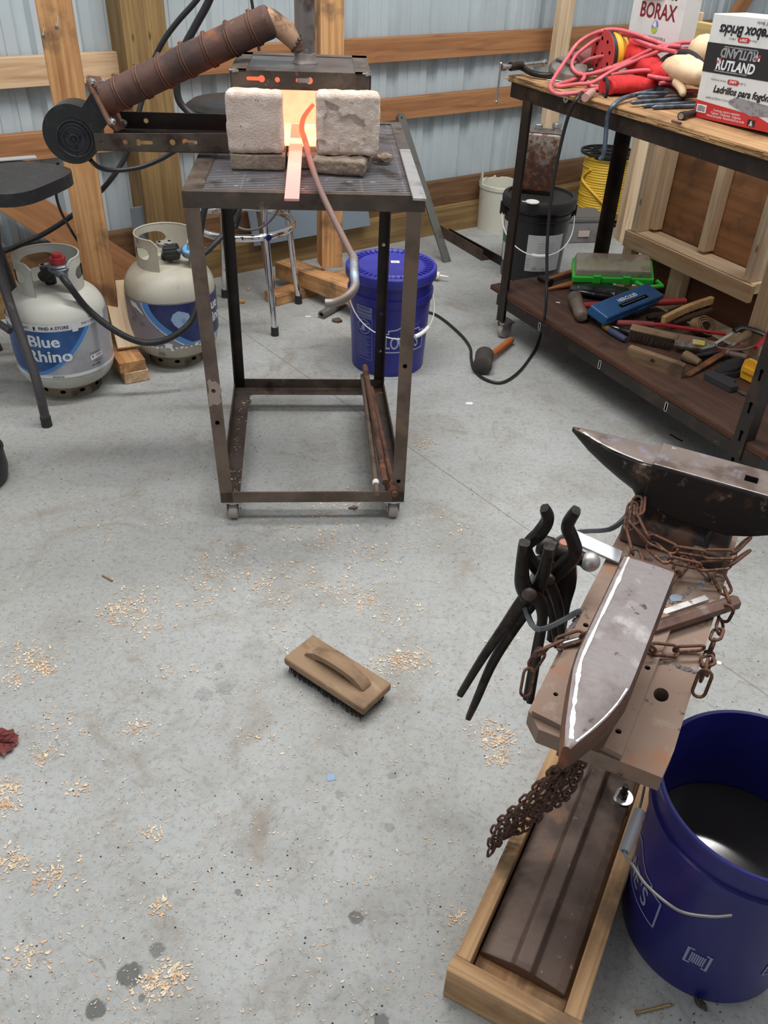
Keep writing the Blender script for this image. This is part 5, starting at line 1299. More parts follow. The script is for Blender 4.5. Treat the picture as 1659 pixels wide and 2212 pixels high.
# steel rods
m_blued = mat('blue grey rod', C(96, 108, 122), .45, .5, [(C(70, 78, 90), 18, .45, .65), (C(128, 104, 84), 12, .6, .74)], .2, 80)
lab_r = ['topmost blue grey square rod in the rod pile under the gloves', 'flattened rod just above the two longest in the pile under the gloves', 'middle blue grey rod in the pile in front of the gloves', 'rod with hammered tip in the pile in front of the gloves', 'rod nearest the bench edge in the pile in front of the gloves', 'brown rusty rod in the pile in front of the tan glove']
for k, (x1, y1, x2, y2, hh, m) in enumerate(((1370, 203, 1500, 200, .020, m_blued), (1376, 210, 1500, 205, .012, m_blued), (1362, 222, 1470, 214, .012, m_blued), (1387, 229, 1500, 222, .006, m_blued), (1408, 232, 1520, 228, .006, m_blued), (1436, 209, 1520, 206, .018, m_rust))):
    p, q = tp_(x1, y1, hh), tp_(x2, y2, hh); M_ = along(p, q); L = (q - p).length
    one('steel_rod', MB().tube([(0, 0, 0), (.012, 0, 0), (L, 0, 0)], [.0025, .0062, .0062], 6), m, lab_r[k], 'rod', M=M_, group='steel rods piled at the bench edge')
hk = [tp_(1410, 196, .016), tp_(1375, 204, .016), tp_(1345, 213, .014)]
e_ = bn(0, -.025, 0)
for px, py in ((1325, 228), (1314, 248), (1310, 275), (1307, 310), (1303, 335)): hk.append(P(px, py, e_, MBY))
hk.append(P(1296, 345, bn(0, -.03, 0), MBY))
b = MB(); b.tube(spline(hk, 6), .0072, 8); one('hooked_rod', b, m_blued, 'blue grey rod curving over the bench front edge and hanging down before the spool', 'rod', smooth=50)
p = tp_(1264, 211, .012); 
b = MB(); d_ = (tp_(1290, 190, .012) - p).normalized(); b.cyl(p, p + d_ * .11, .0115, 16); one('steel_bar_end', b, mat('pinkish bar end', C(186, 150, 142), .5, .3), 'short round bar pointing out over the bench front edge under the cord', 'bar')
b = MB(); q = P(1222, 213, bn(0, -.008, 0), MBY); b.prism([ring2(0, 0, .013, 20), ring2(0, 0, .005, 14)], .003, M=T(q) @ MBN.to_3x3().to_4x4() @ FACE); one('washer', b, m_zinc, 'round zinc washer hanging at the bench front rail under the pink loop', 'washer')
fl2 = thing('flashlight', 'small black flashlight lying by the bottom left corner of the brick carton', 'flashlight', tp_(1478, 258))
p, q = tp_(1471, 251, .010), tp_(1500, 243, .010); b = MB(); b.tube([p, p.lerp(q, .3), p.lerp(q, .32), q + (q - p) * .8], [.011, .011, .0085, .0085], 14); obj('body', b, m_black_plastic, fl2, world=True)
b = MB(); b.cyl(p + (p - q).normalized() * .0004, p, .008, 14); obj('lens', b, m_zinc, fl2, world=True)

# ------------------------------------------------------------------ black cord from the bench to the floor
cpts = [tp_(1316, 190, .008), tp_(1290, 192, .006), tp_(1262, 196, .006)]
e_ = bn(0, -.035, 0)
cpts += [P(x, y, e_, MBY) for x, y in ((1246, 214), (1228, 250), (1212, 310), (1198, 380), (1188, 450), (1182, 530), (1181, 600), (1178, 670))]
cpts += [F(x, y, z) for x, y, z in ((1166, 730, .03), (1148, 768, .006), (1120, 804, .006), (1085, 826, .006), (1050, 820, .006), (1025, 800, .006), (1018, 775, .006), (1016, 752, .006), (1000, 728, .006), (970, 700, .006), (945, 682, .006), (925, 674, .006), (880, 660, .006))]
cord('power_cord', 'black cord falling from the bench top and snaking over the floor to the blue bucket', 'cord', cpts, .0055)

# ------------------------------------------------------------------ things under and behind the bench end
B2 = F(1143, 592, 0); B2.z = 0
bb = thing('black_bucket', 'black bucket with grey paper label and white bail behind the bench left leg', 'bucket', B2)
m_blk = mat('black gloss plastic', C(30, 29, 31), .28, 0, [(C(40, 38, 38), 6, .5, .7)])
Rb, Rt, H = .134, .150, .355
b = MB(); bucket_wall(b, B2, Rb, Rt, H, [(.275, .281, .004), (.30, .306, .004)], open_top=False); obj('body', b, m_blk, bb, world=True, smooth=35)
b = MB(); b.lathe([(.150, .318), (.163, .320), (.165, .35), (.160, .362), (.150, .366), (.142, .366), (.138, .356), (.0, .354)], 64, M=T(B2)); obj('lid', b, mat('black lid', C(36, 35, 36), .5), bb, world=True, smooth=35)
fa_ = math.degrees(math.atan2(-B2.y, -B2.x))
def kfn(face, e):
    def fn(x, y):
        r = Rb + (Rt - Rb) * y / H + e; a = math.radians(face) + x / .142; return V((B2.x + r * math.cos(a), B2.y + r * math.sin(a), y))
    return fn
lf = kfn(fa_ + 24, .001)
lb = part(lambda b: patch(b, [(-.085, .062), (.085, .062), (.085, .225), (-.085, .225)], lf, step=.008), 'paper_label', mat('grey paper label', C(178, 180, 182), .6, 0, [(C(166, 168, 170), 8, .5, .7)]), bb)
def lines(b):
    rr = random.Random(3)
    g_ = kfn(fa_ + 24, .0018)
    for k in range(7): patch(b, [(-.04, .188 - k * .011), (-.04 + rr.uniform(.06, .11), .188 - k * .011), (-.04 + rr.uniform(.06, .11), .1895 - k * .011), (-.04, .1895 - k * .011)], g_, step=.01)
    for k in range(4): patch(b, [(-.082, .115 - k * .012), (-.066, .115 - k * .012), (-.066, .118 - k * .012), (-.082, .118 - k * .012)], g_)
    patch(b, [(-.052, .068), (-.03, .068), (-.034, .08), (-.048, .08)], g_); patch(b, [(-.01, .068), (.012, .068), (.008, .08), (-.006, .08)], g_)
part(lines, 'fine_print', m_letter_grey, lb)
lf2 = kfn(fa_ - 62, .001)
lb = part(lambda b: patch(b, [(-.03, .075), (.03, .075), (.03, .255), (-.03, .255)], lf2, step=.008), 'paper_label', mat('pale paper label', C(192, 196, 198), .6), bb)
part(lambda b: patch(b, [(-.03, .158), (.03, .158), (.03, .195), (-.03, .195)], kfn(fa_ - 62, .0016), step=.008), 'green_band', mat('green print', C(52, 124, 92), .5), lb)
b = MB(); hp_ = bail(b, B2, .158, .30, .155, math.radians(fa_ + 12), r=.0026); hn = obj('bail', b, m_white_plastic, bb, world=True, smooth=60)
b = MB(); b.tube(hp_[13:18], .008, 12); obj('grip', b, m_white_plastic, hn, world=True, smooth=60)
b = MB()
for a in (fa_ + 12 - 90, fa_ + 12 + 90): d = V((math.cos(math.radians(a)), math.sin(math.radians(a)), 0)); b.box(B2 + d * .155 + Z * .30, (.03, .03, .05))
obj('ear', b, m_blk, bb, world=True)
q = F(1150, 437, .372)
b = MB(); b.torus(.026, .0035, M=T(q + Z * .002), n=32); b.lathe([(0, .0), (.024, .0), (.024, .002), (0, .002)], 28, M=T(q)); b.bar(q + V((-.02, -.008, .003)), q + V((-.045, -.012, .006)), .006, .003)
one('spout_cap', b, m_white_plastic, 'white ring pull cap lying on the black bucket lid before the rusty can', 'cap', smooth=50)
# rusty can on the lid
m_can = mat('rusty tinplate', C(158, 150, 142), .5, .4, [(C(98, 62, 44), 9, .36, .56), (C(66, 44, 36), 16, .48, .62)], .15, 60)
cq = F(1158, 420, .358); cq.z = .367
MC = T(cq + V((.0, .045, 0))) @ Matrix.Rotation(-.2, 4, 'Z')
cn_ = thing('metal_can', 'rusty oblong metal can with two caps standing on the black bucket lid', 'can', MC)
t_ = NT('rusted can sheet'); t_.b.inputs['Metallic'].default_value = .4; t_.b.inputs['Roughness'].default_value = .5
v_ = t_.coord('Object'); sp_ = t_.node('ShaderNodeSeparateXYZ'); t_.l.new(v_, sp_.inputs[0])
rz_ = t_.math('ADD', t_.math('MULTIPLY', t_.math('SUBTRACT', t_.noise(v_, 26, 6), .5), .42), sp_.outputs[2])
c_ = t_.mix(t_.ramp(rz_, .10, .26), C(70, 46, 38), C(152, 144, 136)); c_ = t_.mix(t_.ramp(t_.noise(v_, 40, 5), .48, .62), c_, C(104, 64, 44)); t_.base(c_)
b = MB(); b.box((0, 0, .122), (.165, .10, .244)); obj('body', b, t_.m, cn_, bev=.012, seg=3, smooth=40)
b = MB(); b.box((0, 0, .2445), (.160, .095, .004)); obj('top_seam', b, m_dusty, cn_, bev=.001)
b = MB(); b.lathe([(.0, .28), (.018, .28), (.02, .276), (.02, .262), (.017, .26), (.017, .246)], 24, M=T(.055, 0, 0)); obj('cap', b, m_zinc, cn_, smooth=40)
b = MB(); b.box((-.02, .0, .258), (.03, .02, .026)); obj('cap', b, m_zinc, cn_, bev=.004)
# broken white bucket
WB = F(1076, 492, 0); WB = V((WB.x, WB.y, 0))
b = MB(); n = 64; vs = []; fs = []
for i in range(n + 1):
    a = 2 * PI * i / n; d = math.degrees((a - math.atan2(-WB.y, -WB.x) + PI) % (2 * PI) - PI)
    top = .235 if -62 < d < 8 else (.285 if -82 < d <= -62 else .23 + .03 * (mnoise.noise(V((i * .6, 0, 0)))))
    for rr_, zz in ((.112, .0), (.118, min(.21, top)), (.123, min(.212, top)), (.123, min(.23, top)), (.119, top - .002), (.115, top - .002), (.108, .01)): vs.append((WB.x + rr_ * math.cos(a), WB.y + rr_ * math.sin(a), zz))
for i in range(n):
    for k in range(6): fs.append((i * 7 + k, i * 7 + 7 + k, i * 7 + 8 + k, i * 7 + k + 1))
b.vf(vs, fs); b.lathe([(0, .002), (.112, .002)], 48, M=T(WB))
one('broken_bucket', b, mat('off white plastic', C(204, 204, 190), .5, 0, [(C(184, 182, 166), 8, .5, .7)]), 'off white bucket with a broken ragged rim standing by the wall boards', 'bucket', smooth=40)
# wire spool
SP = F(1290, 474, 0); SP = V((SP.x, SP.y, 0))
sp = thing('wire_spool', 'black flanged spool wound with yellow cable under the bench top', 'spool', SP)
RF, HS = .150, .345
for nm, z in (('flange', 0.0), ('flange', HS)):
    b = MB(); b.prism([ring2(0, 0, RF, 40), ring2(0, 0, RF - .012, 40)], .012, M=T(SP), z0=z); b.prism([ring2(0, 0, .06, 24), ring2(0, 0, .02, 16)], .012, M=T(SP), z0=z)
    for k in range(12): a = 2 * PI * k / 12; d = V((math.cos(a), math.sin(a), 0)); b.bar(SP + d * .055 + Z * (z + .006), SP + d * (RF - .008) + Z * (z + .006), .006, .010)
    b.torus(.10, .004, M=T(SP + Z * (z + .006)), n=36, m=6)
    obj('flange', b, m_black_plastic, sp, world=True)
m_yel = mat('yellow cable', C(222, 184, 62), .45)
b = MB(); b.cyl(SP + Z * .01, SP + Z * HS, .07, 24); obj('core', b, m_black_plastic, sp, world=True)
b = MB(); pts = []
for i in range(24 * 24):
    a = 2 * PI * i / 24; pts.append(SP + V(((.118 + .006 * mnoise.noise(V((i * .05, 0, 0)))) * math.cos(a), (.118 + .006 * mnoise.noise(V((i * .05, 1, 0)))) * math.sin(a), .02 + .0128 * a / (2 * PI))))
b.tube(pts, .0072, 7); 
obj('cable', b, m_yel, sp, world=True, smooth=60)
b = MB(); b.tube(spline([SP + V((-.10, -.08, .28)), SP + V((-.128, -.04, .22)), SP + V((-.06, -.118, .16)), SP + V((.03, -.13, .09)), SP + V((.10, -.1, .06)), SP + V((.16, -.06, .05))], 8), .0072, 7); obj('loose_turn', b, m_yel, sp, world=True, smooth=60)
# grey storage tub
q = F(1240, 522, 0); MT_ = T(q.x + .02, q.y + .06, 0) @ Matrix.Rotation(.2, 4, 'Z')
tb = thing('storage_tub', 'small dusty grey plastic tub with lid on the floor beside the black bucket', 'tub', MT_)
b = MB(); b.box((0, 0, .055), (.20, .16, .11), taper=1.06); obj('body', b, mat('grey plastic', C(126, 126, 126), .6, 0, [(C(104, 98, 92), 8, .5, .7)]), tb, bev=.006)
b = MB(); b.box((0, 0, .119), (.225, .182, .018)); b.box((0, 0, .130), (.20, .155, .006)); obj('lid', b, mat('dusty lid', C(104, 100, 98), .7), tb, bev=.004)
b = MB(); b.box((0, -.086, .05), (.06, .004, .03)); obj('tag', b, mat('pinkish tag', C(190, 170, 164), .6), tb)
q = F(1268, 500, .04); b = MB(); b.tube([q + V((-.04, 0, .035)), q, q + V((.03, -.02, -.035))], .011, 10, flat=.5); one('plastic_bar', b, m_white_plastic, 'short white plastic bar leaning on the grey tub', 'bar', smooth=50)
# steel leaning on the wall and lying on the floor
p0 = F(966, 566, 0); p1 = P(864, 246, wp(0, .048, 0), e2)
M_ = along(p0, p1, tuple(e2)); L = (p1 - p0).length
b = MB(); b.prism([[(0, -.021), (L, -.021), (L, .012), (L - .01, .021), (0, .021)], ring2(L - .02, 0, .005, 10)], .008, z0=-.004)
one('flat_bar', b, mat('grey mill bar', C(98, 98, 94), .5, .4, [(C(78, 76, 72), 12, .5, .7)]), 'long dark flat bar leaning against the wall girt right of the forge cart', 'steel bar', M=M_)
p0, p1 = F(905, 470, .03), F(1040, 560, .008)
b = MB(); dd_ = (p1 - p0).normalized(); p0 = V((p0.x, p0.y, .002)); p1 = V((p1.x, p1.y, .002)); angle(b, p0, p0 + (p1 - p0) * 1.0, V((dd_.y, -dd_.x, 0)) * -1 + Z * .02, Z, .045, .05, .005)
one('angle_iron', b, mat('brown angle', C(90, 72, 62), .6, .3, [(C(64, 50, 44), 10, .5, .7)], .2, 80), 'brown angle iron on the floor crossing under the leaning flat bar', 'steel bar')
p0, p1 = F(960, 515, .0), F(1085, 585, .0)
b = MB(); p0.z = p1.z = .002; d2_ = (p1 - p0).normalized(); angle(b, p0 + V((.02, .03, 0)), p1 + V((.02, .03, 0)), V((-d2_.y, d2_.x, 0)), Z, .04, .04, .005)
one('angle_iron', b, m_steel_black, 'darker angle iron on the floor ending at the black bucket', 'steel bar')
# rubber mallet
mh = thing('rubber_mallet', 'black rubber mallet with orange wooden handle on the floor by the bench caster', 'mallet', F(1045, 790, 0))
p, q = F(1048, 763, .036), F(1041, 795, .036); d_ = (p - q).normalized(); c_ = p.lerp(q, .5)
b = MB(); b.tube([c_ - d_ * .05, c_ - d_ * .046, c_, c_ + d_ * .046, c_ + d_ * .05], [.030, .035, .033, .035, .030], 24); obj('head', b, mat('scuffed rubber', C(62, 58, 54), .8, 0, [(C(84, 76, 70), 14, .5, .7)], .15, 60), mh, world=True, smooth=40)
he = F(1106, 733, .02); b = MB(); hd_ = (he - c_).normalized(); L = (he - c_).length
b.tube([(0, 0, 0), (L * .4, 0, 0), (L * .8, 0, 0), (L * .97, 0, 0), (L, 0, 0)], [.010, .0115, .0135, .013, .008], 14); obj('handle', b, wood('orange handle', C(196, 112, 58), C(150, 78, 36)), mh, M=along(c_, he), smooth=50)
b = MB(); e_ = hd_.cross(d_).normalized(); nz = -hd_; b.cyl(c_ + nz * .0325, c_ + nz * .0345, .011, 14); obj('handle_end', b, m_handle, mh, world=True)

# ------------------------------------------------------------------ tools on the shelf
def sp_(px, py, h=0.0): return F(px, py, SZ + .0005 + h)
def haft(par, name, p, q, rs, m, flat=1.0, n=12):
    M_ = along(p, q); L = (V(q) - V(p)).length; k = len(rs)
    b = MB(); b.tube([(L * i / (k - 1), 0, 0) for i in range(k)], rs, n, flat=flat); return obj(name, b, m, par, M=M_, smooth=50)
h1_ = thing('ball_peen_hammer', 'small ball peen hammer with pale handle at the left end of the shelf', 'hammer', sp_(1180, 607))
p, q = sp_(1162, 598, .016), sp_(1190, 611, .016)
b = MB(); d_ = (q - p); b.tube([p, p + d_ * .12, p + d_ * .3, p + d_ * .4, p + d_ * .75, p + d_ * .8, q], [.004, .012, .012, .009, .011, .0155, .0155], 18); obj('head', b, m_black_iron, h1_, world=True, smooth=45)
haft(h1_, 'handle', sp_(1180, 604, .016), sp_(1250, 582, .016), [.008, .008, .011, .0125, .012], m_handle, .75)
h2_ = thing('wooden_drift', 'short tapered wooden handle poking out under the black plastic bag', 'handle', sp_(1205, 620))
haft(h2_, 'grip', sp_(1184, 624, .010), sp_(1245, 612, .012), [.004, .008, .012, .013], m_handle)
# green organiser
oc = sp_(1322, 610, .05)
ga, gb = sp_(1236, 596, .045), sp_(1412, 612, .055)
MO = along(ga.lerp(gb, .5), gb, (0, -.25, 1)) @ Matrix.Rotation(.10, 4, 'Z')
og = thing('parts_organizer', 'bright green organiser case with clear dusty lid on top of the shelf pile', 'case', MO)
OL = (gb - ga).length
m_green = mat('bright green plastic', C(60, 200, 66), .4)
OD = .135
b = MB(); b.box((0, OD / 2 - .01, 0), (OL, OD, .028)); obj('tray', b, m_green, og, bev=.006, seg=3)
b = MB()
for x in (-.06, .05): b.box((x, -.014, .008), (.03, .012, .034))
obj('latch', b, m_green, og, bev=.003)
m_clear = mat('clear dusty lid', C(176, 160, 148), .25, 0, [(C(140, 120, 108), 8, .45, .65)], trans=.0, alpha=.72)
b = MB(); b.box((-.0, OD / 2 - .008, .027), (OL * .96, OD * .95, .028), taper=.94); obj('lid', b, m_clear, og, bev=.005)
b = MB(); rr = random.Random(5)
for i in range(9): b.box((-OL * .42 + i * .028, .012 + rr.uniform(0, .03), .018), (.018, .02, .012))
obj('bits', b, m_white_plastic, og)
b = MB(); b.tube([(OL * .28, -.012, .0), (OL * .40, -.045, .0), (OL * .60, -.03, .0), (OL * .54, .0, .0)], .008, 10); obj('handle', b, m_green, og, smooth=50)
# black bag
b = MB(); cloth_blob(b, interp([(sp_(1236, 622, .018), .03, .012), (sp_(1265, 626, .022), .045, .02), (sp_(1310, 630, .022), .055, .021), (sp_(1350, 636, .02), .05, .019), (sp_(1385, 640, .016), .03, .012)]), 12, .006)
one('plastic_bag', b, mat('black film', C(30, 30, 33), .12, 0, [(C(150, 150, 154), 26, .62, .68)], .6, 60), 'shiny black plastic bag under the green organiser case', 'bag', smooth=70)
# sledge hammer
sl = thing('club_hammer', 'heavy taped club hammer with red handle passing under the blue case', 'hammer', sp_(1248, 668))
p, q = sp_(1240, 640, .03), sp_(1257, 683, .026)
b = MB(); d_ = (q - p); b.tube([p - d_ * .05, p + d_ * .05, p + d_ * .5, p + d_ * .95, q + d_ * .05], [.016, .026, .024, .027, .018], 10)
for v in b.bm.verts: v.co += V((1, 1, 1)) * mnoise.noise(v.co * 60) * .004
obj('head', b, mat('grey taped steel', C(112, 98, 90), .6, .2, [(C(88, 76, 70), 16, .45, .65)], .3, 80), sl, world=True, smooth=60)
haft(sl, 'handle', sp_(1254, 660, .03), sp_(1480, 650, .034), [.012, .014, .013, .015, .017, .015], mat('red handle', C(156, 46, 46), .5), .8)
# blue case
ba, bb_ = sp_(1306, 690, .045), sp_(1428, 640, .052)
MH = along(ba, bb_, (0, -.35, 1)); HL = (bb_ - ba).length
hc = thing('tool_case', 'dark blue hard plastic case lettered HERCULES lying across the red hammer handle', 'case', MH)
m_navy = mat('teal blue plastic', C(36, 84, 132), .4, 0, [(C(30, 70, 114), 10, .5, .7)])
HD = .085
b = MB(); b.box((HL / 2, HD / 2 - .01, -.006), (HL, HD, .038)); obj('shell', b, m_navy, hc, bev=.006, seg=3)
b = MB(); b.box((HL / 2, -.011, -.010), (HL * .98, .004, .005)); b.box((HL * .62, -.013, -.012), (.055, .006, .018)); b.box((HL * .25, -.013, -.012), (.02, .006, .018)); obj('latch', b, m_navy, hc, bev=.0015)
b = MB(); write(b, 'HERCULES', .022, (HL * .52, HD * .62), lambda x, y: V((x, y - .01, .0136)), bold=.03, sx=1.05); obj('lettering', b, m_letter_white, hc, fix=False)
b = MB(); patch(b, [(HL * .3, HD * .22), (HL * .78, HD * .22), (HL * .78, HD * .42), (HL * .3, HD * .42)], lambda x, y: V((x, y - .01, .0134))); obj('window', b, m_hole, hc, fix=False)
b = MB(); b.cyl((HL * .33, HD * .32 - .01, .0145), (HL * .74, HD * .32 - .01, .0145), .0018, 8); obj('driver_bit', b, m_zinc, hc)
# punches
pn = thing('nail_punch', 'steel punch with brass collar and blue grip lying below the club hammer head', 'punch', sp_(1300, 710))
haft(pn, 'shank', sp_(1262, 676, .014), sp_(1306, 705, .012), [.009, .006, .0075, .010], m_black_iron)
haft(pn, 'collar', sp_(1303, 703, .012), sp_(1318, 714, .012), [.0095, .012, .012, .010], mat('brass', C(150, 122, 66), .4, .7))
haft(pn, 'grip', sp_(1316, 713, .012), sp_(1352, 734, .012), [.010, .0125, .0115, .012, .009], mat('dull blue grip', C(58, 68, 92), .5))
pn = thing('screwdriver', 'old dark screwdriver with black grip beneath the red tool end', 'screwdriver', sp_(1350, 715))
haft(pn, 'shank', sp_(1305, 700, .010), sp_(1345, 712, .010), [.004, .004], m_zinc); haft(pn, 'grip', sp_(1340, 711, .012), sp_(1375, 724, .012), [.007, .012, .011, .008], m_black_plastic)
# red lever
rt = thing('bolt_cutter_handle', 'long thin red painted steel handle lying across the middle of the shelf pile', 'handle', sp_(1450, 712))
m_redp = mat('red painted bar', C(176, 40, 50), .4, .1, [(C(120, 50, 48), 14, .55, .7)])
haft(rt, 'grip', sp_(1334, 697, .036), sp_(1412, 701, .036), [.009, .011, .011, .010], mat('worn red sleeve', C(140, 66, 66), .7))
p_, q_ = sp_(1410, 701, .036), sp_(1568, 722, .034)
b = MB(); b.bar(p_, p_.lerp(q_, .12) + Z * .004, .016, .010); b.bar(p_.lerp(q_, .1) + Z * .004, q_, .014, .009); obj('bar', b, m_redp, rt, world=True, bev=.002)
# brush on edge with hole, and wire brush behind
p, q = sp_(1358, 762, .022), sp_(1476, 803, .022)
MK = along(p, q, (.0, -.15, 1)); KL = (q - p).length
b = MB(); hole = [(KL * .47 + .008 * math.cos(a), .006 + .008 * math.sin(a)) for a in [2 * PI * i / 16 for i in range(16)]]
b.prism([[(0, -.024), (KL, -.024), (KL, .022), (KL - .006, .026), (0, .026)], hole], .022, M=Matrix.Rotation(PI / 2, 4, 'X'), z0=-.011)
one('wood_block', b, m_greywood, 'worn wooden block with one round hole standing on edge at the shelf front', 'wood block', M=MK)
wb = thing('wire_brush', 'wire brush on its side with dark bristles behind the holed wood block', 'brush', sp_(1410, 735))
p, q = sp_(1362, 712, .03), sp_(1465, 735, .03); MK2 = along(p, q, (0, -.5, 1)); L = (q - p).length
b = MB(); b.box((L / 2, 0, .006), (L, .03, .022)); obj('back', b, m_greywood, wb, M=MK2, bev=.003)
b = MB(); rr = random.Random(8)
for i in range(34):
    for k in range(3): x = .006 + i * (L - .02) / 34; y = -.014; z = -.004 + k * .008; b.tube([(x, y, z), (x + rr.uniform(-.004, .004), y - .03, z + rr.uniform(-.004, .004) - .008)], .0011, 4)
br_ = obj('bristles', b, mat('dark bristle wire', C(66, 54, 48), .6, .4), wb, M=MK2); br_['kind'] = 'stuff'
# pale brush with curved handle
cb = thing('curved_brush', 'pale wooden curved handle brush lying over dark tools near the plywood frame', 'brush', sp_(1480, 672))
b = MB(); hp2 = spline([sp_(1432, 692, .05), sp_(1455, 680, .056), sp_(1490, 664, .062), sp_(1538, 648, .064)], 6)
b.sweep([(-.009, -.014), (.009, -.014), (.009, .014), (-.009, .014)], hp2); obj('handle', b, wood('pale beech', C(204, 166, 112), C(164, 124, 78)), cb, world=True, bev=.003)
b = MB(); rr = random.Random(2)
for i in range(60): p = hp2[8].lerp(hp2[-1], rr.random()) + V((rr.uniform(-.006, .006), rr.uniform(-.006, .006), -.012)); b.tube([p, p + V((rr.uniform(-.008, .008), .008, -.02))], .001, 4)
x_ = obj('bristles', b, m_hole, cb, world=True); x_['kind'] = 'stuff'
dk_ = thing('file_handle', 'dark brown tool handle lying below the pale curved brush', 'handle', sp_(1490, 690))
haft(dk_, 'grip', sp_(1450, 698, .022), sp_(1535, 668, .03), [.012, .015, .014, .012, .010], wood('dark stained handle', C(92, 64, 48), C(60, 42, 32)))
st_ = thing('strap_coil', 'coiled brown strap standing on edge at the back of the shelf', 'strap', sp_(1535, 705))
b = MB(); q = sp_(1520, 705, .03)
for k in range(3): b.lathe([(.034 - k * .008, -.014), (.039 - k * .008, -.014), (.039 - k * .008, .014), (.034 - k * .008, .014), (.034 - k * .008, -.014)], 28, M=T(q) @ Matrix.Rotation(.9, 4, 'X') @ Matrix.Rotation(.6, 4, 'Y') @ Matrix.Diagonal((1.5, .85, 1, 1)))
obj('turns', b, mat('brown webbing', C(112, 88, 66), .8, 0, [(C(150, 116, 78), 14, .5, .65)]), st_, world=True, smooth=40)
b = MB(); q = sp_(1508, 706, .02); b.cyl(q, q + V((.03, .012, .0)), .02, 14); b.cyl(q - V((.018, .008, 0)), q, .016, 14); one('taped_bung', b, m_steel_dark, 'taped dark round bung beside the strap coil', 'fitting', smooth=40)
# scraper with label
p, q = sp_(1458, 735, .034), sp_(1545, 748, .034); MS_ = along(p, q, (0, -.4, 1)); L = (q - p).length
sc = thing('paint_scraper', 'flat rusty scraper plate with grey and yellow sticker near the middle of the shelf', 'scraper', MS_)
b = MB(); b.prism([(0, -.03), (L * .72, -.028), (L, -.006), (L, .004), (L * .72, .026), (0, .03)], .012, z0=-.006); obj('plate', b, mat('painted rust plate', C(120, 96, 78), .6, .2, [(C(124, 136, 132), 7, .48, .6), (C(88, 62, 48), 18, .5, .7)]), sc, bev=.0015)
b = MB(); b.box((L * .58, 0, .0065), (L * .3, .022, .0012)); obj('sticker', b, mat('worn sticker', C(176, 172, 160), .6, 0, [(C(190, 176, 70), 18, .5, .6)]), sc)
b = MB(); b.torus(.006, .002, M=T(L * .98, 0, .007), n=16); obj('ring', b, m_zinc, sc)
p, q = sp_(1545, 742, .038), sp_(1592, 714, .04); b = MB(); b.bar(p, q, .010, .0025, (0, -.4, 1)); one('steel_scale', b, mat('bright scale', C(216, 214, 210), .3, .6), 'bright narrow steel scale sticking up beside the round wooden handle', 'ruler')
wh = thing('chisel_handle', 'round worn wooden handle with metal ferrule near the tape measure', 'handle', sp_(1595, 735))
haft(wh, 'grip', sp_(1586, 742, .034), sp_(1624, 716, .04), [.009, .012, .015, .017, .013], m_greywood); haft(wh, 'ferrule', sp_(1578, 748, .032), sp_(1588, 741, .034), [.007, .009], m_zinc)
cyw = thing('wooden_peg', 'tapered brown wooden peg beside the holed wood block', 'peg', sp_(1495, 780))
haft(cyw, 'peg', sp_(1478, 768, .016), sp_(1512, 784, .014), [.019, .018, .015, .011], m_greywood)
p, q = sp_(1484, 812, .004), sp_(1580, 750, .024); MR = along(p, q, (0, 0, 1)); L = (q - p).length
b = MB(); b.prism([[(0, -.005), (.008, -.010), (L * .5, -.0125), (L, -.014), (L, .010), (L * .5, .010), (.008, .008), (0, .004)], ring2(.012, -.001, .003, 10)], .006, z0=-.003)
one('flat_lever', b, mat('rust brown lever', C(116, 78, 54), .6, .2, [(C(154, 92, 52), 12, .52, .66), (C(84, 62, 50), 20, .5, .66)]), 'rusty brown flat lever reaching the shelf front edge beside the wood block', 'lever', M=MR)
p, q = sp_(1520, 812, .012), sp_(1578, 842, .012); MQ = along(p, q, (0, 0, 1)); L = (q - p).length
b = MB(); b.prism([(0, 0), (L, 0), (L * 1.06, .03), (L * .8, .036), (L * .74, .06), (.035, .05), (.05, .15), (.015, .15), (-.005, .02)], .022, z0=-.012)
one('corner_clamp', b, mat('matt black casting', C(52, 51, 54), .65), 'matt black angled casting lying in front of the yellow tape measure', 'clamp', M=MQ, bev=.003)
b = MB(); cloth_blob(b, interp([(sp_(1548, 806, .018), .012, .01), (sp_(1565, 796, .024), .022, .014), (sp_(1582, 790, .03), .026, .018), (sp_(1594, 782, .034), .018, .016)]), 17, .007); one('black_rag', b, m_glove_black, 'crumpled black rag inside the black angled casting', 'rag', smooth=70)
# tape measure
tq = sp_(1608, 826, .0); MTM = T(tq) @ Matrix.Rotation(-.98, 4, 'Z')
tm = thing('tape_measure', 'yellow and black tape measure case standing at the right end of the shelf', 'tape measure', MTM)
m_tmy = mat('tape measure yellow', C(234, 172, 50), .4)
pr = [(-.030, 0), (.034, 0), (.038, .008), (.038, .03), (.024, .062), (.010, .074), (-.018, .074), (-.032, .062), (-.036, .03)]
b = MB(); b.prism([pr], .034, M=T(0, .02, .001) @ FACE); obj('case', b, mat('smoky case', C(84, 72, 64), .35), tm, bev=.003)
b = MB(); b.prism([[(x * .96, .002 + y * .96) for x, y in pr]], .010, M=T(0, .0105, .001) @ FACE); b.box((0, .009, .038), (.05, .012, .02)); obj('face', b, m_tmy, tm, bev=.003)
b = MB(); b.prism([(0, 0), (.02, -.004), (.036, 0), (.022, .012), (.006, .012)], .004, M=T(sp_(1592, 846, .003)) @ Matrix.Rotation(-.9, 4, 'Z')); one('metal_clip', b, mat('grey clip', C(92, 94, 100), .4, .5), 'folded grey metal clip on the shelf edge under the tape measure', 'clip', bev=.001)
bw_ = thing('coping_saw', 'thin curved steel bow of a saw lying over the wooden handles', 'saw', sp_(1600, 745))
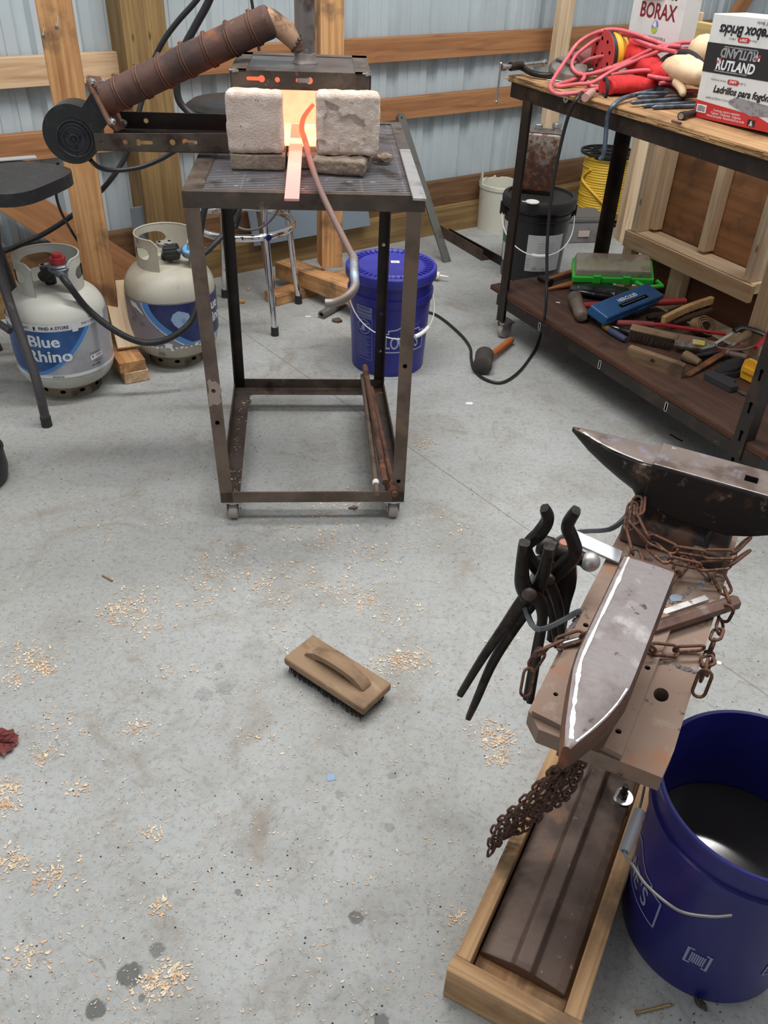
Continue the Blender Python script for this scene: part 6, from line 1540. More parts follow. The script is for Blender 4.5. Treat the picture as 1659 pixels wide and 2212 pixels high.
b = MB(); b.tube(spline([sp_(1540, 746, .03), sp_(1556, 752, .034), sp_(1590, 756, .04), sp_(1625, 750, .046), sp_(1660, 726, .05)], 6), .004, 8); obj('bow', b, m_rust_beam, bw_, world=True, smooth=50)
b = MB(); q = sp_(1622, 722, .045); b.tube(spline([q + V((-.05, .02, .0)), q + V((-.02, .03, .01)), q + V((.03, .0, .008)), q + V((.06, -.03, 0))], 5), .012, 10, flat=.5); obj('grip', b, m_black_plastic, bw_, world=True, smooth=50)
rp_ = thing('pipe_stub', 'brown iron pipe stub with open end behind the black casting', 'pipe', sp_(1580, 770))
b = MB(); p, q = sp_(1568, 762, .026), sp_(1612, 772, .03); M_ = along(p, q); b.lathe([(.006, 0), (.011, 0), (.012, .01), (.0095, .012), (.011, (q - p).length), (0, (q - p).length)], 20, M=Mzx); obj('tube', b, m_rust_beam, rp_, M=M_, smooth=40)
pa_ = MB(); q = sp_(1200, 653, .0006); pa_.prism([(0, 0), (.016, .004), (.014, .012), (.002, .008)], .0006, M=T(q) @ Matrix.Rotation(-.7, 4, 'Z')); one('paper_scrap', pa_, m_paper, 'tiny white paper scrap on the bare left part of the shelf', 'paper')

# more hand tools in the heap
pl2 = thing('pliers', 'black jointed pliers lying behind the blue case, against the pale curved brush', 'pliers', sp_(1440, 672))
haft(pl2, 'handle', sp_(1422, 690, .02), sp_(1448, 672, .026), [.006, .007, .006], m_black_plastic); haft(pl2, 'handle', sp_(1432, 694, .02), sp_(1452, 674, .026), [.006, .007, .006], m_black_plastic)
haft(pl2, 'jaw', sp_(1448, 674, .026), sp_(1470, 662, .028), [.011, .012, .008, .004], m_black_iron, .6)
fl3 = thing('flat_file', 'dark flat file with red tipped grip lying behind the wooden peg', 'file', sp_(1530, 765))
p, q = sp_(1500, 778, .012), sp_(1552, 762, .014); b = MB(); b.bar(p, q, .016, .005); obj('blade', b, m_black_iron, fl3, world=True)
haft(fl3, 'grip', sp_(1500, 770, .022), sp_(1550, 760, .024), [.006, .008, .008, .006], m_black_plastic); haft(fl3, 'tip', sp_(1548, 760, .024), sp_(1556, 758, .024), [.006, .004], m_redp)
fl3 = thing('chisel_handle', 'second brown wooden handle lying under the curved saw bow', 'handle', sp_(1595, 755))
haft(fl3, 'grip', sp_(1562, 768, .016), sp_(1612, 744, .02), [.008, .012, .013, .012, .009], wood('red brown handle', C(120, 74, 50), C(84, 50, 36)))
fl3 = thing('red_grip', 'red plastic grip at the right edge of the shelf above the tape measure', 'handle', sp_(1645, 740))
haft(fl3, 'grip', sp_(1632, 752, .05), sp_(1672, 716, .06), [.008, .012, .013, .012], m_redp)
fl3 = thing('wood_strip', 'long grey brown wooden strip lying flat below the red painted handle', 'strip', sp_(1440, 722))
haft(fl3, 'strip', sp_(1372, 708, .012), sp_(1545, 742, .012), [.010, .013, .013, .010], m_greywood, .6)
fl3 = thing('cold_chisel', 'short black cold chisel lying between the blue case and red painted handle', 'chisel', sp_(1440, 690))
haft(fl3, 'bar', sp_(1398, 688, .014), sp_(1442, 684, .014), [.010, .010, .009, .007], m_black_iron, .8, 6)
# ------------------------------------------------------------------ anvil stand
AT = math.radians(63.77)
MA = T(.276, .696, 0) @ Matrix.Rotation(AT, 4, 'Z')      # X away along the plate, Y to its left
def an(x, y, z): return MA @ V((x, y, z))
PZ = .54
stand = thing('anvil_stand', 'rusty steel plate stand on a T shaped beam base set in a timber box', 'stand', MA)
b = MB()
b.prism([[(0, -.088), (.05, -.092), (.61, -.090), (.61, .088), (.30, .092), (.02, .092), (-.004, .07)], [(.135 + .013 * math.cos(a), -.056 + .010 * math.sin(a)) for a in [2 * PI * i / 18 for i in range(18)]]], .026, z0=PZ - .026)
obj('plate', b, m_rust_plate, stand)
b = MB(); b.prism([[(-.0, -.036), (.29, -.040), (.29, .084), (.012, .086)], ring2(.055, .068, .0035, 12), ring2(.205, .072, .0045, 12), ring2(.165, -.028, .0042, 12), ring2(.035, -.022, .0042, 12)], .010, z0=PZ + .0002)
tpl = obj('tie_plate', b, m_rust_plate, stand)
for hx_, hy_, hr_ in ((.055, .068, .0034), (.205, .072, .0044), (.165, -.028, .0041), (.035, -.022, .0041)):
    b = MB(); b.lathe([(0, PZ + .006), (hr_, PZ + .006)], 14, M=T(hx_, hy_, 0)); obj('bolt_hole', b, m_hole, tpl)
b = MB(); b.prism([(.135 + .0135 * math.cos(a), -.056 + .0105 * math.sin(a)) for a in [2 * PI * i / 18 for i in range(18)]], .001, z0=PZ - .0255); obj('bolt_hole', b, m_hole, tpl)
b = MB(); b.bar((.45, 0, .05), (.45, 0, PZ - .026), .09, .012, up=X); b.box((.41, 0, .285), (.012, .10, .46)); b.box((.52, 0, .285), (.012, .10, .46)); b.box((.465, 0, .285), (.11, .010, .46))
obj('column', b, m_rust_beam, stand)
# base beam: flange with sloping shoulders and a cut off web down its middle
yc = .0065
prof = [(-.070, .040), (.070, .040), (.070, .052), (.055, .057), (.020, .064), (.012, .080), (-.012, .080), (-.020, .064), (-.055, .057), (-.070, .052)]
b = MB(); secs = []
for x, k in ((-.052, .86), (-.044, 1), (.1, 1), (.2, 1), (.34, 1), (.62, 1)):
    secs.append([(x - (.006 if z > .07 and x < -.03 else 0), yc + y, .040 + (z - .040) * k) for y, z in prof])
b.loft(secs); obj('base_beam', b, m_rust_beam, stand, bev=.002)
b = MB()
bp = V((.338, -.048, .058)); b.cyl(bp, bp + Z * .002, .0195, 24); bd = obj('washer', b, m_zinc, stand, label='bright washer')
b = MB(); b.cyl(bp + Z * .002, bp + Z * .012, .0095, 6); b.cyl(bp + Z * .01, bp + Z * .034, .0056, 12); obj('bolt', b, m_black_iron, bd, label='dark threaded bolt')
def aboard(p, q, w, h, m, name='side_board'):
    p, q = an(*p), an(*q); M_ = along(p, q); L = (q - p).length
    return obj(name, MB().box((L / 2, 0, 0), (L, w, h)), m, stand, M_, bev=.0025)
aboard((-.092, .092, .042), (.62, .092, .042), .024, .084, m_timber); aboard((-.092, -.083, .042), (.62, -.083, .042), .027, .084, m_timber)
aboard((-.105, .108, .041), (-.105, -.1, .041), .028, .082, m_timber, 'front_board'); aboard((-.092, .0045, .019), (.60, .0045, .019), .148, .038, m_timber, 'floor_board')
m_weld = mat('grey weld', C(112, 104, 102), .6, .3, [(C(84, 74, 70), 30, .45, .62), (C(132, 140, 156), 14, .56, .68)], .6, 120)
def weld(p, q, r=.0065, par=stand, n=22, seed=0):
    b = MB()
    for i in range(n):
        c = V(p).lerp(V(q), i / (n - 1)); b.ico(c + V((mnoise.noise(c * 80) * .004, mnoise.noise(c * 80 + V((4, 0, 0))) * .004, -.001)), r * (.8 + .5 * abs(mnoise.noise(c * 130))), (1, 1, .4), 1, .0012, seed + i)
    return obj('weld_bead', b, m_weld, par, smooth=60)
weld((.315, -.02, PZ), (.43, -.07, PZ)); weld((.40, .055, PZ), (.44, .0, PZ)); weld((.20, -.05, PZ), (.20, -.085, PZ), n=8); weld((.15, .09, PZ), (.22, .09, PZ), n=9)
# tool bar: square rod bent out from the left edge
Q_ = an(.2, .155, 0); Qn = V((-Q_.x, -Q_.y, 0)).normalized()
def tq_(px, py, off=0.0): return P(px, py, Q_ + Qn * off, Qn)
rodp = [an(.235, .090, PZ + .006), F(1165, 1360, PZ + .01), F(1135, 1315, PZ + .01), F(1128, 1295, PZ + .01), F(1142, 1268, PZ + .008), F(1160, 1230, PZ), F(1200, 1170, PZ), F(1245, 1150, PZ + .004), F(1300, 1146, PZ + .006), F(1322, 1141, PZ + .006), F(1345, 1124, PZ + .006), an(.56, .085, PZ + .006)]
b = MB(); b.tube(spline(rodp, 6), .0055, 4); obj('tool_bar', b, mat('forged grey rod', C(104, 108, 112), .45, .5, [(C(80, 80, 84), 20, .5, .7)], .2, 80), stand, world=True, bev=.001)

# ------------------------------------------------------------------ rail anvil
ra_ = thing('rail_anvil', 'pointed anvil cut from railway rail with bright hammered top on the rusty plate', 'anvil', MA @ T(.04, .013, PZ))
def ra(x): # half width, centre of the head at x
    t = max(0, min(1, (-.02 - x) / .122))
    l = (.047 if x > -.02 else .046 - .024 * t - .004 * t ** 4) ; r = -.026 if x > -.02 else -.026 + .034 * t ** 1.7
    return max(.002, (l - r) / 2), (l + r) / 2
xs_ = [.212, .205, .15, .08, .0, -.03, -.055, -.08, -.1, -.118, -.13, -.138, -.142]
secs = []
for x in xs_:
    w, c = ra(x); e = .004 if x < .21 else .006
    zt = .690 - (.001 if x > .205 else 0); zb = .650 + max(0, (-.03 - x)) * .05
    lip = min(w * .25, .004)
    secs.append([(x, c - w, zb + .006), (x, c - w, zt - .006), (x, c - w + lip, zt), (x, c, zt + .0012), (x, c + w - lip, zt), (x, c + w, zt - .006), (x, c + w, zb + .006), (x, c + w * .45, zb), (x, c, zb - .002), (x, c - w * .45, zb)])
b = MB(); b.loft(secs)
for v in b.bm.verts: v.co += V((0, 0, mnoise.noise(v.co * 40) * .001))
hd_ = obj('head', b, m_rust, ra_, M=MA, smooth=35)
b = MB(); vs = []; 
for x in xs_[1:]:
    w, c = ra(x); w2 = max(w - .0025, .0006); vs.append((x, c, w2))
b = MB(); top = []
for x, c, w in vs:
    j = mnoise.noise(V((x * 70, 1, 0))) * .0016; top.append([(x, c - w + j, .6905), (x, c - w * .4, .6918), (x, c + w * .4, .6918), (x, c + w + j, .6905)])
fs = [(i * 4 + k, i * 4 + k + 1, i * 4 + k + 5, i * 4 + k + 4) for i in range(len(top) - 1) for k in range(3)]
b.vf([p for r_ in top for p in r_], fs); obj('top_face', b, m_face, hd_, M=MA, smooth=60)
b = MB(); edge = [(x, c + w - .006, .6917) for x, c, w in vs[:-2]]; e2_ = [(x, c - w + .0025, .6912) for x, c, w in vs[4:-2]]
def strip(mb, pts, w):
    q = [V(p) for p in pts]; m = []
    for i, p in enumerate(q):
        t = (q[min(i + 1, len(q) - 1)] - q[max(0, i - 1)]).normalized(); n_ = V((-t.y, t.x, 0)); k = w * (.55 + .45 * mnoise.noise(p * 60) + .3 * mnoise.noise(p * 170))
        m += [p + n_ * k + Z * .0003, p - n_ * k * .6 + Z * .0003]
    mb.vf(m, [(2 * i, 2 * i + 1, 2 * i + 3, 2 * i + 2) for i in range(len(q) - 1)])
strip(b, spline(edge, 6), .0046); obj('worn_highlight', b, m_bright, hd_, M=MA, fix=False)  # polished rail edge, its highlight laid on as a bright strip
b = MB(); strip(b, spline(e2_, 6), .002); obj('worn_highlight', b, m_bright, hd_, M=MA, fix=False)
b = MB()
b.loft([[(x, .012 - w, PZ + .010), (x, .012 - w, PZ + .016), (x, .012 - .010, PZ + .030), (x, .012 - .009, .60), (x, .012 - .012, .64), (x, .012 - .026, .652), (x, .012 + .026, .652), (x, .012 + .012, .64), (x, .012 + .009, .60), (x, .012 + .010, PZ + .030), (x, .012 + w, PZ + .016), (x, .012 + w, PZ + .010)] for x, w in ((.21, .028), (.05, .028), (.0, .024), (-.01, .018))])
obj('web_and_foot', b, m_rust, ra_, M=MA, smooth=40)
b = MB(); b.loft([[(xb, .018 - w, zb), (xb + .02, .018 - w, zt), (xb + .02, .018 + w, zt), (xb, .018 + w, zb)] for xb, w, zb, zt in ((.0, .02, .552, .655), (-.03, .018, .59, .655), (-.07, .014, .62, .655), (-.115, .008, .640, .655))])
obj('nose', b, m_rust, ra_, M=MA, smooth=40)

# ------------------------------------------------------------------ the horned anvil
MV = MA @ T(.497, .209, PZ) @ Matrix.Rotation(-PI / 2, 4, 'Z')     # X from horn tip to heel, Y to the far side, Z up from plate
av = thing('anvil', 'black iron anvil with pointed horn and square hardy hole, chain round its waist', 'anvil', MV)
ZF = .150
def sec(x, w, zt, d, sq):
    r_ = []; n = 20
    for i in range(n):
        a = 2 * PI * i / n; c_, s_ = math.cos(a), math.sin(a)
        if s_ >= 0: y = w * (abs(c_) ** (.35)) * (1 if c_ >= 0 else -1); z = zt - .004 + .004 * s_ ** .6
        else: y = w * (abs(c_) ** (sq)) * (1 if c_ >= 0 else -1); z = zt - .004 + (d - .004) * -(abs(s_) ** (sq))
        r_.append((x, y, z))
    return r_
b = MB(); b.loft([sec(x, w, zt, d, q) for x, w, zt, d, q in ((0, .0015, ZF + .006, .008, 1), (.012, .007, ZF + .005, .016, .9), (.035, .016, ZF + .002, .030, .85), (.065, .025, ZF - .001, .044, .8), (.095, .031, ZF - .004, .056, .75), (.120, .034, ZF - .005, .066, .7), (.128, .036, ZF - .0045, .075, .6), (.146, .0365, ZF - .003, .082, .5))])
obj('horn', b, m_anvil_side, av, smooth=45)
b = MB(); b.loft([[(x, -.037, zb), (x, -.0375, ZF - .001), (x, .0375, ZF - .001), (x, .037, zb)] for x, zb in ((.142, .072), (.20, .062), (.28, .060), (.315, .072), (.36, .094), (.43, .112))])
for v in b.bm.verts: v.co += V((0, mnoise.noise(v.co * 50) * .0015, 0))
bd_ = obj('body', b, m_anvil_side, av, bev=.003)
hx = .209 - (-.079)
hh = .0095
b = MB(); b.prism([[(.143, -.037), (hx + .145, -.037), (hx + .145, .037), (.143, .037)], [(hx - hh, .002 - .012), (hx + hh, .002 - .012), (hx + hh, .002 + .007), (hx - hh, .002 + .007)]], .003, z0=ZF - .002); obj('face_plate', b, m_anvil_top, av, bev=.001)
b = MB(); b.box((hx, -.0025, ZF - .0006), (.02, .02, .0006)); obj('hardy_hole', b, m_hole, av)
b = MB(); tp2 = [(.012, .0), (.04, .0), (.08, 0), (.12, 0), (.146, 0)]
ws = (.006, .014, .024, .030, .034); zt2 = (ZF + .0052, ZF + .0018, ZF - .0022, ZF - .0049, ZF - .0028)
b.vf([p for i in range(5) for p in ((tp2[i][0], -ws[i], zt2[i] - .0002), (tp2[i][0], ws[i], zt2[i] - .0002))] + [p for i in range(5) for p in ((tp2[i][0], -ws[i] * .5, zt2[i] + .0006), (tp2[i][0], ws[i] * .5, zt2[i] + .0006))], [])
b = MB(); vv = [[(tp2[i][0], k * ws[i], zt2[i] + .0012 - .0012 * abs(k)) for k in (-1, -.5, 0, .5, 1)] for i in range(5)]
b.vf([p for r_ in vv for p in r_], [(i * 5 + k, i * 5 + k + 1, i * 5 + k + 6, i * 5 + k + 5) for i in range(4) for k in range(4)]); obj('horn_top', b, m_anvil_top, av, smooth=60)
b = MB(); strip(b, spline([(.02, -.0075, ZF + .0055), (.05, -.0185, ZF + .0020), (.09, -.0275, ZF - .0014), (.128, -.0325, ZF - .0028)], 6), .0052); obj('worn_highlight', b, m_bright, av, fix=False)  # polished horn edge with its highlight painted in as a bright strip
b = MB(); strip(b, spline([(.146, -.0362, ZF + .0013), (.2, -.0362, ZF + .0013), (.26, -.0362, ZF + .0013), (.34, -.0362, ZF + .0013), (.42, -.0362, ZF + .0013)], 8), .0022); obj('worn_highlight', b, m_bright, av, fix=False)  # same along the face: worn edge, highlight set into the strip's colour
b = MB(); b.loft([[(.20 + sx * hw, sy * hd, z) for sx, sy in ((-1, -1), (1, -1), (1, 1), (-1, 1))] for z, hw, hd in ((.020, .066, .05), (.034, .060, .046), (.046, .050, .034), (.060, .056, .034), (.075, .075, .036))])
obj('waist', b, m_anvil_side, av, smooth=30, bev=.003)
b = MB(); b.prism([(.122, -.054), (.165, -.054), (.178, -.046), (.235, -.046), (.248, -.054), (.29, -.054), (.29, .054), (.248, .054), (.235, .046), (.178, .046), (.165, .054), (.122, .054)], .032, z0=.001); obj('feet', b, m_rust_beam, av, bev=.005, seg=3)

# ------------------------------------------------------------------ chains
def link_mesh(L, w, r):
    b = MB(); pts = []; n = 7; h = L / 2 - w / 2
    for i in range(n): a = -PI / 2 + PI * i / (n - 1); pts.append((h + w / 2 * math.cos(a), w / 2 * math.sin(a), 0))
    for i in range(n): a = PI / 2 + PI * i / (n - 1); pts.append((-h + w / 2 * math.cos(a), w / 2 * math.sin(a), 0))
    b.tube(pts, r, 8, closed=True); return b
def chain(name, label, pts, L, w, r, m, step=8, roll0=.5, par=None):
    pl_ = spline(pts, 14); t = par or thing(name, label, 'chain', pl_[0].copy())
    pitch = L - 2.6 * r
    acc = 0; out = []; nxt = pitch / 2
    for a, c in zip(pl_, pl_[1:]):
        s_ = (c - a).length
        while s_ > 0 and acc + s_ >= nxt: k = (nxt - acc) / s_; out.append((a.lerp(c, k), (c - a).normalized())); nxt += pitch
        acc += s_
    first = None; rr = random.Random(len(out))
    for i, (c, d) in enumerate(out):
        up = Z if abs(d.z) < .9 else Y
        M_ = along(c, c + d, up) @ Matrix.Rotation(roll0 + (PI / 2 if i % 2 else 0) + rr.uniform(-.25, .25), 4, 'X')
        if first is None: first = obj('link', link_mesh(L, w, r), m, t, M=M_, smooth=60)
        else:
            o = first.copy(); COL.objects.link(o); o.parent = t; o.matrix_local = MWD[t.name].inverted() @ M_; MWD[o.name] = M_
    return t
ch1 = chain('anvil_chain', 'rusty long linked chain wrapped round the black anvil waist, trailing over the plate', [an(.47, .073, PZ + .085), an(.425, .060, PZ + .07), an(.405, .035, PZ + .055), an(.40, .0, PZ + .05), an(.405, -.05, PZ + .055), an(.42, -.085, PZ + .06), an(.455, -.10, PZ + .065)], .049, .0175, .0024, m_chain)
chain('', '', [an(.455, .074, PZ + .085), an(.418, .062, PZ + .055), an(.402, .03, PZ + .042), an(.385, .0, PZ + .04), an(.392, -.05, PZ + .04), an(.41, -.09, PZ + .05), an(.44, -.105, PZ + .055)], .049, .0175, .0024, m_chain, par=ch1)
chain('', '', [an(.45, .078, PZ + .075), an(.41, .068, PZ + .042), an(.375, .045, PZ + .028), an(.345, .02, PZ + .012), an(.325, -.008, PZ + .007), F(1480, 1215, PZ + .007), F(1525, 1240, PZ + .007), F(1555, 1252, PZ + .007), F(1565, 1275, PZ + .007), F(1575, 1300, PZ + .02)], .049, .0175, .0024, m_chain, par=ch1)
chain('', '', [F(1575, 1312, PZ + .02), F(1558, 1345, PZ - .01), P(1545, 1380, an(.29, -.10, 0), Qn), P(1530, 1415, an(.29, -.10, 0), Qn), P(1520, 1450, an(.29, -.10, 0), Qn), P(1514, 1475, an(.29, -.10, 0), Qn)], .034, .016, .0025, m_chain, par=ch1)
chain('rail_chain', 'rusty chain passing under the rail anvil and hanging off both plate edges', [P(1136, 1500, an(.13, .105, 0), Qn), P(1140, 1470, an(.14, .105, 0), Qn), P(1148, 1445, an(.15, .105, 0), Qn), P(1162, 1420, an(.16, .104, 0), Qn), F(1180, 1400, PZ + .016), F(1215, 1386, PZ + .016), F(1255, 1374, PZ + .02), an(.205, .03, PZ + .024), an(.195, -.01, PZ + .024), F(1400, 1398, PZ + .02), F(1450, 1405, PZ + .012), F(1500, 1402, PZ + .012), F(1528, 1425, PZ + .010), P(1526, 1450, an(.17, -.1, 0), Qn), P(1516, 1478, an(.16, -.1, 0), Qn)], .044, .0165, .0024, m_chain)
bun = thing('chain_bundle', 'bunch of dark rusty chain strands hanging from below the plate left of the beam', 'chain', an(.12, .11, .09))
rr = random.Random(3)
top_ = P(1250, 1632, an(.10, .045, 0), Qn)
for k in range(6):
    e = rr.uniform(-.010, .010); k2 = (k - 2.5) * .007
    endp = F(1058 + k * 7, 1846 - k * 10, .09)
    p0 = top_ + V((k2 * .6, 0, rr.uniform(-.004, .01))); p3 = endp
    chain('', '', [p0, p0.lerp(p3, .35) + V((k2 * 1.2, e, -.012)), p0.lerp(p3, .7) + V((k2 * 1.3, -e, -.010)), p3], .026, .0135, .0022, m_chain_dark, roll0=rr.uniform(0, 1.5), par=bun)

# ------------------------------------------------------------------ things lying on the plate
p, q = F(1590, 1300, PZ + .012), F(1405, 1360, PZ + .012)
M_ = along(p, q); L = (q - p).length
b = MB(); b.tube([(0, 0, 0), (L, 0, 0)], .0115, 6); one('hex_bar', b, mat('brown hex steel', C(122, 96, 86), .5, .4, [(C(90, 68, 60), 12, .5, .7), (C(150, 132, 124), 24, .58, .72)], .3, 90), 'brown hexagonal steel bar lying across the plate under the trailing chain end', 'bar', M=M_, bev=.0008)
p, q = F(1526, 1294, PZ + .005), F(1415, 1332, PZ + .005); M_ = along(p, q); L = (q - p).length
one('square_bar', MB().box((L / 2, 0, 0), (L, .011, .009)), m_bright, 'short bright square bar lying behind the hexagonal bar', 'bar', M=M_, bev=.0008)
p, q = F(1240, 1160, PZ + .03), F(1340, 1205, PZ + .008); M_ = along(p, q, tuple(Qn * .4 + Z)); L = (q - p).length
one('flat_bar', MB().box((L / 2, 0, 0), (L, .024, .006)), mat('bright flat steel', C(184, 188, 192), .35, .7, [(C(150, 150, 156), 10, .5, .7)]), 'bright flat steel bar end resting on the plate edge behind the ball peen hammer', 'steel bar', M=M_, bev=.0008)
b = MB(); b.prism([(0, 0), (.015, -.004), (.024, .004), (.018, .012), (.004, .014)], .0008, M=T(F(1450, 1300, PZ + .0008)) @ Matrix.Rotation(.4, 4, 'Z')); one('scale_flake', b, mat('blue grey flake', C(124, 136, 152), .5, .3), 'blue grey flake of scale on the rusty plate above the bright square bar', 'flake')
p, q = F(1215, 1392, PZ + .014), F(1295, 1370, PZ + .014); b = MB(); b.cyl(p, q, .0045, 8); one('bolt_pin', b, m_zinc, 'small bright pin lying under the chain left of the rail anvil', 'pin', smooth=50)

# ------------------------------------------------------------------ tongs and hammer hung on the bar
def bar_path(par, name, pts, w, d, m, sub=6):
    """forged flat limb along pts: w across the view, d deep"""
    pl_ = spline(pts, sub); ws = w if isinstance(w, (list, tuple)) else [w, w]
    vs = []; fs = []; n = len(pl_)
    for i, p in enumerate(pl_):
        t = (pl_[min(i + 1, n - 1)] - pl_[max(i - 1, 0)]).normalized(); f = i / (n - 1) * (len(ws) - 1); k = min(int(f), len(ws) - 2); ww = ws[k] + (ws[k + 1] - ws[k]) * (f - k)
        y = Qn.cross(t).normalized(); z = Qn
        c8 = [(-1, -.55), (-.6, -1), (.6, -1), (1, -.55), (1, .55), (.6, 1), (-.6, 1), (-1, .55)]
        vs.append([p + y * a * ww / 2 + z * c * d / 2 for a, c in c8])
    b = MB(); b.loft(vs); return obj(name, b, m, par, world=True, smooth=50)
tg = thing('blacksmith_tongs', 'black tongs with straight flat jaws and long crossed handles, frontmost on the tool bar', 'tongs', tq_(1143, 1285))
bar_path(tg, 'jaw', [tq_(1143, 1290, .012), tq_(1129, 1260, .012), tq_(1128, 1220, .012), tq_(1133, 1172, .012)], [.026, .022, .018, .016], .018, m_black_iron)
bar_path(tg, 'jaw', [tq_(1148, 1288, -.002), tq_(1165, 1262, .0), tq_(1178, 1225, .004), tq_(1187, 1180, .008)], [.026, .020, .018, .016], .018, m_black_iron)
bar_path(tg, 'handle', [tq_(1150, 1280, .0), tq_(1125, 1305, .0), tq_(1085, 1360, .0), tq_(1040, 1425, .0), tq_(994, 1500, .0)], [.026, .020, .015, .013, .011], .012, m_black_iron)
bar_path(tg, 'handle', [tq_(1140, 1280, .012), tq_(1166, 1300, .010), tq_(1172, 1345, .004), tq_(1160, 1420, .0), tq_(1145, 1515, .0)], [.026, .020, .014, .013, .012], .012, m_black_iron)
b = MB(); q = tq_(1143, 1285, .024); b.lathe([(0, .006), (.006, .005), (.0105, .001), (.011, -.003), (0, -.004)], 18, M=T(q) @ Qn.to_track_quat('Z', 'Y').to_matrix().to_4x4()); obj('rivet', b, m_steel_dark, tg, world=True, smooth=60)
tg = thing('blacksmith_tongs', 'black tongs with two curled open jaw tips standing up behind the others', 'tongs', tq_(1180, 1260, -.03))
bar_path(tg, 'jaw', [tq_(1180, 1250, -.035), tq_(1150, 1215, -.03), tq_(1138, 1180, -.028), tq_(1165, 1152, -.026), tq_(1183, 1122, -.024), tq_(1176, 1097, -.02)], [.020, .016, .015, .019, .018, .012], .020, m_black_iron)
bar_path(tg, 'jaw', [tq_(1185, 1255, -.045), tq_(1218, 1222, -.04), tq_(1242, 1196, -.036), tq_(1237, 1165, -.034), tq_(1226, 1135, -.032), tq_(1245, 1102, -.028)], [.020, .022, .020, .017, .018, .013], .020, m_black_iron)
bar_path(tg, 'handle', [tq_(1190, 1250, -.04), tq_(1160, 1290, -.03), tq_(1115, 1350, -.02), tq_(1065, 1430, -.015), tq_(1030, 1510, -.012), tq_(1012, 1550, -.012)], [.022, .018, .016, .015, .013, .010], .013, m_black_iron)
bar_path(tg, 'handle', [tq_(1180, 1250, -.03), tq_(1200, 1290, -.03), tq_(1212, 1350, -.03), tq_(1215, 1420, -.03)], [.020, .016, .013, .012], .012, m_black_iron)
b = MB(); q = tq_(1184, 1252, -.018); b.lathe([(0, .006), (.009, .003), (.010, -.003), (0, -.004)], 18, M=T(q) @ Qn.to_track_quat('Z', 'Y').to_matrix().to_4x4()); obj('rivet', b, m_steel_dark, tg, world=True, smooth=60)
tg = thing('blacksmith_tongs', 'black tongs mostly hidden, their two handles hanging straight down behind the front pair', 'tongs', tq_(1190, 1300, -.06))
bar_path(tg, 'handle', [tq_(1165, 1205, -.06), tq_(1178, 1270, -.06), tq_(1170, 1340, -.05), tq_(1152, 1430, -.04), tq_(1138, 1508, -.03)], [.016, .020, .014, .013, .013], .013, m_black_iron)
bar_path(tg, 'handle', [tq_(1192, 1210, -.06), tq_(1180, 1265, -.055), tq_(1195, 1330, -.055), tq_(1205, 1395, -.05)], [.014, .020, .014, .013], .013, m_black_iron)
hm = thing('ball_peen_hammer', 'ball peen hammer with bright ball hanging head up behind the tongs', 'hammer', tq_(1225, 1215, -.08))
p, q = tq_(1165, 1175, -.085), tq_(1288, 1218, -.06); d_ = q - p
b = MB(); b.tube([p, p + d_ * .03, p + d_ * .2, p + d_ * .24, p + d_ * .3, p + d_ * .36, p + d_ * .62, p + d_ * .7, p + d_ * .76, p + d_ * .8], [.015, .0165, .0165, .014, .014, .019, .019, .012, .011, .013], 24); hdm = obj('head', b, m_black_iron, hm, world=True, smooth=40)
b = MB(); b.sphere(p + d_ * .89, .0155, u=20, v=14); obj('ball', b, m_bright, hdm, world=True, smooth=80)
b = MB(); c_ = p + d_ * .42; b.lathe([(0, .0205), (.008, .0195), (.009, .017)], 16, M=T(c_)); obj('handle_end', b, mat('copper coloured wedge end', C(170, 112, 92), .6), hdm, world=True)
bar_path(hm, 'handle', [c_ + Z * .01, tq_(1222, 1250, -.08), tq_(1212, 1300, -.075), tq_(1200, 1380, -.07)], [.030, .034, .030, .028], .022, m_black_iron)

# ------------------------------------------------------------------ quench bucket
B3 = V((.573, .775, 0))
Rb, Rt, H = .131, .1485, .368
qb = thing('quench_bucket', 'open royal blue bucket of dark water beside the anvil stand', 'bucket', B3)
m_blue2 = mat('deep blue plastic', C(30, 30, 104), .3, 0, [(C(38, 38, 118), 6, .45, .7)], .02, 30)
b = MB(); bucket_wall(b, B3, Rb, Rt, H, [(.290, .318, .005)], rim=.004); obj('body', b, m_blue2, qb, world=True, smooth=35)
wt = NT('dirty water'); wt.base(C(30, 28, 28)); wt.b.inputs['Roughness'].default_value = .08; wt.b.inputs['Specular IOR Level'].default_value = .5
b = MB(); b.lathe([(0, .2), (.1, .2), (.1362, .2)], 72, M=T(B3)); obj('water', b, wt.m, qb, world=True)
g3 = lambda face, e=.0009: (lambda x, y: V((B3.x + (Rb + (Rt - Rb) * y / H + e) * math.cos(math.radians(face) + x / .14), B3.y + (Rb + (Rt - Rb) * y / H + e) * math.sin(math.radians(face) + x / .14), y)))
def logo3(b, g):
    frame2(b, [(-.085, .098), (.085, .098), (.085, .168), (.060, .168), (.060, .180), (.038, .180), (.0, .205), (-.030, .185), (-.060, .180), (-.060, .168), (-.085, .168)], .0035, g, .006)
    for i, ch_ in enumerate("LOWE'S"): write(b, ch_, .062, (-.064 + (0, .026, .058, .083, .1005, .1145)[i], .131), g, sx=.62, bold=.012)
m_pale = mat('worn pale print', C(140, 152, 184), .5)
part(lambda b: (logo3(b, g3(-186)), logo3(b, g3(-42))), 'lettering', m_pale, qb)
def sq3(b):
    g = g3(-119)
    frame2(b, [(-.017, .090), (.017, .090), (.017, .130), (-.017, .130)], .004, g)
    for k in range(7): patch(b, [(-.011 + k * .0033, .096), (-.0088 + k * .0033, .096), (-.0088 + k * .0033, .124), (-.011 + k * .0033, .124)], g)
part(sq3, 'square_label', m_pale, qb)
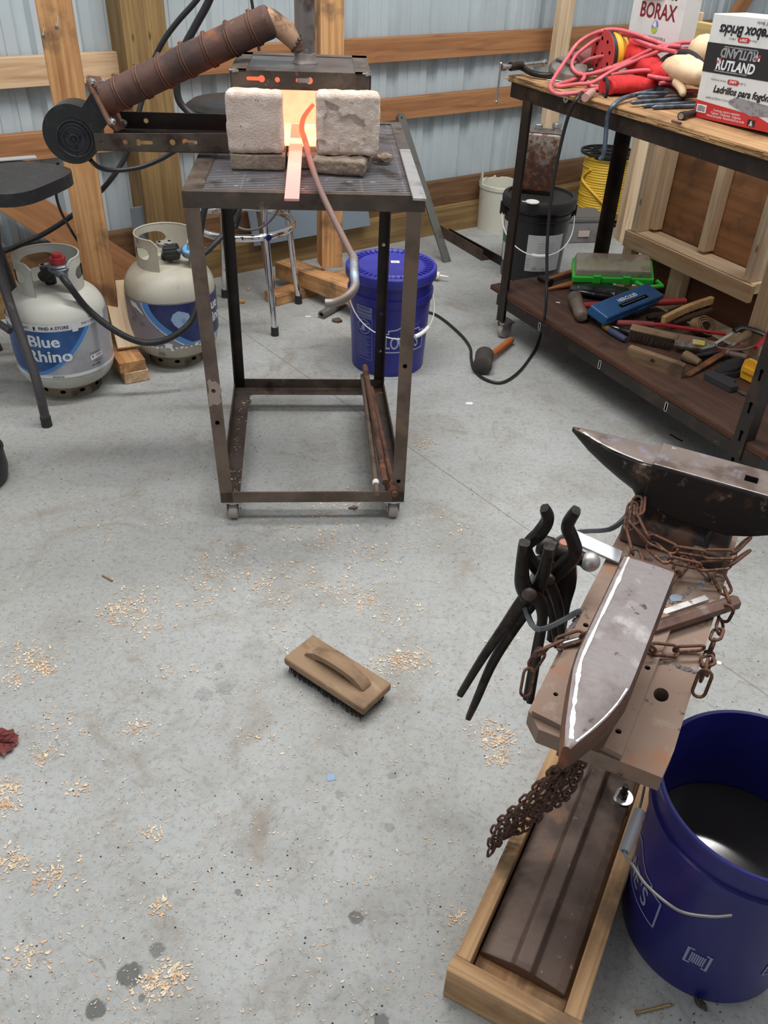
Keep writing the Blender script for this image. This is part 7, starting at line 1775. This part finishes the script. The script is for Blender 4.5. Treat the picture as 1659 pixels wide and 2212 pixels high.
# bail lying against the near left side
bp_ = [P(1580, 1977, B3 + V((0, -.155, 0)), (0, 1, 0)), P(1540, 1980, B3 + V((0, -.158, 0)), (0, 1, 0)), P(1480, 1972, B3 + V((0, -.155, 0)), (0, 1, 0)), P(1440, 1950, B3 + V((0, -.145, 0)), (0, 1, 0)), P(1395, 1910, B3 + V((0, -.12, 0)), (0, 1, 0)), P(1368, 1870, B3 + V((0, -.095, 0)), (0, 1, 0)), P(1350, 1838, B3 + V((0, -.07, 0)), (0, 1, 0)), P(1380, 1750, B3 + V((0, -.01, 0)), (0, 1, 0)), P(1392, 1700, B3 + V((0, .05, 0)), (0, 1, 0))]
b = MB(); b.tube(spline(bp_, 8), .0022, 8); hn = obj('wire_handle', b, mat('dull wire', C(150, 146, 140), .4, .6), qb, world=True, smooth=60)
b = MB(); a_, c_ = P(1349, 1840, B3 + V((0, -.07, 0)), (0, 1, 0)), P(1382, 1752, B3 + V((0, -.01, 0)), (0, 1, 0)); L = (c_ - a_).length; b.lathe([(.005, .0), (.0085, 0), (.0085, L), (.005, L), (.005, 0)], 18, M=along(a_, c_) @ Mzx); obj('grip', b, mat('grey plastic sleeve', C(150, 152, 158), .5), hn, world=True, smooth=40)
# ------------------------------------------------------------------ small things on the floor
wbh = F(705, 1440, .03)
w0, w1, w2 = F(612, 1420, .045), F(785, 1533, .045), F(850, 1468, .045)
MW_ = along(w0, w1)
Lw = (w1 - w0).length; Ww = .095
sb = thing('wire_brush', 'wooden block wire brush with arched handle lying on the open concrete floor', 'brush', MW_ @ T(Lw / 2, Ww / 2, -.045))
b = MB(); b.box((Lw / 2, Ww / 2, -.010), (Lw, Ww, .022)); obj('block', b, m_grimy, sb, M=MW_, bev=.005)
pr = []
xs2 = [i / 24 for i in range(25)]
secs = []
for t_ in xs2:
    x = .03 + (Lw - .06) * t_; arch = math.sin(PI * t_) ** .55
    zt = .004 + .030 * arch; inner = max(0, math.sin(PI * max(0, min(1, (t_ - .16) / .68)))) ** .6 if .16 < t_ < .84 else 0
    zb = .000 + .017 * inner
    w = .010 + .006 * math.sin(PI * t_)
    if t_ < .2: w = .016 - t_ * .02
    if t_ > .85: w = .014
    secs.append([(x, Ww * .52 - w, zb), (x, Ww * .52 - w, zt - .004), (x, Ww * .52 - w * .6, zt), (x, Ww * .52 + w * .6, zt), (x, Ww * .52 + w, zt - .004), (x, Ww * .52 + w, zb)])
b = MB(); b.loft(secs); obj('handle', b, m_grimy, sb, M=MW_, smooth=50)
b = MB(); rr = random.Random(21)
for i in range(30):
    for j in range(9):
        x, y = .012 + (Lw - .024) * i / 29, .008 + (Ww - .016) * j / 8
        for k in range(3): b.tube([(x, y, -.019), (x + rr.uniform(-.005, .005), y + rr.uniform(-.006, .004), -.0445 + rr.uniform(0, .004))], .0011, 4)
x_ = obj('bristles', b, mat('dark wire bristles', C(48, 42, 40), .6, .4), sb, M=MW_); x_['kind'] = 'stuff'
# shavings swept about the slab
b = MB(); rr = random.Random(9)
m_shav = mat('pine shavings', C(232, 208, 178), .8, 0, [(C(216, 176, 140), 30, .45, .6), (C(240, 228, 206), 50, .5, .65)])
clumps = [(290, 1310, 60, 75), (250, 1330, 40, 30), (450, 1235, 60, 45), (60, 1420, 55, 60), (95, 1440, 30, 35), (25, 1470, 30, 20), (560, 1260, 40, 22), (740, 1275, 60, 50), (790, 1300, 40, 25), (720, 1170, 60, 45), (760, 1085, 50, 30), (700, 1100, 40, 18), (640, 1240, 50, 22), (300, 1360, 40, 22), (90, 1630, 35, 22), (20, 1700, 26, 30), (165, 1700, 30, 16), (300, 1575, 40, 24), (120, 1890, 60, 40), (20, 1860, 40, 40), (15, 1740, 30, 30), (335, 2130, 70, 55), (380, 2100, 40, 30), (350, 1960, 30, 14), (330, 1800, 26, 14), (1075, 1600, 40, 45), (1075, 1640, 26, 30), (1060, 1580, 40, 25), (880, 1425, 45, 60), (830, 1440, 40, 25), (920, 960, 22, 20), (1085, 1390, 30, 14), (985, 1985, 20, 10), (60, 2070, 60, 24), (460, 1290, 60, 22), (850, 1330, 60, 24), (600, 1300, 40, 16), (520, 1200, 60, 20), (350, 1120, 60, 18), (900, 1160, 60, 18), (1000, 1150, 40, 12), (240, 1160, 60, 14), (640, 1160, 40, 16), (800, 1200, 60, 26), (390, 1450, 60, 16), (130, 1560, 60, 16), (650, 1400, 60, 12), (560, 1600, 60, 8)]
def shaving(mb, c, sz, rr):
    yaw = rr.uniform(0, 2 * PI); ln = sz * rr.uniform(.7, 1.8); w = sz * rr.uniform(.35, .8); cv = rr.uniform(.1, .8) * sz
    d = V((math.cos(yaw), math.sin(yaw), 0)); n_ = V((-d.y, d.x, 0)); tl = rr.uniform(-.35, .35)
    vs = []
    for i in range(4):
        f = i / 3 - .5; p = c + d * ln * f + Z * (cv * (f * f * 2) + .0008)
        vs += [p + n_ * w / 2 * (1 - abs(f)) + Z * abs(tl) * w * .5, p - n_ * w / 2 * (1 - abs(f) * .6)]
    mb.vf(vs, [(2 * i, 2 * i + 1, 2 * i + 3, 2 * i + 2) for i in range(3)])
for (px, py, rad, n) in clumps:
    c0_ = F(px, py, 0)
    for i in range(int(n * 2.8)):
        q = F(px + rr.gauss(0, rad * .55), py + rr.gauss(0, rad * .33), 0); shaving(b, V((q.x, q.y, 0)), rr.choice((.0022, .003, .004, .005, .0065)), rr)
for i in range(3600):
    px, py = rr.uniform(-40, 1200), rr.uniform(1000, 2240)
    if px > 1000 and py > 1500 and rr.random() < .8: continue
    q = F(px, py, 0); shaving(b, V((q.x, q.y, 0)), rr.choice((.0014, .0018, .0025, .0025, .004)), rr)
for i in range(260):
    px, py = rr.uniform(420, 1300), rr.uniform(820, 1200); q = F(px, py, 0); shaving(b, V((q.x, q.y, 0)), rr.choice((.0018, .0025, .004)), rr)
for i in range(60):
    q = s(rr.uniform(.008, .045), rr.uniform(.04, .58), .0675); shaving(b, q, rr.choice((.002, .003, .004)), rr)
tag(obj('wood_shavings', b, m_shav, fix=False), 'pale pine shavings scattered over the concrete floor', 'wood shavings', kind='stuff')
b = MB()
m_grit = mat('dark grit', C(58, 54, 52), .8)
for i in range(420):
    px, py = rr.uniform(-20, 1659), rr.uniform(900, 2212); q = F(px, py, 0); b.ico(q + Z * .0006, rr.choice((.0008, .001, .0014, .002)), (1, rr.uniform(.5, 1), .5), 1)
tag(obj('floor_grit', b, m_grit), 'dark grit and scale crumbs on the concrete floor', 'grit', kind='stuff')
def flake(px, py, poly, h, m, label, cat, name, yaw=0.0, **k):
    b = MB(); b.prism(poly, h); return one(name, b, m, label, cat, M=T(F(px, py, .0005)) @ Matrix.Rotation(yaw, 4, 'Z'), **k)
# red leaf at the left edge
b = MB(); pts = [(-.075, 0), (-.055, .022), (-.04, .018), (-.03, .03), (-.015, .022), (-.004, .026), (.004, .014), (.012, .012), (.012, .002), (.018, -.006), (.012, -.014), (.014, -.024), (.004, -.03), (.004, -.042), (-.008, -.034), (-.02, -.04), (-.034, -.026), (-.05, -.024)]
vs_ = []
M_ = T(F(24, 1600, .004)) @ Matrix.Rotation(.0, 4, 'Z')
bm_ = MB(); bm_.prism(pts, .0006)
bmesh.ops.triangulate(bm_.bm, faces=bm_.bm.faces[:]); bmesh.ops.subdivide_edges(bm_.bm, edges=bm_.bm.edges[:], cuts=2)
for v in bm_.bm.verts: v.co.z += .006 * mnoise.noise(v.co * 45) + abs(v.co.y) * .14
lf_ = thing('dry_leaf', 'dark red dry leaf lying at the left edge of the floor', 'leaf', M_)
obj('blade', bm_, mat('dark red leaf', C(116, 46, 42), .6, 0, [(C(84, 36, 36), 60, .45, .65), (C(150, 74, 62), 90, .6, .72)]), lf_)
b = MB(); b.tube([(-.07, 0, .003), (-.03, .0, .004), (.008, -.006, .004)], .0008, 6); [b.tube([(x, 0, .003), (x + .016, sg * .018, .006)], .0005, 5) for x in (-.05, -.035, -.02, -.006) for sg in (-1, 1)]; obj('vein', b, mat('dark vein', C(70, 30, 30), .6), lf_)
b = MB(); c_ = F(728, 692, .006); b.ico(c_, .017, (1.2, .9, .45), 2, .004, 3); one('dry_leaf', b, mat('brown leaf', C(104, 84, 70), .9, 0, [(C(72, 56, 48), 60, .45, .6)]), 'crumpled brown dry leaf left of the blue lidded bucket', 'leaf')
flake(1012, 873, [(-.012, -.004), (.008, -.010), (.018, .0), (.010, .010), (-.008, .008)], .003, m_paper, 'crumpled white foil scrap on the floor below the rubber mallet', 'paper', 'paper_scrap', .2)
flake(665, 684, [(-.01, -.004), (.012, -.005), (.012, .004), (-.008, .005)], .0015, m_paper, 'small white paper bit beside the grey pipe end', 'paper', 'paper_scrap')
flake(712, 1680, [(-.006, -.007), (.008, -.008), (.012, .004), (.0, .010), (-.006, .002)], .0006, mat('pale blue chip', C(140, 164, 196), .6), 'pale blue plastic chip below the wire brush on the floor', 'chip', 'plastic_chip', .3)
flake(1460, 946, [(-.026, -.003), (.026, -.0025), (.026, .003), (-.026, .002)], .002, m_black_iron, 'thin black steel sliver on the floor beyond the anvil horn', 'sliver', 'steel_sliver', -.95)
flake(520, 653, [(-.018, -.014), (.014, -.018), (.02, .008), (-.012, .014)], .008, m_pine_orange, 'small amber wood offcut on the floor near the stool', 'offcut', 'wood_offcut', .3)
flake(538, 625, [(-.006, -.018), (.004, -.02), (.007, .014), (-.003, .018)], .005, m_pine, 'thin pale wood splinter standing out near the stool leg', 'splinter', 'wood_splinter', .1)
flake(762, 1098, [(-.012, -.004), (.008, -.006), (.014, .002), (.002, .008)], .005, m_rust_beam, 'dark scale chunk under the cart front rail among shavings', 'scale', 'scale_chunk')
flake(232, 1250, [(-.018, -.002), (.018, -.002), (.018, .002), (-.018, .002)], .003, m_greywood, 'thin dark stick among the shavings left of centre', 'stick', 'wood_stick', -.55)
flake(1553, 1432, ring2(0, 0, .006, 16), .0008, m_white_plastic, 'small white disc on the floor by the sawn joint at the right', 'disc', 'plastic_disc')
# screw
sw = thing('deck_screw', 'long brass coloured screw lying on the floor by the quench bucket', 'screw', F(1415, 2180, 0))
p, q = F(1374, 2188, .004), F(1458, 2168, .003); M_ = along(p, q); L = (q - p).length
b = MB(); prf = []; x = 0
while x < L * .8: prf += [(.0018, x + .004), (.0026, x + .0052)]; x += .0026
b.lathe([(0, 0), (.0042, 0), (.0044, .0008), (.0018, .004)] + prf + [(.0016, L - .006), (0, L)], 12, M=Mzx); obj('shank', b, mat('brass screw', C(166, 146, 104), .35, .7), sw, M=M_, smooth=40)
b = MB(); 
for k, (px, py) in enumerate(((1508, 2165), (1520, 2172))): b.tube([F(px - 6, py - 10, .004), F(px, py, .006), F(px + 6, py + 12, .003)], [.003, .005, .002], 8)
one('bark_chip', b, mat('dark bark', C(70, 60, 52), .9), 'dark split bark chip beside the quench bucket foot', 'bark')
